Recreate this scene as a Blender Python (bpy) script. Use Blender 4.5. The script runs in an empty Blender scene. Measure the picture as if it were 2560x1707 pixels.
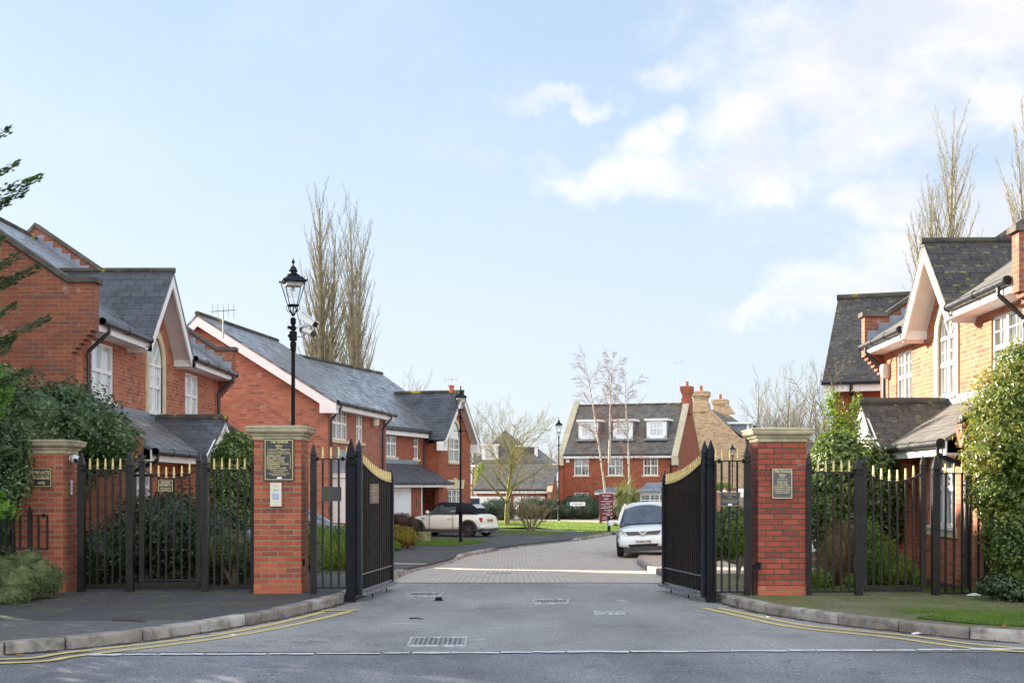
import bpy, math, random
from math import sin, cos, pi, radians, sqrt, atan2, tan
from mathutils import Vector, Matrix, noise
from mathutils.geometry import tessellate_polygon

# ------------------------------------------------------------------ scene, camera, light
S = bpy.context.scene
COL = S.collection
F = 3400.0                      # focal length in photo pixels; horizon at y=1214, centre x=1280
EYE = 1.6
cam_d = bpy.data.cameras.new("camera"); cam = bpy.data.objects.new("camera", cam_d); COL.objects.link(cam)
cam.location = (0, 0, EYE); cam.rotation_euler = (radians(90), 0, 0)
cam_d.sensor_width = 36; cam_d.lens = 36*F/2560; cam_d.shift_y = (1214-853.5)/2560
cam_d.clip_start = 0.1; cam_d.clip_end = 3000
S.camera = cam
S.view_settings.view_transform = 'Standard'; S.view_settings.look = 'None'
S.view_settings.exposure = 1.86; S.view_settings.gamma = 1.0

SUN_AZ = Vector((-0.765, 0.645, 0)).normalized()   # towards the sun, on the ground plane
SUN_EL = radians(16.0)
def world():
    w = bpy.data.worlds.new("World"); S.world = w; w.use_nodes = True
    nt = w.node_tree; N = nt.nodes; L = nt.links; N.clear()
    def nn(t, **k):
        n = N.new(t)
        for a, b in k.items(): setattr(n, a, b)
        return n
    def math_(op, a, b=None, clamp=False):
        n = nn('ShaderNodeMath', operation=op); n.use_clamp = clamp
        for i, v in enumerate((a, b)):
            if v is None: continue
            if isinstance(v, (int, float)): n.inputs[i].default_value = v
            else: L.new(v, n.inputs[i])
        return n.outputs[0]
    sky = nn('ShaderNodeTexSky', sky_type='NISHITA')
    sky.sun_disc = False; sky.sun_elevation = SUN_EL
    sky.sun_rotation = atan2(SUN_AZ.x, SUN_AZ.y)
    sky.air_density = 1.0; sky.dust_density = 0.6; sky.ozone_density = 2.0; sky.altitude = 50
    tc = nn('ShaderNodeTexCoord')
    sep = nn('ShaderNodeSeparateXYZ'); L.new(tc.outputs['Generated'], sep.inputs[0])
    # veil of thin high cloud, paler towards the horizon
    zz = math_('MAXIMUM', sep.outputs[2], 0.0)
    nz = nn('ShaderNodeTexNoise'); nz.inputs['Scale'].default_value = 7; nz.inputs['Detail'].default_value = 9
    nz.inputs['Roughness'].default_value = .6
    mp = nn('ShaderNodeMapping'); mp.inputs['Scale'].default_value = (1, 1, 1.6); mp.inputs['Location'].default_value = (.3, .1, .7)
    L.new(tc.outputs['Generated'], mp.inputs[0]); L.new(mp.outputs[0], nz.inputs['Vector'])
    blobs = [(2120, 200, 360, 170), (2350, 60, 330, 150), (1900, 330, 160, 150), (2150, 340, 200, 90), (1620, 440, 230, 60), (1480, 452, 110, 30), (1790, 430, 130, 55), (1930, 450, 90, 55),
             (1410, 245, 95, 24), (2200, 700, 180, 62), (2330, 640, 160, 70), (2470, 530, 130, 90), (2210, 510, 80, 50), (1640, 345, 90, 50), (1690, 300, 60, 40),
             (2010, 760, 130, 30), (1660, 190, 80, 40), (2560, 250, 130, 60), (2560, 640, 130, 110)]
    acc = None
    wn = nn('ShaderNodeTexNoise'); wn.inputs['Scale'].default_value = 13; wn.inputs['Detail'].default_value = 8; wn.inputs['Roughness'].default_value = .62; L.new(tc.outputs['Generated'], wn.inputs['Vector'])
    ws = nn('ShaderNodeVectorMath', operation='SUBTRACT'); L.new(wn.outputs['Color'], ws.inputs[0]); ws.inputs[1].default_value = (.5, .5, .5)
    wm = nn('ShaderNodeVectorMath', operation='SCALE'); L.new(ws.outputs[0], wm.inputs[0]); wm.inputs['Scale'].default_value = .085
    wa_ = nn('ShaderNodeVectorMath', operation='ADD'); L.new(tc.outputs['Generated'], wa_.inputs[0]); L.new(wm.outputs[0], wa_.inputs[1])
    for (px, py, rx, ry) in blobs:
        c = Vector(((px-1280)/F, 1, (1214-py)/F)); l = c.length; c.normalize()
        s = nn('ShaderNodeVectorMath', operation='SUBTRACT'); L.new(wa_.outputs[0], s.inputs[0]); s.inputs[1].default_value = c
        m = nn('ShaderNodeVectorMath', operation='MULTIPLY'); L.new(s.outputs[0], m.inputs[0]); m.inputs[1].default_value = (F*l/rx, 3.0, F*l/ry)
        ln = nn('ShaderNodeVectorMath', operation='LENGTH'); L.new(m.outputs[0], ln.inputs[0])
        v = math_('SUBTRACT', 1.85, ln.outputs['Value'])
        acc = v if acc is None else math_('MAXIMUM', acc, v)
    nz2 = nn('ShaderNodeTexNoise'); nz2.inputs['Scale'].default_value = 16; nz2.inputs['Detail'].default_value = 10; nz2.inputs['Roughness'].default_value = .62
    L.new(mp.outputs[0], nz2.inputs['Vector'])
    d = math_('ADD', math_('MAXIMUM', acc, -1.6), math_('MULTIPLY', math_('SUBTRACT', nz2.outputs['Fac'], .5), 2.3))
    d = math_('ADD', d, math_('MULTIPLY', math_('SUBTRACT', nz.outputs['Fac'], .5), 1.9))
    mr = nn('ShaderNodeMapRange', interpolation_type='SMOOTHSTEP'); L.new(d, mr.inputs[0])
    mr.inputs[1].default_value = 0.10; mr.inputs[2].default_value = 1.35; mr.inputs[3].default_value = 0; mr.inputs[4].default_value = .93
    # thin wisps elsewhere
    wi = nn('ShaderNodeMapRange', interpolation_type='SMOOTHSTEP'); L.new(nz.outputs['Fac'], wi.inputs[0])
    wi.inputs[1].default_value = .44; wi.inputs[2].default_value = .75; wi.inputs[3].default_value = 0; wi.inputs[4].default_value = .0
    veil = nn('ShaderNodeMapRange', interpolation_type='SMOOTHSTEP'); L.new(zz, veil.inputs[0])
    veil.inputs[1].default_value = -.02; veil.inputs[2].default_value = .36; veil.inputs[3].default_value = .95; veil.inputs[4].default_value = .80
    al = math_('MAXIMUM', mr.outputs[0], math_('MAXIMUM', veil.outputs[0], wi.outputs[0]), True)
    cr = nn('ShaderNodeMapRange'); L.new(mr.outputs[0], cr.inputs[0]); cr.inputs[1].default_value = 0; cr.inputs[2].default_value = .93
    cr.inputs[3].default_value = 0; cr.inputs[4].default_value = 1
    el = nn('ShaderNodeMapRange', interpolation_type='SMOOTHSTEP'); L.new(zz, el.inputs[0]); el.inputs[1].default_value = 0; el.inputs[2].default_value = .42
    vc = nn('ShaderNodeMix', data_type='RGBA'); L.new(el.outputs[0], vc.inputs[0]); vc.inputs[6].default_value = (2.6, 2.88, 3.25, 1); vc.inputs[7].default_value = (1.70, 2.18, 2.80, 1)
    wv_ = nn('ShaderNodeMapRange', interpolation_type='SMOOTHSTEP'); L.new(nz.outputs['Fac'], wv_.inputs[0]); wv_.inputs[1].default_value = .42; wv_.inputs[2].default_value = .72; wv_.inputs[3].default_value = 0; wv_.inputs[4].default_value = .45
    vw = nn('ShaderNodeMix', data_type='RGBA'); L.new(wv_.outputs[0], vw.inputs[0]); L.new(vc.outputs[2], vw.inputs[6]); vw.inputs[7].default_value = (2.5, 2.72, 3.1, 1)
    nz3 = nn('ShaderNodeTexNoise'); nz3.inputs['Scale'].default_value = 11; nz3.inputs['Detail'].default_value = 7; L.new(mp.outputs[0], nz3.inputs['Vector'])
    sh_ = nn('ShaderNodeMapRange', interpolation_type='SMOOTHSTEP'); L.new(nz3.outputs['Fac'], sh_.inputs[0]); sh_.inputs[1].default_value = .38; sh_.inputs[2].default_value = .60
    cl_ = nn('ShaderNodeMix', data_type='RGBA'); L.new(sh_.outputs[0], cl_.inputs[0]); cl_.inputs[6].default_value = (2.75, 2.86, 3.15, 1); cl_.inputs[7].default_value = (3.35, 3.29, 3.33, 1)
    cc = nn('ShaderNodeMix', data_type='RGBA'); L.new(cr.outputs[0], cc.inputs[0]); L.new(vw.outputs[2], cc.inputs[6]); L.new(cl_.outputs[2], cc.inputs[7])
    # cc.inputs[7].default_value = (3.95, 3.88, 3.98, 1)
    mx = nn('ShaderNodeMix', data_type='RGBA'); L.new(al, mx.inputs[0]); L.new(sky.outputs[0], mx.inputs[6]); L.new(cc.outputs[2], mx.inputs[7])
    # unseen bright cloud bank behind the viewer, added as fill light
    bk = nn('ShaderNodeMapRange', interpolation_type='SMOOTHSTEP'); L.new(math_('SUBTRACT', math_('MULTIPLY', sep.outputs[1], -1), math_('MULTIPLY', nz.outputs['Fac'], .5)), bk.inputs[0])
    bk.inputs[1].default_value = -.25; bk.inputs[2].default_value = .35; bk.inputs[3].default_value = 0; bk.inputs[4].default_value = .85
    bm = nn('ShaderNodeMix', data_type='RGBA'); L.new(bk.outputs[0], bm.inputs[0]); L.new(mx.outputs[2], bm.inputs[6]); bm.inputs[7].default_value = (8.3, 8.6, 8.9, 1); mx = bm
    bg = nn('ShaderNodeBackground'); L.new(mx.outputs[2], bg.inputs[0]); bg.inputs[1].default_value = 0.084
    out = nn('ShaderNodeOutputWorld'); L.new(bg.outputs[0], out.inputs[0])
world()
sl = bpy.data.lights.new("sun", 'SUN'); sl.energy = 5.0; sl.angle = radians(0.6); sl.color = (1.0, .87, .70)
so = bpy.data.objects.new("sun", sl); COL.objects.link(so)
sdir = Vector((SUN_AZ.x*cos(SUN_EL), SUN_AZ.y*cos(SUN_EL), sin(SUN_EL)))
so.rotation_euler = sdir.to_track_quat('Z', 'Y').to_euler(); so.location = (-30, 25, 20)

# ------------------------------------------------------------------ materials
MATS = {}
class NT:
    def __init__(s, name):
        m = bpy.data.materials.new(name); m.use_nodes = True; s.m = m; s.t = m.node_tree
        s.N = s.t.nodes; s.L = s.t.links; s.N.clear()
        s.out = s.N.new('ShaderNodeOutputMaterial'); s.p = s.N.new('ShaderNodeBsdfPrincipled'); s.L.new(s.p.outputs[0], s.out.inputs[0])
        s.tc = s.N.new('ShaderNodeTexCoord')
    def n(s, t, **k):
        n = s.N.new(t)
        for a, b in k.items(): setattr(n, a, b)
        return n
    def set(s, i, v):
        if hasattr(v, 'is_linked') or isinstance(v, bpy.types.NodeSocket): s.L.new(v, i)
        else: i.default_value = v
    def noise(s, sc, det=4, co='Object', ro=.55, scale=None, dis=0):
        n = s.n('ShaderNodeTexNoise'); n.inputs['Scale'].default_value = sc; n.inputs['Detail'].default_value = det
        n.inputs['Roughness'].default_value = ro; n.inputs['Distortion'].default_value = dis
        v = s.tc.outputs[co]
        if scale:
            mp = s.n('ShaderNodeMapping'); mp.inputs['Scale'].default_value = scale; s.L.new(v, mp.inputs[0]); v = mp.outputs[0]
        s.L.new(v, n.inputs['Vector']); return n.outputs['Fac']
    def rng(s, v, a, b, c=0., d=1., sm=True):
        n = s.n('ShaderNodeMapRange'); n.interpolation_type = 'SMOOTHSTEP' if sm else 'LINEAR'
        s.L.new(v, n.inputs[0]); n.inputs[1].default_value = a; n.inputs[2].default_value = b; n.inputs[3].default_value = c; n.inputs[4].default_value = d
        return n.outputs[0]
    def mix(s, f, a, b, mode='MIX'):
        n = s.n('ShaderNodeMix', data_type='RGBA', blend_type=mode)
        s.set(n.inputs[0], f)
        for i, v in ((6, a), (7, b)):
            if isinstance(v, (tuple, list)): n.inputs[i].default_value = (*v[:3], 1)
            else: s.L.new(v, n.inputs[i])
        return n.outputs[2]
    def mth(s, op, a, b=0.):
        n = s.n('ShaderNodeMath', operation=op); s.set(n.inputs[0], a); s.set(n.inputs[1], b); return n.outputs[0]
    def bump(s, h, st=.3, dist=.01, nrm=None):
        b = s.n('ShaderNodeBump'); b.inputs['Strength'].default_value = st; b.inputs['Distance'].default_value = dist
        s.L.new(h, b.inputs['Height'])
        if nrm: s.L.new(nrm, b.inputs['Normal'])
        s.L.new(b.outputs[0], s.p.inputs['Normal']); return b.outputs[0]
    def fin(s, col, rough=.6, metal=0., spec=.5):
        if isinstance(col, (tuple, list)): s.p.inputs['Base Color'].default_value = (*col[:3], 1)
        else: s.L.new(col, s.p.inputs['Base Color'])
        s.set(s.p.inputs['Roughness'], rough); s.p.inputs['Metallic'].default_value = metal
        s.p.inputs['Specular IOR Level'].default_value = spec
        return s.m
def simple(name, col, rough=.5, metal=0., var=.12, sc=6., spec=.5, bump=0.):
    if name in MATS: return MATS[name]
    t = NT(name); a = t.noise(sc, 5)
    c = t.mix(t.rng(a, .3, .75), tuple(x*(1-var) for x in col), tuple(min(1, x*(1+var)) for x in col))
    if bump: t.bump(t.noise(sc*12, 4), bump, .01)
    MATS[name] = t.fin(c, t.rng(t.noise(sc*1.7, 3), .3, .7, max(0, rough-.08), min(1, rough+.08)), metal, spec); return MATS[name]
def brick(name, c1, c2, mort, dirt=(.10, .05, .04), w=.225, h=.075, stain=.25, ms=.0065, lime=.5):
    t = NT(name)
    b = t.n('ShaderNodeTexBrick'); t.L.new(t.tc.outputs['UV'], b.inputs['Vector'])
    b.inputs['Scale'].default_value = 1; b.inputs['Brick Width'].default_value = w; b.inputs['Row Height'].default_value = h
    b.inputs['Mortar Size'].default_value = ms; b.inputs['Mortar Smooth'].default_value = .25; b.inputs['Bias'].default_value = 0
    b.inputs['Color1'].default_value = (0, 0, 0, 1); b.inputs['Color2'].default_value = (1, 1, 1, 1); b.inputs['Mortar'].default_value = (.5, .5, .5, 1)
    r = t.n('ShaderNodeValToRGB'); e = r.color_ramp.elements
    e[0].position = 0; e[0].color = (*dirt, 1); e[1].position = 1; e[1].color = (*c2, 1)
    x = e.new(.09); x.color = (*[(p+q)/2 for p, q in zip(dirt, c1)], 1); x = e.new(.3); x.color = (*c1, 1); x = e.new(.7); x.color = (*[(p+q)/2 for p, q in zip(c1, c2)], 1)
    t.L.new(b.outputs['Color'], r.inputs[0])
    c = t.mix(t.rng(t.noise(1.1, 6, 'UV'), .35, .8, 0, stain), r.outputs[0], tuple(x*.55 for x in c1))
    c = t.mix(t.rng(t.noise(30, 3, 'UV'), .3, .8, 0, .35), c, tuple(min(1, x*1.25) for x in c2))
    mc = t.mix(t.rng(t.noise(2.2, 4, 'UV'), .35, .7), mort, tuple(x*.62 for x in mort))
    c = t.mix(b.outputs['Fac'], c, mc)
    # white lime bloom, small patches
    ef = t.mth('MULTIPLY', t.rng(t.noise(3.1, 5, 'UV', .6), .60, .74, 0, lime), 1.)
    c = t.mix(ef, c, (.5, .42, .40))
    hgt = t.mth('ADD', t.mth('MULTIPLY', b.outputs['Fac'], -1.), t.mth('MULTIPLY', t.noise(60, 3, 'UV'), .35))
    t.bump(hgt, .55, .012)
    MATS[name] = t.fin(c, .82, 0, .3); return MATS[name]
def slate(name, c1, c2, w=.30, h=.19, rough=.42, moss=.2, mosscol=(.16, .15, .03), spec=.5):
    t = NT(name)
    b = t.n('ShaderNodeTexBrick'); t.L.new(t.tc.outputs['UV'], b.inputs['Vector'])
    b.inputs['Scale'].default_value = 1; b.inputs['Brick Width'].default_value = w; b.inputs['Row Height'].default_value = h
    b.inputs['Mortar Size'].default_value = .009; b.inputs['Mortar Smooth'].default_value = .1; b.inputs['Bias'].default_value = 0
    b.inputs['Color1'].default_value = (*c1, 1); b.inputs['Color2'].default_value = (*c2, 1); b.inputs['Mortar'].default_value = (.012, .012, .014, 1)
    c = t.mix(t.rng(t.noise(1.6, 6, 'UV'), .35, .75, 0, .6), b.outputs['Color'], tuple(x*1.5 for x in c2))
    sp = t.n('ShaderNodeSeparateXYZ'); t.L.new(t.tc.outputs['UV'], sp.inputs[0])
    fr = t.mth('FRACT', t.mth('DIVIDE', sp.outputs[1], h))          # 0 at the lower edge of each course
    edge = t.rng(fr, .0, .25, 1, .0)
    mm = t.mth('MULTIPLY', t.rng(t.noise(7, 5, 'UV', .65), .50, .66), t.mth('ADD', t.mth('MULTIPLY', edge, .8), .1))
    mm = t.mth('MULTIPLY', mm, moss*3)
    c = t.mix(mm, c, mosscol)
    hg = t.mth('ADD', t.mth('MULTIPLY', b.outputs['Fac'], -1.2), t.mth('ADD', t.mth('MULTIPLY', fr, -.8), t.mth('MULTIPLY', t.noise(9, 4, 'UV'), .4)))
    t.bump(hg, .7, .02)
    bw_ = t.n('ShaderNodeRGBToBW'); t.L.new(b.outputs['Color'], bw_.inputs[0]); rr = t.rng(bw_.outputs[0], min(c1)*.9, max(c2), rough+.16, rough-.12, False)
    MATS[name] = t.fin(c, t.mth('ADD', rr, t.rng(t.noise(5, 4, 'UV'), .3, .7, -.08, .10)), 0, spec); return MATS[name]
def leafmat(name, cols, rough=.42, trans=.25, spec=.4):
    t = NT(name); g = t.n('ShaderNodeNewGeometry')
    r = t.n('ShaderNodeValToRGB'); e = r.color_ramp.elements; k = len(cols)
    e[0].color = (*cols[0], 1); e[0].position = 0; e[1].color = (*cols[-1], 1); e[1].position = 1
    for i, c in enumerate(cols[1:-1]): x = e.new((i+1)/(k-1)); x.color = (*c, 1)
    v = t.mth('ADD', t.mth('MULTIPLY', g.outputs['Random Per Island'], .65), t.rng(t.noise(1.6, 3), .3, .7, 0, .35))
    t.L.new(v, r.inputs[0])
    t.fin(r.outputs[0], rough, 0, spec)
    tr = t.n('ShaderNodeBsdfTranslucent'); t.L.new(t.mix(.6, r.outputs[0], tuple(min(1, x*2.0) for x in cols[-2])), tr.inputs[0])
    ms = t.n('ShaderNodeMixShader'); ms.inputs[0].default_value = trans
    t.L.new(t.p.outputs[0], ms.inputs[1]); t.L.new(tr.outputs[0], ms.inputs[2]); t.L.new(ms.outputs[0], t.out.inputs[0])
    MATS[name] = t.m; return t.m
def asphalt(name, base, speck=.5, moss=.0, patch=.3, blue=0.):
    t = NT(name)
    a = t.noise(48, 3, 'Object', .75); b = t.noise(.55, 7, 'Object', .6, (1, .45, 1)); d = t.noise(5, 6, 'Object', .65, (1, .6, 1))
    c = t.mix(t.rng(b, .3, .72, 0, 1), tuple(x*(1-patch) for x in base), tuple(x*(1+patch) for x in base))
    c = t.mix(t.rng(d, .35, .75, 0, .45), c, tuple(x*1.45 for x in base))
    c = t.mix(t.rng(a, .36, .56, .9, 0), c, tuple(x*.30 for x in base)); c = t.mix(t.rng(a, .56, .72, 0, .6), c, tuple(x*2.1 for x in base))
    sc_ = t.rng(t.noise(1.9, 7, 'Object', .7, (1, 2.6, 1), .6), .60, .70, 0, .45); c = t.mix(sc_, c, tuple(min(.6, x*2.2) for x in base)); st_ = t.rng(t.noise(.9, 6, 'Object', .6, (1, 2.0, 1), 1.), .56, .70, 0, .5); c = t.mix(st_, c, tuple(x*.5 for x in base))
    vo = t.n('ShaderNodeTexVoronoi'); vo.inputs['Scale'].default_value = 38; t.L.new(t.tc.outputs['Object'], vo.inputs['Vector'])
    c = t.mix(t.mth('MULTIPLY', t.rng(vo.outputs['Distance'], .12, .2, 1, 0), speck*.7), c, (.34, .33, .33))
    # fine cracks
    v2 = t.n('ShaderNodeTexVoronoi', feature='DISTANCE_TO_EDGE'); v2.inputs['Scale'].default_value = .55
    wv = t.n('ShaderNodeVectorMath', operation='ADD'); t.L.new(t.tc.outputs['Object'], wv.inputs[0])
    nz = t.n('ShaderNodeTexNoise'); nz.inputs['Scale'].default_value = 3; nz.inputs['Detail'].default_value = 5; t.L.new(t.tc.outputs['Object'], nz.inputs['Vector'])
    t.L.new(nz.outputs['Color'], wv.inputs[1]); t.L.new(wv.outputs[0], v2.inputs['Vector'])
    crack = t.mth('MULTIPLY', t.rng(v2.outputs['Distance'], 0, .006, 1, 0), t.rng(t.noise(.7, 3), .5, .6))
    c = t.mix(crack, c, tuple(x*.25 for x in base))
    if moss:
        c = t.mix(t.rng(t.noise(1.3, 7, 'Object', .65, (1, 1, 1)), .58-moss*.22, .80-moss*.22, 0, .75), c, (.115, .13, .03))
    t.bump(a, .5, .008)
    MATS[name] = t.fin(c, t.rng(d, .3, .7, .62, .86), 0, .35); return MATS[name]

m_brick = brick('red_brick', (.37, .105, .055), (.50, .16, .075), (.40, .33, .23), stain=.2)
m_brick_side = brick('shaded_brick', (.24, .068, .043), (.33, .105, .058), (.28, .23, .14), dirt=(.15, .075, .075))  # same brick on the shaded gable ends, shade put into the colour
m_brick_far = brick('far_brick', (.30, .076, .04), (.40, .11, .055), (.27, .16, .10), stain=.2)
m_brick_mid = brick('pinkish_brick', (.34, .115, .072), (.45, .17, .105), (.35, .25, .18), dirt=(.16, .08, .06), stain=.2)
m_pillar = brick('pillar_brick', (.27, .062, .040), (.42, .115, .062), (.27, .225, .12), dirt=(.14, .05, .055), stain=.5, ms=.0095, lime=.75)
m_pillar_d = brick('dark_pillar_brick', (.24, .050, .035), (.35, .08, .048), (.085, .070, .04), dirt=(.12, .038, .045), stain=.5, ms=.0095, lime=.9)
m_brick_tan = brick('tan_brick', (.48, .32, .19), (.62, .45, .28), (.50, .38, .25), dirt=(.28, .11, .06), stain=.2)
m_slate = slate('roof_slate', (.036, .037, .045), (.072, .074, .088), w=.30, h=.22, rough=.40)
m_slate_gloss = slate('glossy_slate', (.042, .040, .043), (.19, .185, .19), w=.28, h=.20, rough=.27, moss=.10, spec=1.0)  # pale slates put bright reflection streaks into the colour
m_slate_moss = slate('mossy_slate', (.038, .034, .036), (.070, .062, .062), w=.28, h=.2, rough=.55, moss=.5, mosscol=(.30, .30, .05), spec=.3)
m_slate_tan = slate('tan_slate', (.09, .085, .08), (.16, .145, .125), w=.25, h=.15, rough=.6)  # paler, warmer slate tone
m_ridge = simple('lichen_ridge', (.085, .075, .05), .8, 0, .5, 7, .3, .4)
def ridgemat():
    t = NT('ridge_tile'); c = t.mix(t.rng(t.noise(3, 5), .35, .65), (.045, .044, .045), (.085, .078, .06))
    c = t.mix(t.rng(t.noise(1.6, 6, ro=.7), .56, .64), c, (.38, .30, .04)); t.bump(t.noise(30, 4), .4, .02)
    return t.fin(c, .8, 0, .3)
m_ridge = ridgemat()
m_white = simple('white_paint', (.82, .82, .80), .4, 0, .04, 3)
m_soffit = simple('soffit_paint', (.70, .64, .62), .55, 0, .05, 3)
m_cream = simple('cream_stone', (.62, .54, .36), .75, 0, .12, 4, .3, .15)
m_capst = simple('cap_stone', (.40, .35, .23), .85, 0, .28, 5, .3, .3)
m_coping = simple('coping_stone', (.11, .10, .085), .85, 0, .35, 4, .3, .3)
m_lead = simple('lead_sheet', (.20, .23, .28), .42, .0, .22, 3, .6, .1)
m_black = simple('black_metal_paint', (.007, .007, .010), .48, 0, .25, 9, .14)
m_bar = simple('worn_black_bar_paint', (.014, .012, .0115), .38, 0, .35, 9, .24)
m_blue = simple('blue_black_paint', (.010, .013, .022), .4, 0, .2, 8, .22)
m_gut = simple('gutter_plastic', (.022, .022, .026), .38, 0, .2, 8)
m_gold = simple('gold_paint', (.58, .47, .20), .36, .25, .12, 12, .6)
m_steel = simple('galvanised_steel', (.34, .36, .40), .32, .5, .15, 10)
m_pave = asphalt('pavement_asphalt', (.075, .071, .076), .4, .4, .25)
m_pave2 = asphalt('light_pavement_asphalt', (.135, .13, .135), .25, .12, .15)
m_paver_r = asphalt('mossy_pavement', (.21, .18, .14), .15, 1.2, .3)
m_road = asphalt('road_asphalt', (.30, .288, .287), .8, 0, .36)
m_main = asphalt('main_road_asphalt', (.205, .205, .23), 1.6, 0, .5)
def pavermat():
    t = NT('block_paving'); b = t.n('ShaderNodeTexBrick'); t.L.new(t.tc.outputs['Object'], b.inputs['Vector'])
    b.inputs['Scale'].default_value = 1; b.inputs['Brick Width'].default_value = .21; b.inputs['Row Height'].default_value = .21
    b.inputs['Mortar Size'].default_value = .010; b.inputs['Mortar Smooth'].default_value = .3
    b.inputs['Color1'].default_value = (.46, .395, .34, 1); b.inputs["Color2"].default_value = (.60, .52, .44, 1); b.inputs['Mortar'].default_value = (.14, .125, .075, 1)
    c = t.mix(t.rng(t.noise(.8, 6), .3, .75, 0, .5), b.outputs['Color'], (.42, .38, .34)); c = t.mix(t.rng(t.noise(6, 5), .45, .8, 0, .5), c, (.26, .235, .21))
    t.bump(t.mth('ADD', t.mth('MULTIPLY', b.outputs['Fac'], -1.), t.mth('MULTIPLY', t.noise(40, 3), .4)), .5, .012)
    return t.fin(c, .75, 0, .35)
m_paver = pavermat()
def blockmat():
    t = NT('cream_paving'); b = t.n('ShaderNodeTexBrick'); t.L.new(t.tc.outputs['Object'], b.inputs['Vector'])
    b.inputs['Scale'].default_value = 1; b.inputs['Brick Width'].default_value = .4; b.inputs['Row Height'].default_value = .4
    b.inputs['Mortar Size'].default_value = .012
    b.inputs['Color1'].default_value = (.45, .38, .30, 1); b.inputs['Color2'].default_value = (.55, .47, .37, 1); b.inputs['Mortar'].default_value = (.2, .17, .12, 1)
    c = t.mix(t.rng(t.noise(1.5, 5), .3, .8, 0, .5), b.outputs['Color'], (.34, .29, .23)); return t.fin(c, .8, 0, .3)
m_cpave = blockmat()
def kerbmat():
    t = NT('kerb_stone'); g = t.n('ShaderNodeNewGeometry')
    c = t.mix(g.outputs['Random Per Island'], (.22, .185, .165), (.46, .42, .385)); c = t.mix(t.rng(t.noise(3.5, 7, ro=.7), .42, .66, 0, .85), c, (.11, .10, .085))
    c = t.mix(t.rng(t.noise(1.1, 5), .55, .72, 0, .5), c, (.32, .29, .12)); t.bump(t.noise(45, 4), .4, .01); return t.fin(c, .85, 0, .3)
m_kerb = kerbmat()
def grassmat(name, a, b):
    t = NT(name); c = t.mix(t.rng(t.noise(2.5, 7, ro=.7), .3, .7), a, b); c = t.mix(t.rng(t.noise(55, 4), .4, .7, 0, .6), c, tuple(x*.5 for x in a)); t.bump(t.noise(70, 5), .9, .05); return t.fin(c, .9, 0, .2)
m_grass = grassmat('lawn_turf', (.085, .12, .022), (.16, .20, .04))
m_ground = grassmat('earth_ground', (.07, .07, .035), (.11, .12, .05))
m_soil = simple('garden_soil', (.06, .042, .028), .95, 0, .4, 8, .2, .6)
m_yellow = None
def paintmat(name, col, und, lo=.40, hi=.55):
    t = NT(name); c = t.mix(t.rng(t.noise(16, 7, ro=.75), lo, hi), und, col); c = t.mix(t.rng(t.noise(70, 3), .45, .7, 0, .5), c, tuple(x*.7 for x in col)); return t.fin(c, .75, 0, .3)
m_yellow = paintmat('yellow_line_paint', (.62, .50, .20), (.25, .22, .15), .30, .5)
m_wline = paintmat('worn_white_paint', (.66, .66, .67), (.30, .30, .31), .32, .5)
m_signblk = simple('sign_board', (.022, .022, .028), .35, 0, .1, 9)
m_signgry = simple('grey_sign_board', (.075, .072, .078), .4, 0, .08, 9)
m_letter = simple('sign_gold_lettering', (.66, .56, .26), .4, .1, .05, 9)
m_maroon = simple('maroon_board', (.13, .012, .03), .4, 0, .1, 5)
m_lwhite = simple('white_lettering', (.75, .74, .76), .5, 0, .03, 5)
m_ivory = simple('ivory_plastic', (.62, .57, .46), .4, 0, .05, 9)
m_dark = simple('dark_recess', (.012, .012, .014), .7, 0, .1, 5, .2)
m_rubber = simple('tyre_rubber', (.022, .022, .024), .8, 0, .2, 8, .3)
m_green_brass = simple('brushed_brass', (.5, .42, .3), .35, .6, .2, 9)
def glassmat(name, col, rough=.06, var=.5, spec=.9):
    t = NT(name); c = t.mix(t.rng(t.noise(1.3, 3, scale=(2.5, 2.5, .7)), .35, .65), tuple(x*(1-var) for x in col), col)
    m = t.fin(c, rough, 0, spec); t.bump(t.noise(1.8, 2), .10, .02); return m
m_glass_l = glassmat('net_curtain_window_glass', (.62, .66, .68), .08, .35)
m_glass_d = glassmat('dark_window_glass', (.06, .07, .07), .05, .6, 1.0)
m_glass_m = glassmat('window_glass', (.26, .28, .27), .05, .75, 1.0)
def lampglass():
    t = NT('lantern_glass'); tr = t.n('ShaderNodeBsdfTransparent'); gl = t.n('ShaderNodeBsdfGlossy'); gl.inputs['Roughness'].default_value = .05
    ms = t.n('ShaderNodeMixShader'); ms.inputs[0].default_value = .06; t.L.new(tr.outputs[0], ms.inputs[1]); t.L.new(gl.outputs[0], ms.inputs[2]); t.L.new(ms.outputs[0], t.out.inputs[0]); return t.m
m_lampglass = lampglass()
def carpaint(name, col, rough=.25, dirt=0.):
    t = NT(name); c = t.mix(t.rng(t.noise(3, 6), .45, .8, 0, .1+dirt), col, tuple(x*.6 for x in col)); m = t.fin(c, rough, 0, .5); t.p.inputs['Coat Weight'].default_value = .5; t.p.inputs['Coat Roughness'].default_value = .08; return m
m_carwhite = carpaint('white_car_paint', (.74, .83, .85)); m_carcream = carpaint('cream_car_paint', (.72, .72, .63), .3, .15); m_carblue = carpaint('blue_car_paint', (.22, .28, .42))
m_soft = simple('black_fabric_hood', (.014, .014, .018), .85, 0, .2, 6, .2)
m_trim = simple('grey_plastic_trim', (.045, .045, .05), .6, 0, .15, 7)
m_rim = simple('dark_alloy', (.07, .07, .08), .35, .5, .15, 8)
m_chrome = simple('chrome', (.75, .77, .8), .12, .9, .05, 8)
m_cglass = glassmat('car_glass', (.07, .10, .13), .04, .3, 1.0)
m_red = simple('red_lens', (.45, .02, .03), .2, 0, .1, 8)
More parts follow.
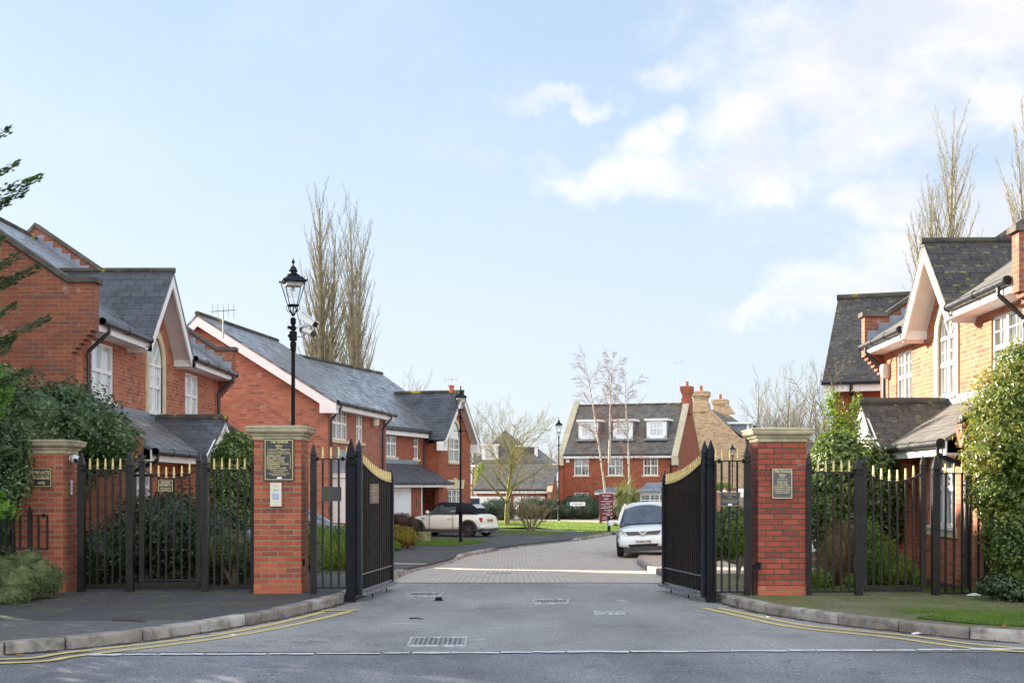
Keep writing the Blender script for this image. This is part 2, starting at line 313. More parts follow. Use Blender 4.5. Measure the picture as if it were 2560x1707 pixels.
m_lens = simple('clear_lamp_lens', (.33, .36, .39), .1, .2, .4, 20, .9)
m_plateY = simple('yellow_plate', (.62, .42, .06), .4, 0, .1, 20)
m_plateW = simple('white_plate', (.78, .78, .78), .4, 0, .03, 20)
m_pot = simple('terracotta', (.42, .13, .06), .8, 0, .2, 8)
m_bark = simple('grey_bark', (.16, .13, .085), .9, 0, .4, 5, .2, .5)
m_barkg = simple('mossy_bark', (.22, .22, .07), .9, 0, .35, 5, .2, .5)
m_barkp = simple('poplar_bark', (.27, .235, .155), .9, 0, .3, 3, .2)
m_birch = simple('birch_bark', (.47, .43, .37), .7, 0, .25, 9, .3)
m_twig = simple('twig_bark', (.24, .17, .10), .9, 0, .3, 3, .2)
m_twigr = simple('reddish_twigs', (.24, .11, .075), .9, 0, .3, 3, .2)
L_glossy = leafmat('glossy_evergreen_leaves', [(.012, .034, .010), (.028, .065, .018), (.05, .10, .028), (.085, .14, .04), (.36, .38, .22)], .33, .15, .7)  # palest leaf colour paints in bright glints
L_varieg = leafmat('shaded_variegated_leaves', [(.016, .040, .010), (.035, .075, .013), (.075, .125, .02), (.15, .19, .035), (.36, .25, .09)], .35, .35, .6)  # lower right shrub, its shade darkened into the leaf colour
L_sunny = leafmat('sunny_new_growth_leaves', [(.025, .06, .012), (.06, .12, .018), (.13, .19, .03), (.25, .26, .05), (.44, .28, .10)], .36, .3, .6)  # orange new growth, with sunlight on the shrub top painted in
L_hebe = leafmat('grey_green_leaves', [(.05, .075, .03), (.09, .12, .05), (.15, .18, .075), (.17, .20, .05)], .6, .2)
L_hedge = leafmat('bright_hedge_leaves', [(.03, .075, .008), (.09, .17, .015), (.17, .25, .02), (.24, .30, .03)], .45, .3)
L_dark = leafmat('dark_hedge_leaves', [(.010, .024, .010), (.022, .045, .014), (.04, .07, .02), (.08, .12, .04)], .35, .15, .7)
L_conif = leafmat('conifer_sprays', [(.015, .035, .018), (.03, .06, .025), (.05, .085, .03), (.08, .12, .035)], .6, .2)
L_brown = leafmat('dead_brown_foliage', [(.07, .045, .022), (.15, .10, .045), (.24, .17, .08), (.16, .15, .05)], .8, .2)
L_redhedge = leafmat('bronze_hedge_leaves', [(.03, .018, .015), (.07, .035, .025), (.10, .06, .03), (.08, .09, .04)], .6, .15)
L_yellow = leafmat('gold_variegated_leaves', [(.05, .07, .01), (.15, .15, .02), (.36, .27, .04), (.22, .09, .03)], .45, .25)
L_laurel = leafmat('laurel_leaves', [(.018, .045, .010), (.05, .10, .015), (.13, .19, .03), (.32, .36, .09)], .28, .3, .8)
L_sword = leafmat('sword_leaves', [(.04, .07, .02), (.08, .12, .04), (.16, .18, .05), (.30, .28, .05)], .45, .25)
L_grass = leafmat('grass_blades', [(.06, .11, .016), (.10, .17, .025), (.15, .24, .04), (.22, .25, .08)], .5, .35)
# ------------------------------------------------------------------ geometry helpers
MW = {}
def root(name, label, cat, loc=(0, 0, 0), rz=0., group=None):
    o = bpy.data.objects.new(name, None); COL.objects.link(o); o.empty_display_size = .3
    o.location = loc; o.rotation_euler = (0, 0, rz); o['label'] = label; o['category'] = cat
    if group: o['group'] = group
    MW[o.name] = Matrix.Translation(Vector(loc)) @ Matrix.Rotation(rz, 4, 'Z'); return o
def tag(o, label=None, cat=None, group=None, kind=None):
    for k, v in (('label', label), ('category', cat), ('group', group), ('kind', kind)):
        if v: o[k] = v
    return o
class MB:
    def __init__(s): s.v = []; s.f = []; s.uv = None
    def add(s, vs, fs):
        k = len(s.v); s.v += [tuple(p) for p in vs]; s.f += [tuple(i+k for i in f) for f in fs]; return s
    def box(s, x0, x1, y0, y1, z0, z1):
        return s.add([(x, y, z) for z in (z0, z1) for y in (y0, y1) for x in (x0, x1)],
                     [(0, 2, 3, 1), (4, 5, 7, 6), (0, 1, 5, 4), (2, 6, 7, 3), (0, 4, 6, 2), (1, 3, 7, 5)])
    def hexa(s, a, b):      # a, b: two quads (4 points each), joined
        return s.add(list(a)+list(b), [(0, 1, 2, 3), (7, 6, 5, 4), (0, 4, 5, 1), (1, 5, 6, 2), (2, 6, 7, 3), (3, 7, 4, 0)])
    def slab(s, pts, n, t): # polygon pts extruded by n*t
        k = len(pts); n = Vector(n)*t; q = [Vector(p) for p in pts]
        return s.add([*q, *[p+n for p in q]], [tuple(range(k)), tuple(range(2*k-1, k-1, -1))]+[(i, (i+1) % k, (i+1) % k+k, i+k) for i in range(k)])
    def bar(s, p, q, w, h=None, up=(0, 0, 1)):
        p, q = Vector(p), Vector(q); h = h or w; d = (q-p).normalized(); u = Vector(up)
        if abs(d.dot(u)) > .99: u = Vector((0, 1, 0))
        r = d.cross(u).normalized()*w/2; u = r.cross(d).normalized()*h/2
        return s.hexa([p-r-u, p+r-u, p+r+u, p-r+u], [q-r-u, q+r-u, q+r+u, q-r+u])
    def tube(s, path, rad, n=8, caps=True):
        P = [Vector(p) for p in path]; R = rad if isinstance(rad, (list, tuple)) else [rad]*len(P); k = len(s.v); u = None
        for i, p in enumerate(P):
            d = (P[min(i+1, len(P)-1)]-P[max(i-1, 0)])
            d = d.normalized() if d.length > 1e-9 else Vector((0, 0, 1))
            if u is None: u = Vector((1, 0, 0)) if abs(d.x) < .9 else Vector((0, 1, 0))
            u = (u-d*u.dot(d)).normalized(); w = d.cross(u)
            for j in range(n):
                a = 2*pi*j/n; s.v.append(tuple(p+(u*cos(a)+w*sin(a))*R[i]))
        for i in range(len(P)-1):
            for j in range(n):
                a = k+i*n+j; b = k+i*n+(j+1) % n; s.f.append((a, b, b+n, a+n))
        if caps: s.f.append(tuple(range(k+n-1, k-1, -1))); e = k+(len(P)-1)*n; s.f.append(tuple(range(e, e+n)))
        return s
    def cyl(s, p, q, r, r1=None, n=16): return s.tube([p, q], [r, r if r1 is None else r1], n)
    def lathe(s, prof, c=(0, 0, 0), n=16, rot=0.):
        k = len(s.v); c = Vector(c)
        for (r, z) in prof:
            for j in range(n): a = 2*pi*j/n+rot; s.v.append((c.x+r*cos(a), c.y+r*sin(a), c.z+z))
        for i in range(len(prof)-1):
            for j in range(n): a = k+i*n+j; b = k+i*n+(j+1) % n; s.f.append((a, b, b+n, a+n))
        s.f.append(tuple(range(k+n-1, k-1, -1))); e = k+(len(prof)-1)*n; s.f.append(tuple(range(e, e+n))); return s
    def wall(s, outer, holes, fn, t):   # polygon with holes in (a,z); fn(a,z,o) -> point; thickness t inwards
        loops = [outer]+list(holes); flat = [p for l in loops for p in l]; n = len(flat); k = len(s.v)
        tris = tessellate_polygon([[Vector((p[0], p[1], 0)) for p in l] for l in loops])
        s.v += [tuple(fn(a, z, 0)) for a, z in flat]+[tuple(fn(a, z, -t)) for a, z in flat]
        for tr in tris: s.f.append(tuple(k+i for i in tr)); s.f.append(tuple(k+n+i for i in reversed(tr)))
        b = 0
        for l in loops:
            m = len(l)
            for i in range(m): p = k+b+i; q = k+b+(i+1) % m; s.f.append((p, q, q+n, p+n))
            b += m
        return s
    def build(s, name, mat, parent=None, world=False, smooth=False, recalc=True):
        vs = s.v
        if world and parent is not None:
            r = parent
            while r.parent: r = r.parent
            inv = MW[r.name].inverted(); vs = [inv @ Vector(p) for p in vs]
        me = bpy.data.meshes.new(name); me.from_pydata([tuple(p) for p in vs], [], s.f); me.validate(clean_customdata=False)
        if recalc:
            import bmesh
            bm = bmesh.new(); bm.from_mesh(me); bmesh.ops.recalc_face_normals(bm, faces=bm.faces); bm.to_mesh(me); bm.free()
        uv = me.uv_layers.new(name='UVMap').data; V = me.vertices
        for p in me.polygons:
            n = p.normal
            if abs(n.z) > .98 or n.length < .5: tx = Vector((1, 0, 0)); b = Vector((0, 1, 0))
            else:
                tx = Vector((-n.y, n.x, 0)).normalized(); b = n.cross(tx)
                if b.z < 0: b = -b
            for li in p.loop_indices:
                co = V[me.loops[li].vertex_index].co; uv[li].uv = (co.dot(tx), co.dot(b))
            if smooth: p.use_smooth = True
        me.materials.append(mat)
        o = bpy.data.objects.new(name, me); COL.objects.link(o)
        if parent is not None: o.parent = parent
        if smooth:
            try: me.set_sharp_from_angle(angle=radians(38))
            except Exception: pass
        return o
def bxo(name, mat, parent, *b): return MB().box(*b).build(name, mat, parent)
def copy_tree(o, parent=None):
    c = o.copy(); COL.objects.link(c); c.parent = parent
    for ch in o.children: copy_tree(ch, c)
    return c
def Wp(x, y, d): return Vector(((x-1280)*d/F, d, EYE+(1214-y)*d/F))
def g(d):                       # the close falls away gently behind the gates
    t = min(1, max(0, (d-20)/21)); return -.6*t*t*(3-2*t)
def gp(x, y, off=0.):           # photo pixel -> point on the ground raised by off
    lo, hi = 5., 400.
    for _ in range(60):
        m = (lo+hi)/2
        if 1214+F*(EYE-g(m)-off)/m > y: lo = m
        else: hi = m
    return Vector(((x-1280)*lo/F, lo, g(lo)+off))
def lerp(a, b, t): return a+(b-a)*t
def pl(line, d):                # line: [(d,x)] sorted by d
    if d <= line[0][0]: return line[0][1]
    for (d0, x0), (d1, x1) in zip(line, line[1:]):
        if d <= d1: return lerp(x0, x1, (d-d0)/(d1-d0))
    return line[-1][1]
def strip(name, left, right, off, mat, d0, d1, skirt=0., step=.7, kind='structure', build=True):
    ds = {d0, d1}; ds |= {d for d, _ in list(left)+list(right) if d0 < d < d1}; x = d0
    while x < d1: ds.add(x); x += step
    ds = sorted(ds); m = MB(); k = 0
    for d in ds: z = g(d)+off; m.v += [(pl(left, d), d, z), (pl(right, d), d, z)]
    for i in range(len(ds)-1): m.f.append((2*i, 2*i+1, 2*i+3, 2*i+2))
    if skirt:
        n = len(m.v); m.v += [(a, b, c-skirt) for a, b, c in m.v]
        for i in range(len(ds)-1): m.f += [(2*i, 2*i+2, 2*i+2+n, 2*i+n), (2*i+1, 2*i+1+n, 2*i+3+n, 2*i+3)]
        m.f += [(0, n, n+1, 1), (n-2, n-1, 2*n-1, 2*n-2)]
    if not build: return m
    o = m.build(name, mat, recalc=bool(skirt))
    if not skirt:
        for p in o.data.polygons:
            if p.normal.z < 0: o.data.flip_normals(); break
    o['kind'] = kind; return o
def flat(name, pts, off, mat, kind='structure', parent=None):   # pts [(x,d)] convex-ish polygon on gentle ground
    m = MB(); tr = tessellate_polygon([[Vector((a, b, 0)) for a, b in pts]]); m.v = [(a, b, g(b)+off) for a, b in pts]
    for t in tr:
        a, b, c = [Vector(m.v[i]) for i in t]
        m.f.append(tuple(t) if (b-a).cross(c-a).z > 0 else tuple(reversed(t)))
    o = m.build(name, mat, parent, recalc=False)
    if kind: o['kind'] = kind
    return o
def ribbon(name, pts, w, off, mat, parent=None, kind='structure', rag=0., gaps=0., step=.25, seed=1):
    R = random.Random(seed); P = [Vector((a, b)) for a, b in pts]; Q = [P[0]]
    # smooth the path a little (Catmull-Rom)
    for i in range(len(P)-1):
        p0, p1, p2, p3 = P[max(i-1, 0)], P[i], P[i+1], P[min(i+2, len(P)-1)]; n = max(1, int((p2-p1).length/step))
        for j in range(1, n+1):
            t = j/n; Q.append(.5*((2*p1)+(-p0+p2)*t+(2*p0-5*p1+4*p2-p3)*t*t+(-p0+3*p1-3*p2+p3)*t**3))
    m = MB(); prev = None
    for i, q in enumerate(Q):
        d = (Q[min(i+1, len(Q)-1)]-Q[max(i-1, 0)]).normalized(); nrm = Vector((-d.y, d.x))
        e = w/2*(1+R.uniform(-rag, rag)); e2 = w/2*(1+R.uniform(-rag, rag)); a = q+nrm*e; b = q-nrm*e2
        k = len(m.v); m.v += [(a.x, a.y, g(a.y)+off), (b.x, b.y, g(b.y)+off)]
        if prev is not None and not (gaps and R.random() < gaps): m.f.append((prev, prev+1, k+1, k))
        prev = k
    o = m.build(name, mat, parent, recalc=False)
    if kind: o['kind'] = kind
    if o.data.polygons and o.data.polygons[0].normal.z < 0: o.data.flip_normals()
    return o
def text(lines, fn, name, mat, parent, ext=.002):    # lines: (string, x, z, size, align, shear, width or 0)
    m = MB()
    for (st, x, z, size, al, sh, wd) in lines:
        cu = bpy.data.curves.new('t', 'FONT'); cu.body = st; cu.size = size; cu.align_x = al; cu.shear = sh; cu.resolution_u = 3; cu.offset = size*(.035 if name == 'registration' else .012)
        ob = bpy.data.objects.new('t', cu); me = bpy.data.meshes.new_from_object(ob)
        xs = [v.co.x for v in me.vertices]
        if xs:
            w = max(xs)-min(xs); c = 0 if al == 'CENTER' else (min(xs) if al == 'LEFT' else max(xs)); k = wd/w if wd else 1
            m.add([fn(x+(v.co.x-c)*k, z+v.co.y, ext) for v in me.vertices], [tuple(p.vertices) for p in me.polygons])
        bpy.data.objects.remove(ob); bpy.data.curves.remove(cu); bpy.data.meshes.remove(me)
    return m.build(name, mat, parent, recalc=False)

# ------------------------------------------------------------------ ground, roads, kerbs
gm = MB(); ds = [-40, 0, 10, 20]+[20+i*1.0 for i in range(1, 22)]+[60, 100, 200, 500, 1400]; xs = [-1200, -200, -60, -20, 0, 20, 60, 200, 1200]
for d in ds:
    for x in xs: gm.v.append((x, d, g(d)-.05))
for i in range(len(ds)-1):
    for j in range(len(xs)-1): a = i*len(xs)+j; gm.f.append((a, a+1, a+1+len(xs), a+len(xs)))
gm.build('ground', m_ground, recalc=False)['kind'] = 'structure'
KL = [(12.70, -40), (12.80, -8), (12.9, -4.85), (13.25, -4.44), (13.6, -4.12), (14.0, -3.82), (14.9, -3.36), (15.9, -2.97), (17.0, -2.65), (18.0, -2.42), (18.8, -2.3), (20.5, -2.16), (23, -2.05), (28, -2.09), (32, -2.08), (37, -1.85), (42, -1.45), (46, -.5), (49.5, .6), (54.2, 2.6), (59, 4.0), (63.9, 5.2), (68, 8.5), (70, 30)]
KR = [(13.60, 40), (13.70, 7), (13.84, 5.2), (14.1, 4.93), (14.5, 4.6), (15.3, 4.03), (16.1, 3.56), (17.1, 3.18), (18.07, 2.98), (19, 2.86), (20, 2.80), (25, 2.80), (30, 2.98), (34, 3.25), (38, 3.5), (41, 3.80), (42.3, 4.3), (42.9, 5.4), (43.1, 8), (43.2, 40)]
strip('main_road', [(-10, -40), (13.1, -40)], [(-10, 40), (13.25, 40)], -.004, m_main, -10, 13.15)
strip('junction_road', [(12.5, -38), (22.8, -3)], [(12.5, 38), (22.8, 3.6)], 0., m_road, 13.05, 22.9) if False else None
KLi = [(d, x-.06) for d, x in KL]; KRi = [(d, x+.06) for d, x in KR]
strip('junction_road', KLi, KRi, 0., m_road, 13.12, 22.85, step=.3)
strip('block_paved_road', KLi, KRi, .004, m_paver, 22.75, 42.9, step=.5)
strip('block_paved_road', KLi, [(42.9, 30), (70, 30)], .004, m_paver, 42.9, 69.5, step=.8)
ribbon('road_joint', [(-2.1, 22.80), (.6, 22.86), (2.85, 22.76)], .05, .009, m_dark, rag=.3)
def off(line, o): return [(d, x+o) for d, x in line]
strip('left_pavement', [(12.7, -40), (70, -40)], off(KL, -.13), .105, m_pave, 12.85, 24, skirt=.3, step=.4)
strip('left_footpath', [(23.9, -40), (28, -6.2), (40, -5), (70, -6)], off(KL, -.13), .1, m_pave, 23.9, 66, skirt=.3, step=.6)
strip('right_pavement', off(KR, .13), [(13, 40), (70, 40)], .105, m_paver_r, 13.72, 24, skirt=.3, step=.4)
strip('right_footpath', off(KR, .13), [(23.9, 40), (70, 40)], .1, m_cpave, 23.9, 43.0, skirt=.3, step=.6)
# lighter band next to the left kerb
strip('left_pavement_edge', [(12.9, -39), (13.9, -20), (15.0, -5.6), (15.05, -4.6), (15.15, -3.6), (15.2, -3.3)], off(KL, -.14), .109, m_pave2, 12.92, 15.2, step=.2)
def kerb(name, line, side, d0, d1):   # individual stones; side=+1: pavement lies at larger x
    R = random.Random(5); m = MB(); pts = [(pl(line, d), d) for d in [d0]+[d for d, _ in line if d0 < d < d1]+[d1]]
    L = [0]
    for a, b in zip(pts, pts[1:]): L.append(L[-1]+math.hypot(b[0]-a[0], b[1]-a[1]))
    def at(s):
        for i in range(len(L)-1):
            if s <= L[i+1]:
                t = (s-L[i])/(L[i+1]-L[i]); dx = pts[i+1][0]-pts[i][0]; dy = pts[i+1][1]-pts[i][1]; h = math.hypot(dx, dy)
                return lerp(pts[i][0], pts[i+1][0], t), lerp(pts[i][1], pts[i+1][1], t), dx/h, dy/h
        return (*pts[-1], 0, 1)
    s = 0
    while s < L[-1]-.1:
        ln = .9 if R.random() < .8 else .6; e = min(s+ln-.022, L[-1]); up = .115+R.uniform(-.005, .006); dn = R.uniform(-.006, .006)
        n = 3; rows = []
        for i in range(n+1):
            x, y, tx, ty = at(lerp(s, e, i/n)); nx, ny = (ty*side, -tx*side); z = g(y)
            drop = .075 if (27.4 < y < 40.2 and side < 0) or (46 < y < 54 and side < 0) else 0
            if (26.6 < y <= 27.4 or 40.2 <= y < 41) and side < 0: drop = .04
            u = up-drop
            sec = [(0+dn, -.12), (0+dn, u-.028), (.006+dn, u-.010), (.022+dn, u), (.15, u), (.15, -.12)]
            rows.append([(x+nx*a, y+ny*a, z+b) for a, b in sec])
        k = len(m.v)
        for r in rows: m.v += r
        for i in range(n):
            for j in range(6): a = k+i*6+j; b = k+i*6+(j+1) % 6; m.f.append((a, b, b+6, a+6))
        m.f += [tuple(range(k, k+6)), tuple(range(k+n*6+5, k+n*6-1, -1))]
        s += ln
    o = m.build(name, m_kerb); o['kind'] = 'structure'; return o
kerb('left_kerb', KL, -1, 12.72, 69); kerb('right_kerb', KR, 1, 13.61, 43.15)
# garden and lawns inside the estate
def gpx(*pp, o=0.): return [(gp(x, y, o).x, gp(x, y, o).y) for x, y in pp]
strip('left_garden_soil', [(20, -40), (41, -40)], [(19.6, -3.0), (22, -3.15), (27, -4.2), (33, -4.5), (41, -4.6)], .112, m_soil, 19.75, 41, step=.7)
strip('right_garden_soil', [(19.4, 4.15), (24, 4.6), (43, 6.3)], [(19.4, 30), (43, 30)], .112, m_soil, 19.35, 42.9, step=.7)
flat('cream_driveway', gpx((900, 1381), (978, 1376), (1035, 1360), (1085, 1362), (1040, 1358), (978, 1356), (700, 1352), (700, 1381), o=.1), .106, m_cpave)
flat('front_lawn', gpx((1034, 1362), (1128, 1365), (1175, 1360), (1225, 1352), (1100, 1346), (1020, 1352), o=.1), .109, m_grass)
flat('island_lawn', gpx((1234, 1303), (1400, 1304), (1500, 1307), (1562, 1310), (1570, 1324), (1552, 1331), (1480, 1332), (1390, 1323), (1330, 1317), (1234, 1320), o=.1), .106, m_grass)
flat('path_verge', gpx((1215, 1322), (1330, 1322), (1425, 1332), (1390, 1336), (1320, 1336), (1215, 1332), o=.1), .106, m_grass)
flat('cream_path', gpx((1240, 1298), (1700, 1298), (1700, 1308), (1500, 1306), (1240, 1303), o=.1), .103, m_cpave)
flat('far_drive', [(-3, 66), (10, 72), (14, 92), (-6, 90)], .02, m_pave2)
flat('grass_verge', [(4.95, 14.75), (5.7, 14.25), (40, 14.1), (40, 15.6), (7, 15.9), (5.0, 15.75), (4.55, 15.35)], .112, m_grass)
# painted lines
ribbon('inner_yellow_line', [(-7, 12.45), (-4.72, 12.53), (-4.25, 13.05), (-3.30, 14.35), (-2.75, 15.75), (-2.38, 17.3)], .10, .006, m_yellow, rag=.10, step=.12)
ribbon('outer_yellow_line', [(-7, 12.2), (-4.55, 12.28), (-4.05, 12.85), (-3.08, 14.25), (-2.50, 15.7), (-2.05, 17.35)], .10, .006, m_yellow, rag=.10, step=.12, seed=2)
ribbon('yellow_line_end', [(-2.44, 17.42), (-1.96, 17.42)], .11, .010, m_yellow, rag=.10, seed=3)
ribbon('inner_yellow_line', [(2.70, 17.8), (2.95, 16.9), (3.38, 15.55), (4.2, 14.55), (5.04, 13.4), (7, 13.25)], .10, .006, m_yellow, rag=.10, step=.12, seed=4)
ribbon('outer_yellow_line', [(2.50, 17.8), (2.74, 16.9), (3.18, 15.4), (3.95, 14.4), (4.88, 13.12), (7, 13.0)], .10, .006, m_yellow, rag=.10, step=.12, seed=5)
R = random.Random(8); x = -4.0; k = 0
wl = MB()
while x < 6.2:
    ln = R.uniform(.22, .62); y = 12.86+.05*(x+4)+.012*sin(x*3); w = R.uniform(.034, .060)
    n = 5; top = [(lerp(x, x+ln, i/n), y+w+R.uniform(-.02, .02)) for i in range(n+1)]; bot = [(lerp(x, x+ln, i/n), y-w+R.uniform(-.02, .02)) for i in range(n+1)]
    b = len(wl.v); wl.v += [(p[0], p[1], .007) for p in bot+top]; wl.f += [(b+i, b+i+1, b+n+2+i, b+n+1+i) for i in range(n)]
    x += ln+R.uniform(.008, .03)
wl.build('white_line', m_wline, recalc=False)['kind'] = 'structure'
# dirt collected against the kerbs
m_grime = simple('gutter_grime', (.075, .068, .058), .95, 0, .4, 10, .1)
ribbon('gutter_dirt', [(x+.03, d) for d, x in KL if 12.8 < d < 24], .13, .0035, m_grime, rag=.55, step=.1, seed=31)
ribbon('gutter_dirt', [(x-.03, d) for d, x in KR if 13.7 < d < 24], .13, .0035, m_grime, rag=.55, step=.1, seed=32)
# covers in the road
def cover(px, py, w, d, label, rz=0., fr=.03, pattern=True, grate=False, group=None):
    c = gp(px, py); r = root('drain_grate' if grate else 'manhole_cover', label, 'drain' if grate else 'manhole cover', (c.x, c.y, c.z+.004), rz, group)
    m = MB()
    for b in ((-w/2, w/2, -d/2, -d/2+fr), (-w/2, w/2, d/2-fr, d/2), (-w/2, -w/2+fr, -d/2+fr, d/2-fr), (w/2-fr, w/2, -d/2+fr, d/2-fr)): m.box(*b, -.02, .010)
    m.build('frame', m_cover3, r)
    p = MB().box(-w/2+fr+.008, w/2-fr-.008, -d/2+fr+.008, d/2-fr-.008, -.02, .002 if not grate else -.004)
    p.build('plate', m_cover if not grate else m_dark, r)
    q = MB(); nx = max(3, int(w/.055)); ny = max(3, int(d/.055)); R = random.Random(3)
    for i in range(nx):
        for j in range(ny):
            cx = lerp(-w/2+fr+.045, w/2-fr-.045, i/(nx-1)); cy = lerp(-d/2+fr+.045, d/2-fr-.045, j/(ny-1))
            if grate and j % 2: continue
            a = .014 if not grate else .022; b = .014 if not grate else .03
            q.box(cx-a, cx+a, cy-b, cy+b, -.01, .006 if not grate else .009)
    q.build('raised_studs', m_cover2 if not grate else m_steel, r)
m_cover3 = simple('pale_iron_frame', (.42, .42, .43), .6, .1, .5, 14); m_cover = simple('worn_iron', (.30, .30, .31), .6, .1, .4, 12); m_cover2 = simple('polished_iron', (.12, .12, .13), .5, .2, .3, 9)
cover(1095, 1604, .60, .74, 'rectangular iron manhole cover with raised studs nearest the camera in the road', radians(1))
cover(1377, 1503.5, .50, .62, 'pale rectangular inspection cover in the middle of the gateway road', radians(-4))
cover(1061, 1486, .52, .6, 'faint inspection cover near the foot of the left driveway gate', radians(-3))
cover(1522, 1532, .38, .28, 'small slotted drain grate in the road right of centre', 0, .025, True, True)
cover(1250, 1434, .5, .3, 'small cover set in the block paving just behind the gates', 0, .02)
# gate stops and litter
c = gp(1097, 1500); r = MB(); r.box(c.x-.045, c.x+.045, c.y-.04, c.y+.04, 0, .045); tag(r.lathe([(.07, -.01), (.07, .008), (.05, .012)], (c.x, c.y, 0), 10).build('gate_stop', m_black), 'small dark iron gate stop sticking out of the road left of centre', 'gate stop')
c = gp(1556, 1504); tag(MB().lathe([(.09, -.01), (.09, .012), (.05, .028), (.03, .03)], (c.x, c.y, 0), 12).build('gate_stop', m_cover), 'low round metal gate stop in the road before the right gate', 'gate stop')
def stick(px0, py0, px1, py1, o, r, label, mat=None):
    a = gp(px0, py0, o); b = gp(px1, py1, o); mid = (a+b)/2+Vector((0, .02, .006))
    tag(MB().tube([a+Vector((0, 0, r)), mid+Vector((0, 0, r)), b+Vector((0, 0, r))], [r, r, r*.6], 5).build('twig', mat or m_twig), label, 'twig')
m_stick = simple('dark_stick', (.06, .035, .02), .9)
stick(280, 1551, 366, 1555, .11, .010, 'long brown stick lying on the left pavement', m_stick)
stick(1023, 1546.5, 1058, 1548, .0, .009, 'short dark twig lying on the road left of centre', m_stick)
def litter(px, py, o, s, mat, label, kind='rubbish', seed=0, flatk=.35, name='litter'):
    R = random.Random(seed); c = gp(px, py, o); m = MB(); n = 9; k = 0
    top = []
    for i in range(n): a = 2*pi*i/n; q = s*R.uniform(.6, 1.2); top.append((c.x+cos(a)*q, c.y+sin(a)*q*.6, c.z+R.uniform(.2, 1)*s*flatk*.4+.003))
    m.v = top+[(c.x, c.y, c.z+s*flatk+.004), (c.x+s*.4, c.y+.1*s, c.z+s*flatk*.8+.004)]
    for i in range(n): m.f.append((i, (i+1) % n, n if i < n/2 else n+1))
    m.f.append((n, n+1, 0)); m.f.append((n+1, n, (n+1)//2))
    m.v += [(x, y, c.z+.001) for x, y, z in top]; b = n+2
    for i in range(n): m.f.append((i, b+i, b+(i+1) % n, (i+1) % n))
    tag(m.build(name, mat), label, kind)
m_bluew = simple('blue_wrapper', (.10, .11, .2), .3); m_paper = simple('white_paper', (.75, .75, .76), .6); m_leafd = simple('dead_leaf', (.22, .10, .03), .8)
litter(710, 1544, 0, .09, m_bluew, 'dark blue crumpled wrapper against the left kerb', seed=1)
litter(515, 1586, 0, .07, m_bluew, 'flat bluish wrapper in the gutter further left', seed=2, flatk=.15)
litter(585, 1586, 0, .05, m_paper, 'white scrap of paper on the left yellow lines', seed=3, flatk=.1)
litter(2435, 1488, .11, .10, m_paper, 'white crumpled paper on the grass below the right railings', seed=4)
litter(2293, 1584, 0, .055, m_paper, 'white scrap of paper in the gutter on the right', seed=5)
litter(1918, 1542, 0, .03, m_paper, 'tiny white scrap beside the right kerb', seed=6)
litter(2508, 1567, .11, .06, m_leafd, 'brown dead leaf on the grass verge at far right', seed=7, name='fallen_leaf', kind='leaf')
litter(50, 1638, 0, .05, m_leafd, 'brown dead leaf in the gutter at far left', seed=9, name='fallen_leaf', kind='leaf')
# ------------------------------------------------------------------ gate pillars
def pillar(px0, px1, d, ztop, label, mat, depth=.66, z0=.09):
    x0 = (px0-1280)*d/F; x1 = (px1-1280)*d/F; w = x1-x0; cx = (x0+x1)/2
    r = root('gate_pillar', label, 'gate pillar', (cx, d+depth/2, z0)); h = ztop-z0; a = w/2; b = depth/2
    MB().box(-a, a, -b, b, -.1, h).build('brick_shaft', mat, r)
    if mat is m_pillar or True: MB().box(-a-.004, a+.004, -b-.004, b+.004, -.1, .145).build('plinth_course', m_pillar_hi, r)
    cap = MB()
    prof = [(.008, h-.012), (.008, h+.035), (.030, h+.040), (.036, h+.055), (.036, h+.066), (.055, h+.074), (.075, h+.085), (.088, h+.100), (.094, h+.118), (.094, h+.140), (.105, h+.146), (.105, h+.168), (.02, h+.185)]
    k = 0
    for o, z in prof:
        cap.v += [(-a-o, -b-o, z), (a+o, -b-o, z), (a+o, b+o, z), (-a-o, b+o, z)]
    for i in range(len(prof)-1):
        for j in range(4): p = i*4+j; q = i*4+(j+1) % 4; cap.f.append((p, q, q+4, p+4))
    cap.f += [(3, 2, 1, 0), tuple(range(4*len(prof)-4, 4*len(prof)))]
    cap.build('stone_cap', m_capst, r); return r
m_pillar_hi = brick('new_pillar_brick', (.36, .095, .052), (.46, .135, .07), (.24, .19, .10), dirt=(.24, .07, .045), stain=.4)
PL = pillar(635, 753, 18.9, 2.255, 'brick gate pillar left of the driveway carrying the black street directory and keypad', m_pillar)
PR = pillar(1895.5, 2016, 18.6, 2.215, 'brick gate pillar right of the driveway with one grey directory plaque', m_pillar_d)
PF = pillar(39, 157, 19.15, 2.07, 'brick gate pillar at far left half behind the leafy bush', m_pillar)

# ------------------------------------------------------------------ posts, railings and gates
def post_mesh(m, x, y, z0, z1, w, rot=0.):     # square post with a grooved neck and pointed cap
    h = w/2; s2 = sqrt(2)
    n = z1-w*1.55*1.25
    pr = [(h, z0), (h, n-w*1.05), (h*.80, n-w*1.0), (h*.80, n-w*.88), (h, n-w*.83), (h, n-w*.42), (h*.80, n-w*.37), (h*.80, n-w*.25), (h, n-w*.18), (h*1.02, n), (h*.62, n+w*.95), (h*.05, z1)]
    m.lathe([(r*s2, z) for r, z in pr], (x, y, 0), 4, pi/4+rot)
def spike(m, x, y, z0, h=.15, r=.019):
    m.lathe([(r*1.1, z0), (r*1.1, z0+.014), (r*.72, z0+.02), (r*.72, z0+.030), (r*1.08, z0+.036), (r*.95, z0+.046), (r*.6, z0+h*.92), (r*.3, z0+h)], (x, y, 0), 6)
def sp_obj(x, y, z0, parent, h=.15, r=.019, mat=None, s=None):
    m = MB(); spike(m, x, y, z0, h, r); return m.build('spike', mat or m_gold, parent, smooth=True)
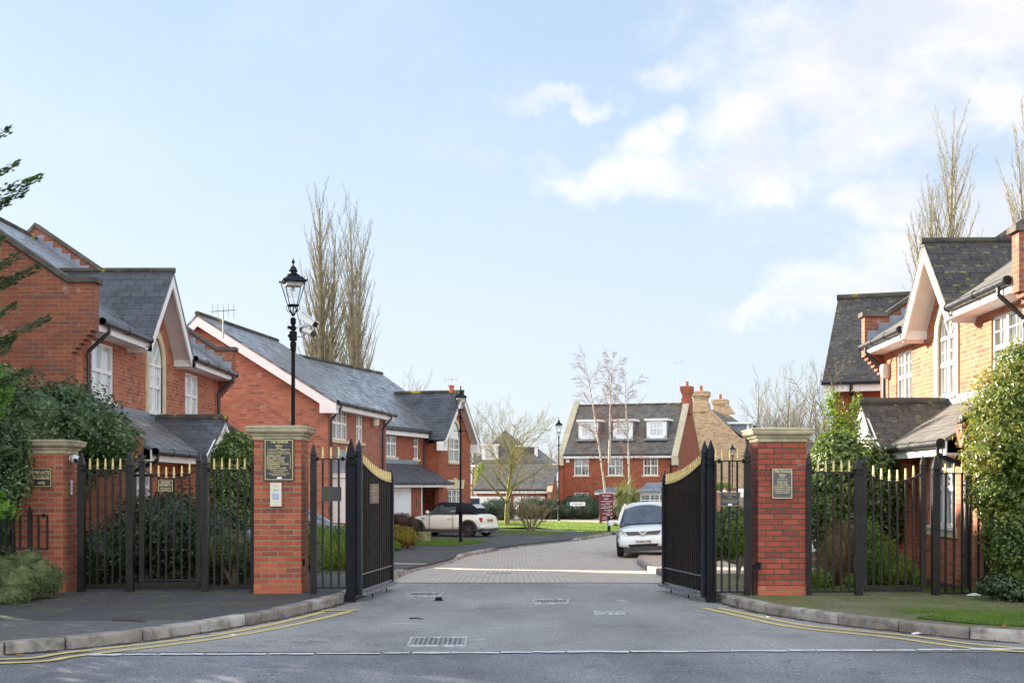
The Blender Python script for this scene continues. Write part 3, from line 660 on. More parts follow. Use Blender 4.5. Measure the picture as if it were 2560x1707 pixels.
def railing(name, label, cat, d, posts, bars, zb, zr, curve=None, spikes=True, group=None, z_top=2.05, bw=.027, botrail=True, frame=False, pbottom=.09, spikeh=.155, latch=None, mat=m_bar):
    # posts: [(px centre, width, ztop)], bars: [px]; all at depth d
    X = lambda p: (p-1280)*d/F
    xs = [X(p[0]) for p in posts]; cx = sum(xs)/len(xs) if xs else X(sum(bars)/len(bars)); r = root(name, label, cat, (cx, d, 0), 0, group)
    for p in posts:
        m = MB(); post_mesh(m, X(p[0])-cx, 0, pbottom if not frame else zb-.03, p[2], p[1]); m.build('gate_stile' if frame else 'post', mat, r)
    xl = min(xs+[X(b) for b in bars])-cx; xr = max(xs+[X(b) for b in bars])-cx
    bt = MB().box(xl, xr, -.022, .022, zb-.012, zb+.012)
    if frame: bt.box(xl, xr, -.025, .025, zb-.075, zb-.030)
    bt.build('bottom_rail', mat, r)
    f = (lambda x: zr) if curve is None else (lambda x: zr-curve*(1-((x-(xl+xr)/2)/((xr-xl)/2))**2))
    n = 1 if curve is None else 20; m = MB()
    for i in range(n):
        a = lerp(xl, xr, i/n); b = lerp(xl, xr, (i+1)/n); m.bar((a, 0, f(a)), (b, 0, f(b)), .042, .018)
    m.build('top_rail', mat, r)
    for b in bars:
        x = X(b)-cx; m = MB(); m.box(x-bw/2, x+bw/2, -bw/2, bw/2, zb, f(x)); o = m.build('bar', mat, r)
        if spikes: sp_obj(x, 0, f(x)+.009, o, spikeh)
    for (a, z) in ([(xl+.05, zr), (xr-.05, zr)] if not frame else []):
        MB().lathe([(.008, -.03), (.024, -.02), (.026, 0), (.024, .02), (.008, .03)], (a, 0, z), 8).build('rail_collar', m_black, r)
    return r
zt = lambda y, d: EYE+(1214-y)*d/F
D = 19.2
gN = 'short gilt-spiked railing panels beside the gates'
railing('metal_railing', 'black railing panel with five gold spikes beside the far left pillar', 'railing', D, [(203.5, .095, zt(1127.5, D)), (325, .10, zt(1127, D))], [225, 244, 263.5, 282, 301], zt(1465.5, D), zt(1174, D))
railing('pedestrian_gate', 'black pedestrian gate with dipped top carrying the small private property plate', 'gate', D+.03, [(355.5, .070, zt(1128, D)), (497, .072, zt(1127, D))], [377, 396.5, 415.5, 435, 454.5, 474], zt(1449, D), zt(1172, D), curve=.135, frame=True)
railing('metal_railing', 'black railing panel with five gold spikes between the left pedestrian gate and the pillar', 'railing', D, [(513, .085, zt(1127, D)), (635, .085, zt(1127, D))], [535.5, 555, 574.5, 594, 612.5], zt(1468, D), zt(1174, D))
# latch bar behind the left pedestrian gate
MBx = MB().bar(((330-1280)*D/F, D+.09, zt(1188, D)), ((470-1280)*D/F, D+.09, zt(1187, D)), .03); tag(MBx.build('gate_closer_arm', m_black), 'straight black closer arm behind the dipped top of the left pedestrian gate', 'gate closer')
D = 18.85
railing('metal_railing', 'narrow black railing with three gold spikes and a dark plate left of the driveway', 'railing', D, [(784, .085, zt(1106, D))], [807, 827.5, 847, 866], zt(1468, D), zt(1146.5, D))
D = 18.6
railing('metal_railing', 'narrow black railing with three gold spikes and a notice right of the driveway', 'railing', D, [(1868, .085, zt(1110, D))], [1789, 1804, 1823.5, 1843], zt(1479, D), zt(1152, D))
railing('metal_railing', 'black railing panel with five gold spikes right of the right pillar', 'railing', D, [(2021.5, .075, zt(1132, D)), (2146, .10, zt(1135, D))], [2044, 2064, 2083.5, 2103, 2122.5], zt(1478, D), zt(1180, D))
railing('pedestrian_gate', 'black pedestrian gate with dipped gold-spiked top on the right side', 'gate', D-.02, [(2161, .060, zt(1136, D)), (2307, .070, zt(1136, D))], [2183.5, 2203.5, 2223.5, 2243.5, 2264, 2284], zt(1464, D), zt(1181, D), curve=.125, frame=True)
railing('metal_railing', 'black railing panel at far right running behind the big bush', 'railing', D, [(2339, .10, zt(1136, D)), (2471, .10, zt(1136, D))], [2364, 2385, 2405, 2425, 2446], zt(1482, D), zt(1183, D), spikeh=.13)
D = 18.95
railing('low_railing', 'low black spiked railing at far left behind the grey-green shrub', 'railing', D, [(-60, .05, zt(1250, D)), (75, .055, zt(1262, D))], [-40, -20, 0, 16, 33, 50, 96, 118], zt(1372, D), zt(1288, D), spikes=False)

def gatepost(px, d, ztop, label, w=.127):
    m = MB(); x = (px-1280)*d/F; post_mesh(m, 0, 0, -.02, ztop, w); r = root('gate_post', label, 'gate post', (x, d, 0))
    m.build('post_shaft', m_black, r)
    for z in (.22, 1.9): MB().cyl((.06*(1 if px < 1280 else -1), .02, z-.04), (.06*(1 if px < 1280 else -1), .02, z+.04), .022, n=10).build('hinge', m_black, r)
    return r
gatepost(877.5, 18.75, zt(1095, 18.75), 'tall square black gate post on the left of the driveway')
gatepost(1777, 18.70, zt(1098, 18.70), 'tall square black gate post on the right of the driveway')

def leaf_gate(hx, hd, fx, fd, ztop, zfree, zc0, zc1, zb0, label, nb, pw, fw):
    # hinge end (hx,hd), free end (fx,fd); curve zc0 -> zc1
    r = root('driveway_gate', label, 'driveway gate', (hx, hd, 0), 0)
    L = math.hypot(fx-hx, fd-hd); dx, dy = (fx-hx)/L, (fd-hd)/L; rot = atan2(dy, dx); P = lambda s, z, o=0: Vector((dx*s-dy*o, dy*s+dx*o, z))
    m = MB(); post_mesh(m, 0, 0, zb0-.04, ztop, pw, rot); m.build('hinge_stile', m_blue, r)
    m = MB(); p = P(L, 0); post_mesh(m, p.x, p.y, zb0-.05, zfree, fw, rot); m.build('free_stile', m_blue, r)
    f = lambda s: zc1+(zc0-zc1)*(1-min(1, s/(L*1.03)))**2
    m = MB(); n = 24
    for i in range(n): m.bar(P(lerp(.03, L-.03, i/n), f(L*i/n)), P(lerp(.03, L-.03, (i+1)/n), f(L*(i+1)/n)), .045, .014)
    m.build('curved_top_rail', m_bar, r)
    MB().bar(P(.02, zb0+.235), P(L-.02, zb0+.235), .050, .014).build('lower_rail', m_steel2, r)
    s = 1 if hx < 0 else -1
    bt = MB().bar(P(.0, zb0+.01), P(L, zb0+.01), .052, .022); bt.build('bottom_rail', m_steel2, r)
    a = P(.03, zb0-.030, -s*.065); b = P(L+.03, zb0-.030, -s*.065)
    MB().bar(a, b, .075, .04).build('safety_edge', m_steel2, r)
    for t in (.33, .78):
        q = P(L*t, zb0-.05, -s*.03); MB().cyl(q, q-Vector((0, 0, .10)), .012, .007, 6).build('drop_bolt', m_black, r)
    for i in range(nb):
        u = lerp(.075, L-.075, i/(nb-1)); q = P(u, 0); m = MB(); h = .013
        k = [P(u-h, zb0, -h), P(u+h, zb0, -h), P(u+h, zb0, h), P(u-h, zb0, h)]; m.hexa(k, [Vector((v.x, v.y, f(u))) for v in k]); o = m.build('bar', m_bar, r)
        sp_obj(q.x, q.y, f(u)+.006, o, .155, .018)
    return r, P, L
m_steel2 = simple('worn_grey_rail', (.20, .21, .235), .32, .3, .2, 9)
GL, PLf, LL = leaf_gate(-2.115, 18.80, -1.87, 21.05, zt(1098, 18.8), zt(1170, 21.05), zt(1152, 18.8), zt(1206, 21.05), .135, 'left leaf of the open driveway gate seen edge on with gold spikes', 17, .085, .075)
GR, PRf, LR = leaf_gate(2.655, 18.74, 2.335, 20.75, zt(1100, 18.74), zt(1175, 20.75), zt(1153.5, 18.74), zt(1211, 20.75), .12, 'right leaf of the open driveway gate seen edge on with gold spikes', 19, .085, .085)
# white sealing strips at the hinge side of the left leaf
# ------------------------------------------------------------------ signs and fittings
def board(name, px0, px1, py0, py1, d, label, mat, t=.02, brd=None, bw=.010, inset=.02, cat='sign'):
    a = Wp(px0, py1, d); b = Wp(px1, py0, d); w = b.x-a.x; h = b.z-a.z; r = root(name, label, cat, ((a.x+b.x)/2, d, (a.z+b.z)/2))
    MB().box(-w/2, w/2, -t, 0, -h/2, h/2).build('board', mat, r)
    fn = lambda x, z, e: Vector((x, -t-e, z))
    if brd:
        m = MB(); i = inset; X = w/2-i; Z = h/2-i; e = t+.002
        for q in ((-X, X, Z-bw, Z), (-X, X, -Z, -Z+bw), (-X, -X+bw, -Z+bw, Z-bw), (X-bw, X, -Z+bw, Z-bw)): m.box(q[0], q[1], -e, -t+.004, q[2], q[3])
        m.build('border', brd, r)
    return r, fn, w, h
dS = 18.9-.006
r, fn, w, h = board('directory_sign', 660, 735.5, 1096.5, 1201.5, dS, 'black and gold street directory on the left gate pillar', m_signblk, .018, m_letter, .007, .015)
T = []; W2 = w/2
T += [('The Avenue', 0, h*.40, .058, 'CENTER', .35, w*.58), ('at', 0, h*.365, .02, 'CENTER', .3, 0), ('Repton', 0, h*.312, .04, 'CENTER', .35, w*.24),
      ('To Operate the Teleguard Unit', 0, h*.228, .030, 'CENTER', 0, w*.73), ('All properties are identified by a 3 digit code', 0, h*.176, .021, 'CENTER', 0, w*.73),
      ('Press the digit in space below enter as below', 0, h*.138, .021, 'CENTER', 0, w*.77)]
for i, (s_, wd) in enumerate((('AMBER LANE', .46), ('BAY TREE CLOSE', .60), ('BURNETT ROAD', .55), ('DOUGLAS CLOSE', .60), ('ELDERBERRY CLOSE', .72), ('HAZEL LANE', .44), ('LOMBARDY CLOSE', .64))):
    z = h*(.080-.0495*i); T += [(s_, -W2+w*.10, z, .030, 'LEFT', 0, w*wd), (str(i+1), W2-w*.12, z, .030, 'CENTER', 0, 0)]
T += [('The second two numbers denote', 0, -h*.262, .021, 'CENTER', 0, w*.6), ('the property number', 0, -h*.295, .021, 'CENTER', 0, w*.38), ('Eg: For No 9 Burnett Road press 309', 0, -h*.340, .021, 'CENTER', 0, w*.68), ('followed by the call button', 0, -h*.374, .021, 'CENTER', 0, w*.48)]
text(T, fn, 'lettering', m_letter, r); MB().box(-w*.085, w*.085, -.0195, -.012, h*.277, h*.288).build('underline', m_letter, r)
MB().box(-w*.06, w*.095, -.021, -.012, -h*.455, -h*.405).build('white_label', m_lwhite, r)
# keypad
a = Wp(677, 1265, dS); b = Wp(705, 1206, dS); w = b.x-a.x; h = b.z-a.z
r = root('entry_keypad', 'ivory entry keypad unit below the directory on the left gate pillar', 'intercom', ((a.x+b.x)/2, dS, (a.z+b.z)/2))
MB().box(-w/2, w/2, -.055, 0, -h/2, h/2).build('housing', m_ivory, r)
MB().box(-w*.22, w*.22, -.058, -.05, h*.16, h*.21).build('display', simple('green_display', (.18, .36, .28), .3), r)
m = MB()
for i in range(4):
    for j in range(4): x = -w*.22+j*w*.147; z = h*.02-i*h*.062; m.box(x-.008, x+.008, -.061, -.05, z-.009, z+.009)
m.build('keys', simple('blue_keys', (.30, .38, .62), .4), r); m = MB()
for q in range(5): m.box(-.004-.02+q*.01, .0-.02+q*.01, -.058, -.05, h*.33, h*.38)
m.build('speaker_grille', m_steel, r); MB().cyl((0, -.058, -h*.42), (0, -.05, -h*.42), .007, n=8).build('lock', m_steel, r)
# box on the left pillar's right side and bracket on the right pillar
x = (753-1280)*18.9/F
MB1 = MB().box(x, x+.02, 19.05, 19.13, zt(1414, 19), zt(1397, 19)); tag(MB1.build('gate_sensor', m_dark), 'small black sensor box low on the side of the left gate pillar', 'sensor')
m = MB(); x = (1893-1280)*18.62/F; m.box(x-.045, x+.03, 18.5, 18.60, zt(1422, 18.6), zt(1404, 18.6)); m.box(x-.075, x-.045, 18.54, 18.56, zt(1414, 18.6), zt(1410, 18.6)); m.cyl((x-.07, 18.55, .1), (x-.07, 18.55, zt(1412, 18.6)), .010, n=6)
tag(m.build('gate_sensor', m_black), 'black sensor box and cable low on the right gate pillar', 'sensor')
# plaque right
r, fn, w, h = board('directory_plaque', 1928.5, 1981.5, 1170, 1247, 18.594, 'grey and gold street plaque on the right gate pillar', m_signgry, .018, m_letter, .008, .012)
T = [('The Avenue', 0, h*.36, .050, 'CENTER', .35, w*.80), ('at', 0, h*.322, .02, 'CENTER', .3, 0), ('Repton', 0, h*.262, .036, 'CENTER', .35, w*.34), ('LEADING TO', 0, h*.125, .022, 'CENTER', 0, w*.47)]
for i, (s_, wd) in enumerate((('AMBER LANE', .5), ('HAZEL LANE', .5), ('BAY TREE CLOSE', .64), ('ELDERBERRY CLOSE', .78), ('LOMBARDY CLOSE', .72), ('DOUGLAS CLOSE', .68), ('BURNETT ROAD', .62))): T.append((s_, 0, h*(.045-i*.0605), .022, 'CENTER', 0, w*wd))
text(T, fn, 'lettering', m_letter, r); MB().box(-w*.12, w*.12, -.0195, -.012, h*.212, h*.228).build('underline', m_letter, r)
# notice on the right railing
r, fn, w, h = board('railing_notice', 1799.5, 1849.5, 1230, 1264.5, 18.575, 'small black notice fixed to the railing right of the driveway', m_signblk, .01, simple('dull_brass_lettering', (.30, .26, .17), .5), .006, .0)
ml = MATS['dull_brass_lettering']
text([('The Avenue', 0, h*.28, .036, 'CENTER', .35, w*.62), ('at', 0, h*.20, .015, 'CENTER', .3, 0), ('Repton', 0, h*.09, .026, 'CENTER', .35, w*.25), ('CAUTION AUTOMATIC GATES', 0, -h*.10, .024, 'CENTER', 0, w*.9), ('IN CASE OF ENTRY PROBLEMS', 0, -h*.19, .018, 'CENTER', 0, w*.72), ('CONTACT THE MANAGING AGENT', 0, -h*.27, .018, 'CENTER', 0, w*.72)], fn, 'lettering', ml, r)
MB().box(-w*.09, w*.10, -.013, -.005, -h*.46, -h*.33).build('white_label', m_lwhite, r)
# dark plate back on the left railing
r, fn, w, h = board('railing_plate', 804, 853.5, 1216.5, 1252, 18.83, 'plain dark plate fixed to the railing left of the driveway', m_signblk, .008)
MB().box(-w*.35, -w*.02, -.0105, -.006, -h*.42, h*.42).build('olive_panel', simple('olive_panel', (.035, .04, .012), .5), r)
# private signs at far left
r, fn, w, h = board('private_sign', 79.5, 130, 1169, 1217.5, 19.144, 'black sign reading PRIVATE Residents only on the far left pillar', m_signblk, .014, m_letter, .007, .008)
text([('PRIVATE', 0, h*.17, .07, 'CENTER', 0, w*.78), ('Residents', 0, -h*.09, .065, 'CENTER', 0, w*.80), ('only', 0, -h*.33, .065, 'CENTER', 0, w*.36)], fn, 'lettering', m_letter, r); MB().box(-w*.42, w*.42, -.0165, -.012, h*.085, h*.105).build('rule', m_letter, r)
r, fn, w, h = board('private_property_sign', 395.5, 432.5, 1200, 1227.5, 19.19, 'little PRIVATE PROPERTY plate hung on the left pedestrian gate', m_signblk, .008, m_letter, .005, .004)
text([('PRIVATE', 0, h*.20, .036, 'CENTER', 0, w*.58), ('PROPERTY', 0, -h*.02, .036, 'CENTER', 0, w*.8), ('No junk mail', 0, -h*.26, .022, 'CENTER', 0, w*.7), ('No callers', 0, -h*.40, .022, 'CENTER', 0, w*.5)], fn, 'lettering', m_letter, r)
r, fn, w, h = board('white_label_plate', 168, 180.5, 1200, 1237, 19.14, 'narrow white label plate on the far left pillar', m_lwhite, .006, cat='label')
r.location.x = -5.99-.0; r.rotation_euler = (0, 0, radians(0)); r.location = ((157-1280)*19.15/F+.008, 19.5, r.location.z); r.rotation_euler = (0, 0, radians(90))
MB().box(-w*.15, w*.15, -.008, -.005, -h*.3, h*.3).build('yellow_print', m_yellow, r)
# dome camera on the far-left pillar
x = (157-1280)*19.15/F; z = zt(1146, 19.4); r = root('dome_camera', 'small white ball camera on the side of the far left pillar', 'security camera', (x, 19.45, z))
MB().cyl((0, 0, 0), (.04, 0, 0), .04, n=12).build('mount', m_white, r, smooth=True); MB().lathe([(.02, -.07), (.055, -.05), (.068, -.01), (.06, .03), (.03, .055), (.005, .06)], (.08, -.02, 0), 14).build('housing', simple('pale_grey_plastic', (.6, .61, .63), .35), r, smooth=True)
MB().cyl((.10, -.07, -.02), (.12, -.10, -.03), .026, n=12).build('lens', m_dark, r)
# brass notice on the left leaf (faces the drive)

u0, u1 = LL*.50, LL*.72; m = MB(); 
def gb(u, z, o): p = PLf(u, z, -o); return p
z0, z1 = zt(1257, 20), zt(1209, 20)
nr = root('gate_notice', 'upright brass notice fixed to the left driveway gate leaf', 'sign', tuple(Vector((-2.115, 18.8, 0))+PLf(LL*.40, (z0+z1)/2, -.03)))
base = Vector((-2.115, 18.8, 0)); rl = Vector(nr.location)
def GQ(u, z, o): return base+PLf(u, z, -o)-rl
ua, ub = LL*.27, LL*.53
MB().hexa([GQ(ua, z0, .015), GQ(ub, z0, .015), GQ(ub, z1, .015), GQ(ua, z1, .015)], [GQ(ua, z0, .03), GQ(ub, z0, .03), GQ(ub, z1, .03), GQ(ua, z1, .03)]).build('plate', simple('bronze_plate', (.17, .13, .11), .4, .3), nr)
m = MB()
for i, (zz, hh, k) in enumerate(((.82, .12, .5), (.64, .09, .7), (.47, .02, .75), (.32, .07, .6), (.17, .08, .5))):
    za = lerp(z0, z1, zz-hh/2); zb_ = lerp(z0, z1, zz+hh/2); uc = (ua+ub)/2; du = (ub-ua)/2*k
    m.hexa([GQ(uc-du, za, .029), GQ(uc+du, za, .029), GQ(uc+du, zb_, .029), GQ(uc-du, zb_, .029)], [GQ(uc-du, za, .033), GQ(uc+du, za, .033), GQ(uc+du, zb_, .033), GQ(uc-du, zb_, .033)])
m.build('raised_print', simple('pale_bronze', (.42, .27, .14), .4, .3), nr)

# ------------------------------------------------------------------ street lamps
def lamp(x, y, z, H, label, scale=1., cams=False, arm=True, ptwist=.25):
    r = root('street_lamp', label, 'street lamp', (x, y, z), ptwist, 'black Victorian style street lamps')
    k = scale; zl = H-1.02*k             # top of the column
    MB().lathe([(.09*k, 0), (.09*k, .06), (.068*k, .10), (.066*k, 1.15), (.072*k, 1.16), (.072*k, 1.20), (.055*k, 1.24), (.042*k, 1.32), (.038*k, 1.4)], n=14).build('base_column', m_black, r, smooth=True)
    sh = MB().lathe([(.038*k, 1.38), (.036*k, zl-.9), (.036*k, zl-.05)], n=12)
    sh.build('shaft', m_black, r, smooth=True)
    for q in (zl-.62, zl-.12): MB().lathe([(.036*k, q-.06), (.055*k, q-.04), (.055*k, q-.01), (.045*k, q), (.055*k, q+.012), (.055*k, q+.04), (.036*k, q+.06)], n=12).build('collar', m_black, r, smooth=True)
    if arm:
        MB().tube([(-.21*k, 0, zl-.62), (.21*k, 0, zl-.62)], .011*k, 6).lathe([(.005, -.02), (.02, -.012), (.02, .012), (.005, .02)], (-.22*k, 0, zl-.62), 8).lathe([(.005, -.02), (.02, -.012), (.02, .012), (.005, .02)], (.22*k, 0, zl-.62), 8).build('ladder_bar', m_black, r)
    br = MB()
    for j in range(4):
        a = pi/4+j*pi/2; c, s = cos(a), sin(a)
        br.tube([(c*q*k, s*q*k, zl+h*k) for q, h in ((.02, -.02), (.05, .04), (.09, .09), (.105, .13), (.085, .16), (.065, .14))], .009*k, 6)
        br.tube([(c*q*k, s*q*k, zl+h*k) for q, h in ((.05, .04), (.12, .07), (.155, .12), (.15, .16), (.13, .165))], .006*k, 5)
    br.cyl((0, 0, zl-.03), (0, 0, zl+.17*k), .013*k, n=8)
    br.build('bracket', m_black, r, smooth=True)
    L = MB(); zb = zl+.16*k; s2 = sqrt(2)
    L.lathe([(.09*s2*k, zb), (.098*s2*k, zb+.03*k), (.075*s2*k, zb+.035*k)], n=4, rot=pi/4)
    b, t, z0, z1 = .088*k, .195*k, zb+.03*k, zb+.45*k
    for (sx, sy) in ((1, 1), (1, -1), (-1, 1), (-1, -1)): L.bar((sx*b, sy*b, z0), (sx*t, sy*t, z1), .012*k)
    for (p, q) in (((-1, -1), (1, -1)), ((1, -1), (1, 1)), ((1, 1), (-1, 1)), ((-1, 1), (-1, -1))): L.bar((p[0]*t, p[1]*t, z1), (q[0]*t, q[1]*t, z1), .014*k, .02*k)
    L.build('lantern_frame', m_black, r)
    for (sx, sy, ux, uy) in ((1, 0, 0, 1), (-1, 0, 0, 1), (0, 1, 1, 0), (0, -1, 1, 0)):
        p = [(sx*b+ux*b, sy*b+uy*b, z0), (sx*b-ux*b, sy*b-uy*b, z0), (sx*t-ux*t, sy*t-uy*t, z1), (sx*t+ux*t, sy*t+uy*t, z1)]
        MB().slab(p, (sx, sy, 0), -.003).build('pane', m_lampglass, r)
    MB().box(-.15*k, .15*k, -.15*k, .15*k, z1-.075*k, z1-.004).build('gear_tray', simple('lamp_gear_tray', (.42, .40, .35), .4), r)
    MB().lathe([(.01, -.10*k), (.03*k, -.09*k), (.035*k, -.03*k), (.02*k, 0)], (0, 0, z1-.07*k), 10).build('bulb', m_lens, r, smooth=True)
    rf = MB(); rf.lathe([(q*s2*k, z1+h*k) for q, h in ((.215, 0), (.225, .012), (.205, .03), (.165, .075), (.115, .115), (.085, .135))], n=4, rot=pi/4)
    for j in range(4):
        a = pi/4+j*pi/2; rf.lathe([(.004, 0), (.016*k, .01), (.016*k, .03*k), (.004, .05*k)], (cos(a)*.215*s2*k, sin(a)*.215*s2*k, z1), 6)
    rf.build('roof', m_blue, r)
    MB().lathe([(q*k, z1+h*k) for q, h in ((.10, .125), (.115, .14), (.095, .155), (.07, .17), (.068, .19), (.085, .205), (.088, .215), (.072, .235), (.06, .27), (.035, .30), (.012, .315), (.012, .345), (.026, .365), (.034, .385), (.022, .41), (.010, .43), (.006, .46), (.001, .475))], n=16).build('finial', m_blue, r, smooth=True)
    return r
l1 = lamp((733-1280)*25.5/F, 25.5, g(25.5)+.1, zt(651, 25.5)-g(25.5)-.1, 'tall street lamp with two white security cameras rising behind the left gate pillar', 1.0, arm=False, ptwist=.35)
lamp((1151.5-1280)*50.3/F, 50.3, g(50)+.1, zt(966, 50.3)-g(50)-.1, 'street lamp in front of the cream convertible', 1.0, ptwist=.1)
lamp((1397-1280)*82/F, 82, g(82)+.1, zt(1045, 82)-g(82)-.1, 'street lamp standing left of the gabled house with white dormers', 1.0, ptwist=.0)
lamp((1831-1280)*100/F, 100, g(82)+.1, zt(1109, 100)-g(82)-.1, 'far street lamp seen before the tan brick house', 1.0, ptwist=.2)
# cameras on lamp 1
D1 = 25.5
def px1(x, y, dd=0): p = Wp(x, y, D1+dd); return p
m = MB(); x = l1.location.x
cl = MB()
for (ya, yb, rr) in ((815, 825, .062), (828, 852, .072), (854, 866, .058)): cl.lathe([(rr*.8, 0), (rr, .01), (rr, zt(ya, D1)-zt(yb, D1)-.01), (rr*.8, zt(ya, D1)-zt(yb, D1))], (x, D1, zt(yb, D1)), 10)
cl.box(x-.105, x-.05, D1-.03, D1+.03, zt(822, D1), zt(815, D1)); cl.box(x-.095, x-.04, D1-.03, D1+.03, zt(843, D1), zt(836, D1))
cam1 = root('security_camera', 'large white camera housing tilted down on the tall lamp post', 'security camera', tuple(px1(790, 800)), 0)
cl.build('mounting_clamp', m_black, cam1, world=True)
MB().bar(px1(740, 818), px1(770, 811), .035).build('arm', m_white, cam1, world=True)
a = px1(757, 788, -.05); b = px1(788, 811, -.25)
MB().bar(a, b, .13, .12, up=(0, .3, 1)).build('housing', m_white, cam1, world=True)
d_ = (b-a).normalized(); MB().bar(b, b+d_*.02, .10, .085, up=(0, .3, 1)).build('lens_window', m_dark, cam1, world=True); MB().bar(a+Vector((0, 0, .075)), b+d_*.06+Vector((0, 0, .075)), .145, .010, up=(0, .3, 1)).build('sunshield', m_white, cam1, world=True)
cam2 = root('infrared_lamp', 'smaller white illuminator just below the big camera housing', 'security light', tuple(px1(768, 830)), 0)
a = px1(756, 824, -.02); b = px1(782, 834, -.18); MB().tube([a, b], .055, 12).build('housing', m_white, cam2, world=True); d_ = (b-a).normalized(); MB().tube([b, b+d_*.03], .06, 12).build('lens', m_trim, cam2, world=True)
MB().tube([px1(740, 842), px1(756, 842), px1(764, 834)], .01, 6).build('bracket', m_steel, cam2, world=True)
MB().tube([px1(756, 820, -.02), px1(758, 828, -.03)], .065, 12).build('rear_cap', m_trim, cam2, world=True)
# ------------------------------------------------------------------ windows
def window(parent, fn, a0, a1, z0, z1, cols=2, rows=2, glass=None, depth=.08, sill='white', arch=0., bars=True, mull=True, fr=.05, name='window', lintel=False, head=None):
    """fn(a,z,o)->point; a = along wall, o = outwards. cols casements side by side."""
    f = MB(); o0, o1 = -depth, -depth+.05
    def B(m, x0, x1, y0, y1, p0=o0, p1=o1):
        m.hexa([fn(x0, y0, p0), fn(x1, y0, p0), fn(x1, y1, p0), fn(x0, y1, p0)], [fn(x0, y0, p1), fn(x1, y0, p1), fn(x1, y1, p1), fn(x0, y1, p1)])
    B(f, a0, a1, z0, z0+fr); B(f, a0, a0+fr, z0+fr, z1-fr if not arch else z1); B(f, a1-fr, a1, z0+fr, z1-fr if not arch else z1)
    if not arch: B(f, a0, a1, z1-fr, z1)
    w = (a1-a0)/cols
    for i in range(1, cols): x = a0+i*w; B(f, x-.038, x+.038, z0+fr, z1-.01, o0, o1+.012)
    if mull: zm = lerp(z0, z1, .52) if not arch else lerp(z0, z1, .55); B(f, a0+fr, a1-fr, zm-.038, zm+.038, o0, o1+.008)
    if bars:
        for i in range(cols):
            x = a0+(i+.5)*w; B(f, x-.011, x+.011, z0+fr, z1-fr, o0+.005, o1-.01)
        zs = [lerp(z0, z1, .77)] if mull else [lerp(z0, z1, t) for t in (.33, .66)]
        for z in zs: B(f, a0+fr, a1-fr, z-.011, z+.011, o0+.005, o1-.01)
    if arch:
        c = (a0+a1)/2; r = (a1-a0)/2; n = 14; B(f, a0+fr, a1-fr, z1-.03, z1+.03, o0, o1+.008)
        pr = [(c+r*cos(pi*i/n), z1+r*arch*sin(pi*i/n)) for i in range(n+1)]; pi_ = [(c+(r-fr)*cos(pi*i/n), z1+(r*arch-fr)*sin(pi*i/n)) for i in range(n+1)]
        for i in range(n):
            q = [pr[i], pr[i+1], pi_[i+1], pi_[i]]; f.hexa([fn(x, z, o0) for x, z in q], [fn(x, z, o1) for x, z in q])
        for an in (pi/4, pi/2, 3*pi/4):
            ca, sa = cos(an), sin(an); q = [(c-sa*.012, z1+ca*.012), (c+sa*.012, z1-ca*.012), (c+(r-.03)*ca+sa*.012, z1+(r*arch-.03)*sa-ca*.012), (c+(r-.03)*ca-sa*.012, z1+(r*arch-.03)*sa+ca*.012)]
            f.hexa([fn(x, z, o0+.005) for x, z in q], [fn(x, z, o1-.01) for x, z in q])
    wo = f.build(name, m_white, parent)
    p = MB(); q = [(a0+.02, z0+.02), (a1-.02, z0+.02), (a1-.02, z1-(.02 if not arch else 0))]
    if arch: q += [(c+(r-.02)*cos(pi*i/n), z1+(r*arch-.02)*sin(pi*i/n)) for i in range(1, n)]
    q += [(a0+.02, z1-(.02 if not arch else 0))]
    p.wall(q, [], lambda a, z, o: fn(a, z, o0+.02+o), .012); p.build('pane', glass or m_glass_m, wo)
    if sill:
        s = MB(); mm = m_white if sill == 'white' else m_cream; t = .05 if sill == 'white' else .10; e = .05 if sill == 'white' else .12
        B(s, a0-e, a1+e, z0-t, z0-.002, -depth, .06); s.build('sill', mm, wo)
    if head:
        s = MB(); B(s, a0-.12, a1+.12, z1+.002, z1+head, -depth, .015); s.build('lintel', m_cream, wo)
    return wo
def arch_pts(a0, a1, z0, zs, k=1., n=14):
    c = (a0+a1)/2; r = (a1-a0)/2
    return [(a0, z0), (a1, z0)]+[(c+r*cos(pi*i/n), zs+r*k*sin(pi*i/n)) for i in range(n+1)]
def surround(parent, fn, a0, a1, z0, zs, k, w=.2, o=.035, keyh=.2):
    inner = arch_pts(a0, a1, z0, zs, k); n = 14; c = (a0+a1)/2; r = (a1-a0)/2; R_ = r+w
    m = MB()
    def seg(q, e=o): m.hexa([fn(x, z, -.1) for x, z in q], [fn(x, z, e) for x, z in q])
    zz = z0-.03
    for i in range(3):
        za, zb = lerp(zz, zs, i/3)+.003, lerp(zz, zs, (i+1)/3)
        seg([(a0-w, za), (a0, za), (a0, zb), (a0-w, zb)]); seg([(a1, za), (a1+w, za), (a1+w, zb), (a1, zb)])
    for i in range(n):
        a, b = pi*i/n, pi*(i+1)/n
        seg([(c+r*cos(a), zs+r*k*sin(a)), (c+R_*cos(a), zs+(r*k+w)*sin(a)), (c+R_*cos(b), zs+(r*k+w)*sin(b)), (c+r*cos(b), zs+r*k*sin(b))])
    seg([(c-.07, zs+r*k-.02), (c+.07, zs+r*k-.02), (c+.12, zs+r*k+w+.07), (c-.12, zs+r*k+w+.07)], o+.03)
    return m.build('stone_surround', m_cream, parent)
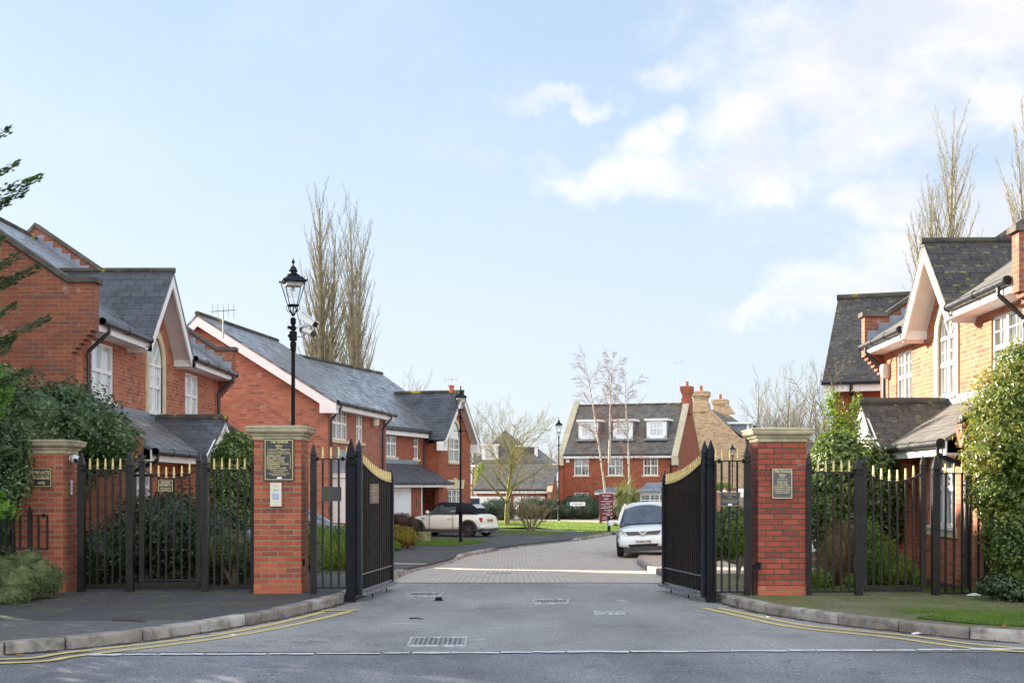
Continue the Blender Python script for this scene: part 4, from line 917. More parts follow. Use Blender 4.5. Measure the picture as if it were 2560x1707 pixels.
def gutter(parent, fn, a0, a1, z, o, name='gutter', mat=None, joints=True):
    m = MB(); n = 10; k0 = fn(a0, z, o); k1 = fn(a1, z, o); m.tube([k0, k1], .060, 10)
    if joints:
        L = abs(a1-a0); c = max(2, int(L/1.1))
        for i in range(c+1):
            t = i/c; p = lerp(k0, k1, t); d = (k1-k0).normalized()*.04; m.tube([p-d*(1 if i else 0), p+d*(1 if i < c else 0)], .072, 10)
    return m.build(name, mat or m_gut, parent, smooth=True)
def downpipe(parent, fn, a, z0, z1, o_g, o_w=.08, mat=None, drop=.35):
    m = MB(); m.tube([fn(a, z1, o_g), fn(a, z1-.12, o_g), fn(a, z1-.12-drop, o_w), fn(a, z1-.25-drop, o_w), fn(a, z0, o_w)], .036, 8)
    for z in (lerp(z0, z1, .3), lerp(z0, z1, .65)): m.tube([fn(a, z-.03, o_w), fn(a, z+.03, o_w)], .048, 8)
    return m.build('downpipe', mat or m_gut, parent, smooth=True)
def roofslab(parent, pts, mat, t=.07, name='roof'):
    P = [Vector(p) for p in pts]; n = (P[1]-P[0]).cross(P[2]-P[0]).normalized()
    if n.z < 0: n = -n
    return MB().slab([p-n*t for p in P], n, t).build(name, mat, parent)

# ------------------------------------------------------------------ the two parapet gabled houses that flank the gates
def parapet_house(name, label, loc, rz, s, L, gc, ghw, gap, wins, archw, W, near_mat, facade_mat, roof_mat, wing_mat, bay_end, porch_c, porch_hw, door=True, lean_mat=None, gl=None, wb=True, gf0=.45):
    r = root(name, label, 'house', loc, rz); zb = -.9
    fn = lambda a, z, o: Vector((s*o, a, z))                 # facade plane
    a0w, a1w = archw
    arch_out = arch_pts(a0w, a1w, 3.18, 4.22, 1.0)
    holes = [[(a, z0), (b, z0), (b, z1), (a, z1)] for a, b, z0, z1 in wins]+[arch_out]
    zt_ = gap-.12
    outer = [(.3, 2.0), (L-.3, 2.0), (L-.3, 4.46), (gc+ghw-.28, 4.46), (gc, zt_), (gc-ghw+.28, 4.46), (.3, 4.46)]
    MB().wall(outer, holes, fn, .24).build('front_wall', facade_mat, r)
    # lower storey: bay plane stands forward
    ob = .92; f2 = lambda a, z, o: Vector((s*(ob+o), a, z))
    gfw = [(gf0, gf0+1.5, .98, 2.10)]
    MB().wall([(.3, zb), (bay_end, zb), (bay_end, 2.42), (.3, 2.42)], [[(a, c), (b, c), (b, d), (a, d)] for a, b, c, d in gfw], f2, .24).build('bay_wall', facade_mat, r)
    MB().wall([(bay_end, zb), (L-.3, zb), (L-.3, 2.6), (bay_end, 2.6)], [], fn, .24).build('lower_wall', facade_mat, r)
    x0, x1 = sorted((s*(ob-.25), s*.01)); MB().box(x0, x1, bay_end-.24, bay_end-.002, zb, 2.45).build('return_wall', facade_mat, r)
    for a, b, c, d in gfw: window(r, f2, a, b, c, d, cols=2, rows=2, glass=m_glass_l, sill='white'); MB().hexa([f2(a-.1, c-.16, .0), f2(b+.1, c-.16, .0), f2(b+.1, c-.052, .0), f2(a-.1, c-.052, .0)], [f2(a-.1, c-.16, .03), f2(b+.1, c-.16, .03), f2(b+.1, c-.052, .03), f2(a-.1, c-.052, .03)]).build('stone_sill', m_cream, r)
    for (a, b, c, d) in wins: window(r, fn, a, b, c, d, cols=2, glass=(gl or m_glass_m), sill='white', bars=wb)
    # dark room behind the openings
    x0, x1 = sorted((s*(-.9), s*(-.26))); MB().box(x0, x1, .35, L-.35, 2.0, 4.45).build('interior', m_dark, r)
    window(r, fn, a0w, a1w, 3.18, 4.22, cols=2, glass=(gl or m_glass_m), arch=1., sill='white'); surround(r, fn, a0w, a1w, 3.18, 4.22, 1.0, w=.19)
    # end parapet walls with corbelled shoulders
    Rg = -4.83; Rr = -7.9; zsh = 5.17; slope = .686
    def endwall(a0, a1, mat, nm):
        st = []
        n = 6
        for i in range(n+1): o = .4*i/n; z = 3.88+.075*i; st += [(o, z), (o, z+.075)] if i < n else [(o, z)]
        lo = [(ob+.0, 1.84)]
        for i in range(5): o = ob+.27*i/4; z = 1.84+.075*i; lo += [(o, z), (o, z+.075)]
        outer = [(Rr, zb), (ob, zb)]+lo+[(ob+.27, 2.48), (.04, 3.30), (0, 3.30)]+st+[(.4, zsh), (-.07, zsh), (Rg, zsh+slope*(-.07-Rg)), (Rr+.07, zsh), (Rr, zsh)]
        cl = [outer[0]]
        for p in outer[1:]:
            if abs(p[0]-cl[-1][0])+abs(p[1]-cl[-1][1]) > 1e-4: cl.append(p)
        MB().wall(cl, [], lambda o, z, t: Vector((s*o, a0-t, z)), a1-a0).build(nm, mat, r)
        c = MB(); A0, A1 = a0-.05, a1+.05
        def seg(o0, z0, o1, z1, t=.09):
            c.hexa([(s*o0, A0, z0), (s*o0, A1, z0), (s*o0, A1, z0+t), (s*o0, A0, z0+t)], [(s*o1, A0, z1), (s*o1, A1, z1), (s*o1, A1, z1+t), (s*o1, A0, z1+t)])
        seg(.46, zsh+.002, -.05, zsh+.002); zz = zsh+slope*(-.07-Rg)
        seg(-.05, zsh+.004, Rg, zz+.004, .1); seg(Rg, zz+.004, Rr+.05, zsh+.004, .1); seg(Rr+.05, zsh+.002, Rr-.1, zsh+.002)
        c.build('coping', m_coping, r)
        c = MB(); t0 = 2.48
        c.hexa([(s*(ob+.31), A0, 2.49), (s*(ob+.31), A1, 2.49), (s*(ob+.31), A1, 2.56), (s*(ob+.31), A0, 2.56)], [(s*.02, A0, 3.315), (s*.02, A1, 3.315), (s*.02, A1, 3.39), (s*.02, A0, 3.39)]); c.build('lower_coping', m_coping, r)
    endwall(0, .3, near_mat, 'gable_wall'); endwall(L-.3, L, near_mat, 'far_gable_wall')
    # main roof
    oe, ze = .40, 4.60; sl = .672; zr = ze+sl*(oe-Rg)
    ia, ib = .305, L-.305
    za_ = ze+sl*(oe+.25); gA, gB = gc-ghw+.05, gc+ghw-.05
    roofslab(r, [(s*Rg, ib, zr), (s*Rg, ia, zr), (s*oe, ia, ze), (s*oe, gA, ze), (s*-.25, gA, za_), (s*-.25, gB, za_), (s*oe, gB, ze), (s*oe, ib, ze)], roof_mat)
    roofslab(r, [(s*(Rr-.1), ia, ze), (s*(Rr-.1), ib, ze), (s*Rg, ib, zr), (s*Rg, ia, zr)], roof_mat, name='rear_roof')
    MB().tube([(s*Rg, ia, zr+.01), (s*Rg, ib, zr+.01)], .075, 10).build('ridge_tiles', m_ridge, r, smooth=True)
    # stepped lead flashing against the far parapet
    m = MB(); n = 22
    for i in range(n):
        o0 = lerp(.35, Rg, i/n); o1 = lerp(.35, Rg, (i+1)/n); zz = ze+sl*(oe-o0)
        x0, x1 = sorted((s*o0, s*o1)); m.box(x0, x1, ib-.02, ib-.001, zz-.05, zz+.24)
    m.build('stepped_flashing', m_lead, r)
    # fascia, soffit, gutter
    ga, gb = gc-ghw, gc+ghw
    for (p, q) in ((ia, ga+.02), (gb-.02, ib)):
        x0, x1 = sorted((s*.37, s*.395)); MB().box(x0, x1, p, q, 4.36, 4.58).build('fascia', m_white, r); x0, x1 = sorted((s*.002, s*.37)); MB().box(x0, x1, p, q, 4.365, 4.39).build('soffit', m_soffit, r)
    gutter(r, fn, ia+.02, ga+.1, 4.53, .455); gutter(r, fn, gb-.1, ib+.12, 4.53, .455)
    downpipe(r, fn, ia+.42, 2.9, 4.50, .455); downpipe(r, fn, ib-.35, 2.9, 4.50, .455)
    # gablet
    zg = 4.40; oi = Rg+(4.60+sl*(oe-Rg)-gap)/sl       # where ridge meets main roof
    oi = oe-(gap-ze)/sl
    for q in (-1, 1):
        roofslab(r, [(s*.44, gc, gap), (s*.44, gc+q*ghw, zg), (s*.44-s*.1, gc+q*ghw, zg), (s*(oi-.1), gc, gap)], wing_mat, .06, 'gablet_roof')
    MB().tube([(s*.47, gc, gap+.01), (s*oi, gc, gap+.01)], .06, 10).build('gablet_ridge', m_ridge, r, smooth=True)
    bm_ = MB(); sf = MB()
    for q in (-1, 1):
        d = Vector((0, q*ghw, zg-gap)); nrm = Vector((0, d.z, -d.y))*q; nrm.normalize()
        if nrm.z > 0: nrm = -nrm
        t1 = Vector((s*.43, gc, gap-.065)); b1 = Vector((s*.43, gc+q*ghw, zg-.065)); w = nrm*.20; in_ = Vector((-s*.035, 0, 0))
        ap = Vector((s*.43, gc, gap-.065-.20*sqrt(1+(ghw/(gap-zg))**2)/(ghw/(gap-zg)) if ghw else 0))
        k = Vector((0, 0, -.20/abs(nrm.z)))
        mm_ = (gap-zg)/ghw; yl = gc+q*(t1.z+k.z-4.33)/mm_
        bm_.slab([t1, b1, Vector((b1.x, b1.y, 4.33)), Vector((b1.x, yl, 4.33)), t1+k], (-s, 0, 0), .035)
        # plastered sloping soffit under the overhang
        e = Vector((0, 0, -.06)); u1 = Vector((s*.395, gc, gap-.13)); v1 = Vector((s*.395, gc+q*ghw*.96, lerp(gap, zg, .96)-.13)); u2 = Vector((s*.002, u1.y, u1.z)); v2 = Vector((s*.002, v1.y, v1.z))
        sf.hexa([u1, v1, v2, u2], [u1+e, v1+e, v2+e, u2+e])
        y0, y1 = sorted((gc+q*(ghw-.01), gc+q*(ghw-.30))); x0, x1 = sorted((s*.004, s*.43)); bm_.box(x0, x1, y0, y1, 4.33, 4.50)
    bm_.build('bargeboard', m_white, r); sf.build('sloping_soffit', m_soffit, r)
    # lead flashing and lean-to roof with porch gable
    x0, x1 = sorted((s*.003, s*.03)); MB().box(x0, x1, .31, bay_end+.3, 2.98, 3.17).build('lead_flashing', m_lead, r)
    lo = ob+.42; zl = 2.28
    roofslab(r, [(s*lo, .31, zl), (s*lo, bay_end+.25, zl), (s*.02, bay_end+.25, 3.02), (s*.02, .31, 3.02)], lean_mat or roof_mat, .06, 'lean_to_roof')
    x0, x1 = sorted((s*(lo-.03), s*(lo-.005))); MB().box(x0, x1, .31, bay_end+.25, zl-.24, zl-.04).build('lower_fascia', m_white, r)
    x0, x1 = sorted((s*(ob+.003), s*(lo-.03))); MB().box(x0, x1, .31, bay_end+.25, zl-.235, zl-.21).build('lower_soffit', m_soffit, r)
    gutter(r, fn, .33, porch_c-porch_hw+.05, zl-.07, lo+.055, 'lower_gutter'); downpipe(r, lambda a, z, o: fn(a, z, o), .5, zb+.8, zl-.1, lo+.05, ob+.06, drop=.2)
    pz = 3.06; po = 1.55; pe = 2.22
    for q in (-1, 1):
        roofslab(r, [(s*po, porch_c, pz), (s*po, porch_c+q*porch_hw, pe), (s*.9, porch_c+q*porch_hw, pe), (s*.0, porch_c+q*.05, pz)], wing_mat, .06, 'porch_roof')
    MB().tube([(s*(po+.03), porch_c, pz+.01), (s*.0, porch_c, pz+.01)], .085, 10).build('porch_ridge', m_ridge, r, smooth=True)
    MB().wall([(porch_c-porch_hw+.1, pe-.03), (porch_c+porch_hw-.1, pe-.03), (porch_c, pz-.1)], [], lambda a, z, o: Vector((s*(po-.06+o), a, z)), .05).build('porch_gable', m_white, r)
    m = MB()
    for q in (-1, 1): m.bar((s*(po-.03), porch_c, pz-.1), (s*(po-.03), porch_c+q*porch_hw, pe-.08), .03, .16)
    m.build('porch_bargeboard', m_white, r)
    x0, x1 = sorted((s*(po-.06), s*(ob+.003)))
    MB().box(x0, x1, porch_c-porch_hw+.05, porch_c+porch_hw-.05, pe-.16, pe-.06).build('porch_soffit', m_white, r)
    MB().box(x0 if s > 0 else x0, x1, porch_c-porch_hw+.02, porch_c-porch_hw+.36, zb, pe-.165).build('porch_pier', facade_mat, r)
    if door:
        dd = MB(); pc = porch_c; f3 = f2
        dd.hexa([f2(pc-.45, zb+.9, .002), f2(pc+.45, zb+.9, .002), f2(pc+.45, 2.0, .002), f2(pc-.45, 2.0, .002)], [f2(pc-.45, zb+.9, .05), f2(pc+.45, zb+.9, .05), f2(pc+.45, 2.0, .05), f2(pc-.45, 2.0, .05)])
        do = dd.build('door', simple('dark_front_door', (.03, .035, .05), .35), r); MB().cyl(f2(pc+.3, 1.0, .05), f2(pc+.3, 1.0, .09), .025, n=8).build('handle', m_green_brass, do)
    return r
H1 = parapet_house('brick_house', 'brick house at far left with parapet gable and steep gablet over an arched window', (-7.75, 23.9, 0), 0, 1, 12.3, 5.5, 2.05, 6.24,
    [(1.18, 2.58, 3.20, 4.30), (8.35, 9.75, 3.20, 4.30)], (5.05, 6.25), 9.66, m_brick_side, m_brick, m_slate_gloss, m_slate, 7.6, 5.6, 1.7, gl=m_glass_l, wb=False)
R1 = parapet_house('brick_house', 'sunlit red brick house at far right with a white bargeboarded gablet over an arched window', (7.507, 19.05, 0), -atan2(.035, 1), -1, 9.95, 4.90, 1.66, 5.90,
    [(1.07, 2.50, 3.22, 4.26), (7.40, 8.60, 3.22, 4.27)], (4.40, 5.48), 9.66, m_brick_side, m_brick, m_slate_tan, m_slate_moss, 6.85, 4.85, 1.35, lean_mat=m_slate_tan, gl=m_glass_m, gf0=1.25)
# burglar alarm on the right house
p = MB().lathe([(.02, -.17), (.10, -.14), (.13, 0), (.12, .12), (.08, .15), (.02, .16)], (-.06, 9.20, 3.98), 8); p.build('alarm_box', m_ivory, R1)

# ------------------------------------------------------------------ second house on the left: long plain gable and white bay
rz2 = -atan2(.14, 1)
H2 = root('brick_house', 'long pinkish brick house behind the left lamp with white bargeboards and a frosty slate roof', 'house', (-5.65, 41.7, -.6), rz2)
zo = .6   # local z = world z + .6
fn2 = lambda a, z, o: Vector((o, a, z+zo)); L2 = 7.3
w2 = [(.45, 2.33, 3.05, 4.06), (3.47, 4.36, 3.05, 4.06)]
MB().wall([(0.24, -.7), (L2, -.7), (L2, 4.3), (0.24, 4.3)], [[(a, c), (b, c), (b, d), (a, d)] for a, b, c, d in w2]+[[(.7, .45), (2.6, .45), (2.6, 1.9), (.7, 1.9)]], fn2, .24).build('front_wall', m_brick_mid, H2)
for i, (a, b, c, d) in enumerate(w2): window(H2, fn2, a, b, c, d, cols=3 if i == 0 else 2, glass=m_glass_m, sill='stone')
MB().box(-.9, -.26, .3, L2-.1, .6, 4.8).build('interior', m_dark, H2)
Wd = 8.14; Wr = 6.5; ap = 6.83+zo; ev = 4.30+zo
MB().wall([(-Wr, -.1), (0, -.1), (0, ev-.08), (-Wd/2, ap-.1), (-Wr, ev-.08)], [], lambda o, z, t: Vector((o, -t, z)), .24).build('gable_wall', m_brick_mid, H2)
MB().wall([(-Wr, -.1), (0, -.1), (0, ev-.08), (-Wd/2, ap-.1), (-Wr, ev-.08)], [], lambda o, z, t: Vector((o, L2+.25-t, z)), .24).build('far_gable_wall', m_brick_mid, H2)
oh = .34; sl2 = (ap-ev)/(Wd/2)
roofslab(H2, [(oh, -.28, ev-sl2*oh+.08), (oh, L2+.4, ev-sl2*oh+.08), (-Wd/2, L2+.4, ap+.08), (-Wd/2, -.28, ap+.08)], m_slate_gloss)
roofslab(H2, [(-Wr-oh, -.28, ev-sl2*oh+.08), (-Wr-oh, L2+.4, ev-sl2*oh+.08), (-Wd/2, L2+.4, ap+.08), (-Wd/2, -.28, ap+.08)], m_slate_gloss, name='rear_roof')
MB().tube([(-Wd/2, -.30, ap+.09), (-Wd/2, L2+.42, ap+.09)], .075, 10).build('ridge_tiles', m_ridge, H2, smooth=True)
m = MB()
for q in (-1, 1):
    t = Vector((-Wd/2, -.27, ap+.0)); hq = Wd/2 if q > 0 else Wr-Wd/2; b = Vector((-Wd/2+q*(hq+oh), -.27, ev-sl2*oh+.0)); e = Vector((0, 0, -.30)); d = Vector((0, .035, 0)); m.hexa([t, b, b+e, t+e], [t+d, b+d, b+e+d, t+e+d])
    x0, x1 = sorted((-Wd/2+q*(hq+oh), -Wd/2+q*(hq-.18))); m.box(x0, x1, -.275, -.002, ev-.48, ev-.14)
m.build('bargeboard', m_white, H2)
m = MB()
for q in (-1, 1):
    t = Vector((-Wd/2, -.235, ap-.10)); hq = Wd/2 if q > 0 else Wr-Wd/2; b = Vector((-Wd/2+q*(hq+oh), -.235, ev-sl2*oh-.10)); e = Vector((0, 0, -.05)); d = Vector((0, .232, 0)); m.hexa([t, b, b+e, t+e], [t+d, b+d, b+e+d, t+e+d])
m.build('verge_soffit', m_soffit, H2)
MB().box(.30, .325, .0, L2+.3, ev-.36, ev-.13).build('fascia', m_white, H2); MB().box(.002, .30, .0, L2+.3, ev-.355, ev-.33).build('soffit', m_soffit, H2)
gutter(H2, fn2, -.25, L2+.35, ev-zo-.16, .39); downpipe(H2, fn2, .12, -.4, ev-zo-.2, .39); downpipe(H2, fn2, L2-.4, -.4, ev-zo-.2, .39)
x = MB(); x.lathe([(.06, 0), (.13, .04), (.15, .18), (.13, .32), (.06, .36)], (.12, 5.6, 4.25), 8); x.build('alarm_box', m_ivory, H2)
# bay window with lead hood
bw = MB(); A0, A1 = .55, 2.75
f4 = lambda a, z, o: Vector((.55+o, a, z+zo))
window(H2, f4, A0, A1, .45, 1.85, cols=3, glass=m_glass_l, sill='white', name='bay_window', depth=.0)
MB().box(.0, .55, A0-.0, A0+.07, 1.05, 2.45).build('bay_cheek', m_white, H2); MB().box(.0, .55, A1-.07, A1, 1.05, 2.45).build('bay_cheek', m_white, H2)
MB().box(.0, .62, A0-.06, A1+.06, 2.455, 2.62).build('bay_cornice', m_white, H2)
MB().box(.002, .58, A0, A1, -.1, 1.04).build('bay_base', m_brick_mid, H2)
hd = MB(); n = 7
prof = [(.70, 2.62), (.62, 2.72), (.42, 2.86), (.25, 3.02), (.14, 3.2), (.10, 3.35)]
for (o, z) in prof: ins = (.70-o)*.75; hd.v += [(.0, A0-.1+ins, z), (o, A0-.1+ins, z), (o, A1+.1-ins, z), (.0, A1+.1-ins, z)]
for i in range(len(prof)-1):
    for j in range(4): p = i*4+j; q = i*4+(j+1) % 4; hd.f.append((p, q, q+4, p+4))
hd.f += [(3, 2, 1, 0), tuple(range(4*len(prof)-4, 4*len(prof)))]
hd.build('lead_hood', m_lead, H2)

# ------------------------------------------------------------------ third house on the left: garage, lean-to and cross wing
th3 = radians(16.4)
H3 = root('brick_house', 'brick house with white garage door and cross wing behind the cream convertible', 'house', (-5.4, 57.3, -.6), -th3)
fn3 = lambda a, z, o: Vector((o, a, z+zo))
w3 = [(.18, 1.48, 2.84, 3.93), (3.54, 4.2, 2.8, 3.88)]
MB().wall([(-3.5, -.7), (5.1, -.7), (5.1, 4.15), (-3.5, 4.15)], [[(a, c), (b, c), (b, d), (a, d)] for a, b, c, d in w3], fn3, .24).build('front_wall', m_brick_far, H3)
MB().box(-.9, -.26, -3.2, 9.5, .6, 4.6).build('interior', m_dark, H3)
for i, (a, b, c, d) in enumerate(w3): window(H3, fn3, a, b, c, d, cols=2 if i == 0 else 1, glass=m_glass_m, sill='stone')
fw = lambda a, z, o: Vector((.65+o, a, z+zo)); wa = 5.1; wb = 9.75; wc = (wa+wb)/2
zap = 6.02
MB().wall([(wa, -.7), (wb, -.7), (wb, 3.75), (wc, zap-.25), (wa, 3.75)], [arch_pts(6.55, 8.05, 2.72, 3.85, 1.0), [(6.35, .12), (8.35, .12), (8.35, 1.42), (6.35, 1.42)]], fw, .24).build('wing_wall', m_brick_far, H3)
MB().box(-.02, .41, wa, wa+.24, -.1, 4.15).build('wing_return', m_brick_far, H3); MB().box(-8.2, .41, wb-.24, wb, -.1, 4.6).build('end_wall', m_brick_far, H3)
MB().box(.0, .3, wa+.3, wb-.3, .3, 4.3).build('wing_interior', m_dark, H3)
# arched window: white tympanum above, casement below
window(H3, fw, 6.55, 8.05, 2.72, 3.85, cols=2, glass=m_glass_m, sill='stone', depth=.08); surround(H3, fw, 6.55, 8.05, 2.72, 3.85, 1.0, w=.16)
MB().wall(arch_pts(6.55, 8.05, 3.86, 3.87, 1.0), [], lambda a, z, o: fw(a, z, o-.05), .05).build('arch_panel', m_white, H3)
window(H3, fw, 6.35, 8.35, .12, 1.42, cols=3, glass=m_glass_m, sill='white', depth=.08)
m = MB(); m.hexa([fw(6.1, 1.46, .0), fw(8.6, 1.46, .0), fw(8.75, 1.88, .0), fw(5.95, 1.88, .0)], [fw(6.1, 1.46, .03), fw(8.6, 1.46, .03), fw(8.75, 1.88, .03), fw(5.95, 1.88, .03)]); m.hexa([fw(7.25, 1.44, .0), fw(7.45, 1.44, .0), fw(7.52, 1.97, .0), fw(7.18, 1.97, .0)], [fw(7.25, 1.44, .05), fw(7.45, 1.44, .05), fw(7.52, 1.97, .05), fw(7.18, 1.97, .05)]); m.build('stone_lintel', m_cream, H3)
# roofs
R3 = -4.1; ev3 = 4.12+zo; rd3 = 7.2+zo; oh = .3; k3 = (rd3-ev3)/(-R3+oh)
roofslab(H3, [(oh, -3.6, ev3), (oh, wb+.25, ev3), (R3, wb+.25, rd3), (R3, -3.6, rd3)], m_slate_gloss)
roofslab(H3, [(2*R3-oh, -3.6, ev3), (2*R3-oh, wb+.25, ev3), (R3, wb+.25, rd3), (R3, -3.6, rd3)], m_slate_gloss, name='rear_roof')
MB().wall([(2*R3, ev3-.5), (0, ev3-.5), (0, ev3), (R3, rd3-.1), (2*R3, ev3)], [], lambda o, z, t: Vector((o, wb-t, z)), .2).build('end_gable', m_brick_far, H3)
MB().wall([(2*R3, -.1), (0, -.1), (0, ev3), (R3, rd3-.1), (2*R3, ev3)], [], lambda o, z, t: Vector((o, -3.5-t, z)), -.2).build('near_gable', m_brick_far, H3)
MB().tube([(R3, -3.6, rd3+.02), (R3, wb+.27, rd3+.02)], .075, 10).build('ridge_tiles', m_ridge, H3, smooth=True)
zwe = 3.95+zo; zwp = zap+zo; oi3 = oh-(zwp-ev3)/k3; hw3 = (wb-wa)/2+.3
for q in (-1, 1): roofslab(H3, [(.65+.4, wc, zwp), (.65+.4, wc+q*hw3, zwe-.25), (.2, wc+q*hw3, zwe-.25), (oi3-.1, wc, zwp)], m_slate, .06, 'wing_roof')
MB().tube([(1.08, wc, zwp+.02), (oi3, wc, zwp+.02)], .085, 10).build('wing_ridge', m_ridge, H3, smooth=True)
m = MB(); sf = MB()
for q in (-1, 1):
    t = Vector((1.04, wc, zwp-.07)); b = Vector((1.04, wc+q*hw3, zwe-.32)); e = Vector((0, 0, -.30)); d = Vector((-.035, 0, 0)); m.hexa([t, b, b+e, t+e], [t+d, b+d, b+e+d, t+e+d])
    y0, y1 = sorted((wc+q*hw3, wc+q*(hw3-.4))); m.box(.655, 1.04, y0, y1, zwe-.75, zwe-.34)
    t = Vector((1.0, wc, zwp-.15)); b = Vector((1.0, wc+q*hw3*.96, zwe-.36)); e = Vector((0, 0, -.06)); d = Vector((-.345, 0, 0)); sf.hexa([t, b, b+e, t+e], [t+d, b+d, b+e+d, t+e+d])
m.build('bargeboard', m_white, H3); sf.build('sloping_soffit', m_soffit, H3)
MB().box(.27, .295, -3.5, wa-.35, ev3-.36, ev3-.09).build('fascia', m_white, H3); gutter(H3, fn3, -3.5, wa-.4, ev3-zo-.12, .355); downpipe(H3, fn3, wa-.35, .9, ev3-zo-.18, .355)
MB().box(.66, .80, wa+.25, wa+.45, 4.25, 4.55).build('alarm_box', m_white, H3)
# lean-to with garage and porch
ol = 1.25; zle = 1.78+zo; zlt = 2.58+zo
roofslab(H3, [(ol, -2.5, zle), (ol, wa-.02, zle), (.01, wa-.02-.9, zlt), (.01, -2.5, zlt)], m_slate, .07, 'lean_to_roof')
roofslab(H3, [(ol, wa-.02, zle), (.66, wa+.35, zle), (.66, wa-.1, zle+.1), (.01, wa-.92, zlt)], m_slate, .07, 'hip_roof')
MB().box(.003, .05, -2.5, wa-1.0, zlt-.02, zlt+.16).build('lead_flashing', m_lead, H3)
MB().box(ol-.03, ol-.005, -2.5, wa+.1, zle-.24, zle-.05).build('lower_fascia', m_white, H3); gutter(H3, fn3, -2.5, wa+.1, zle-zo-.07, ol+.05, 'lower_gutter')
og = .85
MB().box(og-.2, og, -2.5, -1.25, -.1, zle-.2).build('garage_pier', m_brick_far, H3); MB().box(og-.2, og, 1.2, 2.25, -.1, zle-.2).build('garage_pier', m_brick_far, H3); MB().box(og-.2, og, 4.55, wa, -.1, zle-.2).build('garage_pier', m_brick_far, H3)
d3 = MB(); d3.box(og-.12, og-.07, -1.25, 1.2, 0, zle-.26)
gd = d3.build('garage_door', m_white, H3); m = MB(); z = .1
m2 = MB()
for i in range(14):
    y = -1.2+i*.17; m2.box(og-.07, og-.062, y, y+.150, .06, zle-.34)
m2.build('boards', m_white, gd)
fd = MB().box(.04, .09, 2.6, 3.5, 0, 2.05).build('front_door', m_white, H3); MB().cyl((.09, 3.35, 1.0), (.14, 3.35, 1.0), .03, n=8).build('handle', m_green_brass, fd)
MB().box(og-.08, og-.01, 2.25, 2.42, 0, zle-.22).build('door_post', m_white, H3)
MB().box(og, og+.02, 1.62, 1.86, 1.25, 1.70).build('number_plate', simple('brown_plaque', (.14, .09, .05), .6), H3)
MB().lathe([(.13, zwp-.05), (.13, zwp+.25), (.16, zwp+.27), (.16, zwp+.32)], (.45, wc, 0), 10).build('ridge_vent', m_pot, H3)
# ------------------------------------------------------------------ roof on the right behind the near house
th4 = radians(20)
R2 = root('brick_house', 'brick house with a mossy slate roof behind the right house', 'house', (8.26, 36.2, g(36)), -th4)
zo4 = -g(36); ze4 = 4.40+zo4; zr4 = 7.05+zo4
MB().box(.25, 9, .35, 6.8, -.3, ze4-.1).build('walls', m_brick_far, R2)
roofslab(R2, [(0, 0, ze4), (9.3, 0, ze4), (9.3, 3.6, zr4), (0, 3.6, zr4)], m_slate_moss); roofslab(R2, [(0, 7.2, ze4), (9.3, 7.2, ze4), (9.3, 3.6, zr4), (0, 3.6, zr4)], m_slate_moss, name='rear_roof')
MB().wall([(.35, ze4-.12), (6.85, ze4-.12), (3.6, zr4-.14)], [], lambda y, z, t: Vector((.25-t, y, z)), .2).build('gable_wall', m_brick_far, R2)
MB().tube([(-.03, 3.6, zr4+.02), (9.3, 3.6, zr4+.02)], .09, 10).build('ridge_tiles', m_ridge, R2, smooth=True)
MB().box(.02, 9.2, .02, .045, ze4-.30, ze4-.06).build('fascia', m_white, R2); MB().box(.02, 9.2, .045, .35, ze4-.295, ze4-.27).build('soffit', m_soffit, R2)
MB().tube([(-.02, -.05, ze4-.06), (9.2, -.05, ze4-.06)], .065, 8).build('gutter', m_gut, R2, smooth=True)
MB().tube([(.75, -.05, ze4-.1), (.75, -.05, ze4-.25), (.75, .28, ze4-.55), (.75, .28, 0)], .045, 8).build('downpipe', m_gut, R2, smooth=True)

# ------------------------------------------------------------------ far gabled house with three dormers
th5 = radians(18.8)
HF = root('brick_house', 'brick house with cream copings and three white dormers at the close end', 'house', (3.58, 101.4, -.6), th5*-1)
z6 = .6; eF = 3.95+z6; rF = 7.85+z6; WF = 8.9; DF = 8.0
ff = lambda a, z, o: Vector((a, -o, z+z6))
wf = [(1.10, 2.22, 2.36, 3.70), (3.68, 4.82, 2.36, 3.70), (6.35, 7.45, 2.36, 3.70)]
MB().wall([(.0, -.7), (WF, -.7), (WF, 3.95), (.0, 3.95)], [[(a, c), (b, c), (b, d), (a, d)] for a, b, c, d in wf]+[[(1.1, .2), (2.2, .2), (2.2, 1.1), (1.1, 1.1)]], ff, .24).build('front_wall', m_brick_far, HF)
for a, b, c, d in wf: window(HF, ff, a, b, c, d, cols=2, glass=m_glass_m, sill='stone', fr=.07)
window(HF, ff, 1.1, 2.2, .2, 1.1, cols=2, glass=m_glass_m, sill='stone', fr=.07)
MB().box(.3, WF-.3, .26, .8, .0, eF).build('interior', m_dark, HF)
sF = (rF-eF)/4.0
for x0, nm in ((.28, 'left_gable_wall'), (WF+.02, 'right_gable_wall')):
    MB().wall([(-.12, -.1), (DF, -.1), (DF, eF-.1), (4.0, rF+.10), (-.12, eF+.0), (-.12, eF-.5)], [], lambda y, z, t: Vector((x0-t, y, z)), -.30).build(nm, m_brick_far, HF)
m_pc = simple('pale_coping', (.52, .45, .31), .8, 0, .12, 3)
for x0, x1 in ((-.10, .36), (WF-.36, WF+.10)):
    m = MB()
    for (ya, za, yb, zb_) in ((-.45, eF+.02-.3, 4.0, rF+.12), (4.0, rF+.12, 8.4, eF-.2)):
        m.hexa([(x0, ya, za), (x1, ya, za), (x1, ya, za+.14), (x0, ya, za+.14)], [(x0, yb, zb_), (x1, yb, zb_), (x1, yb, zb_+.14), (x0, yb, zb_+.14)])
    m.box(x0, x1, -.48, -.1, eF-.85, eF-.30)
    m.build('stone_coping', m_pc, HF)
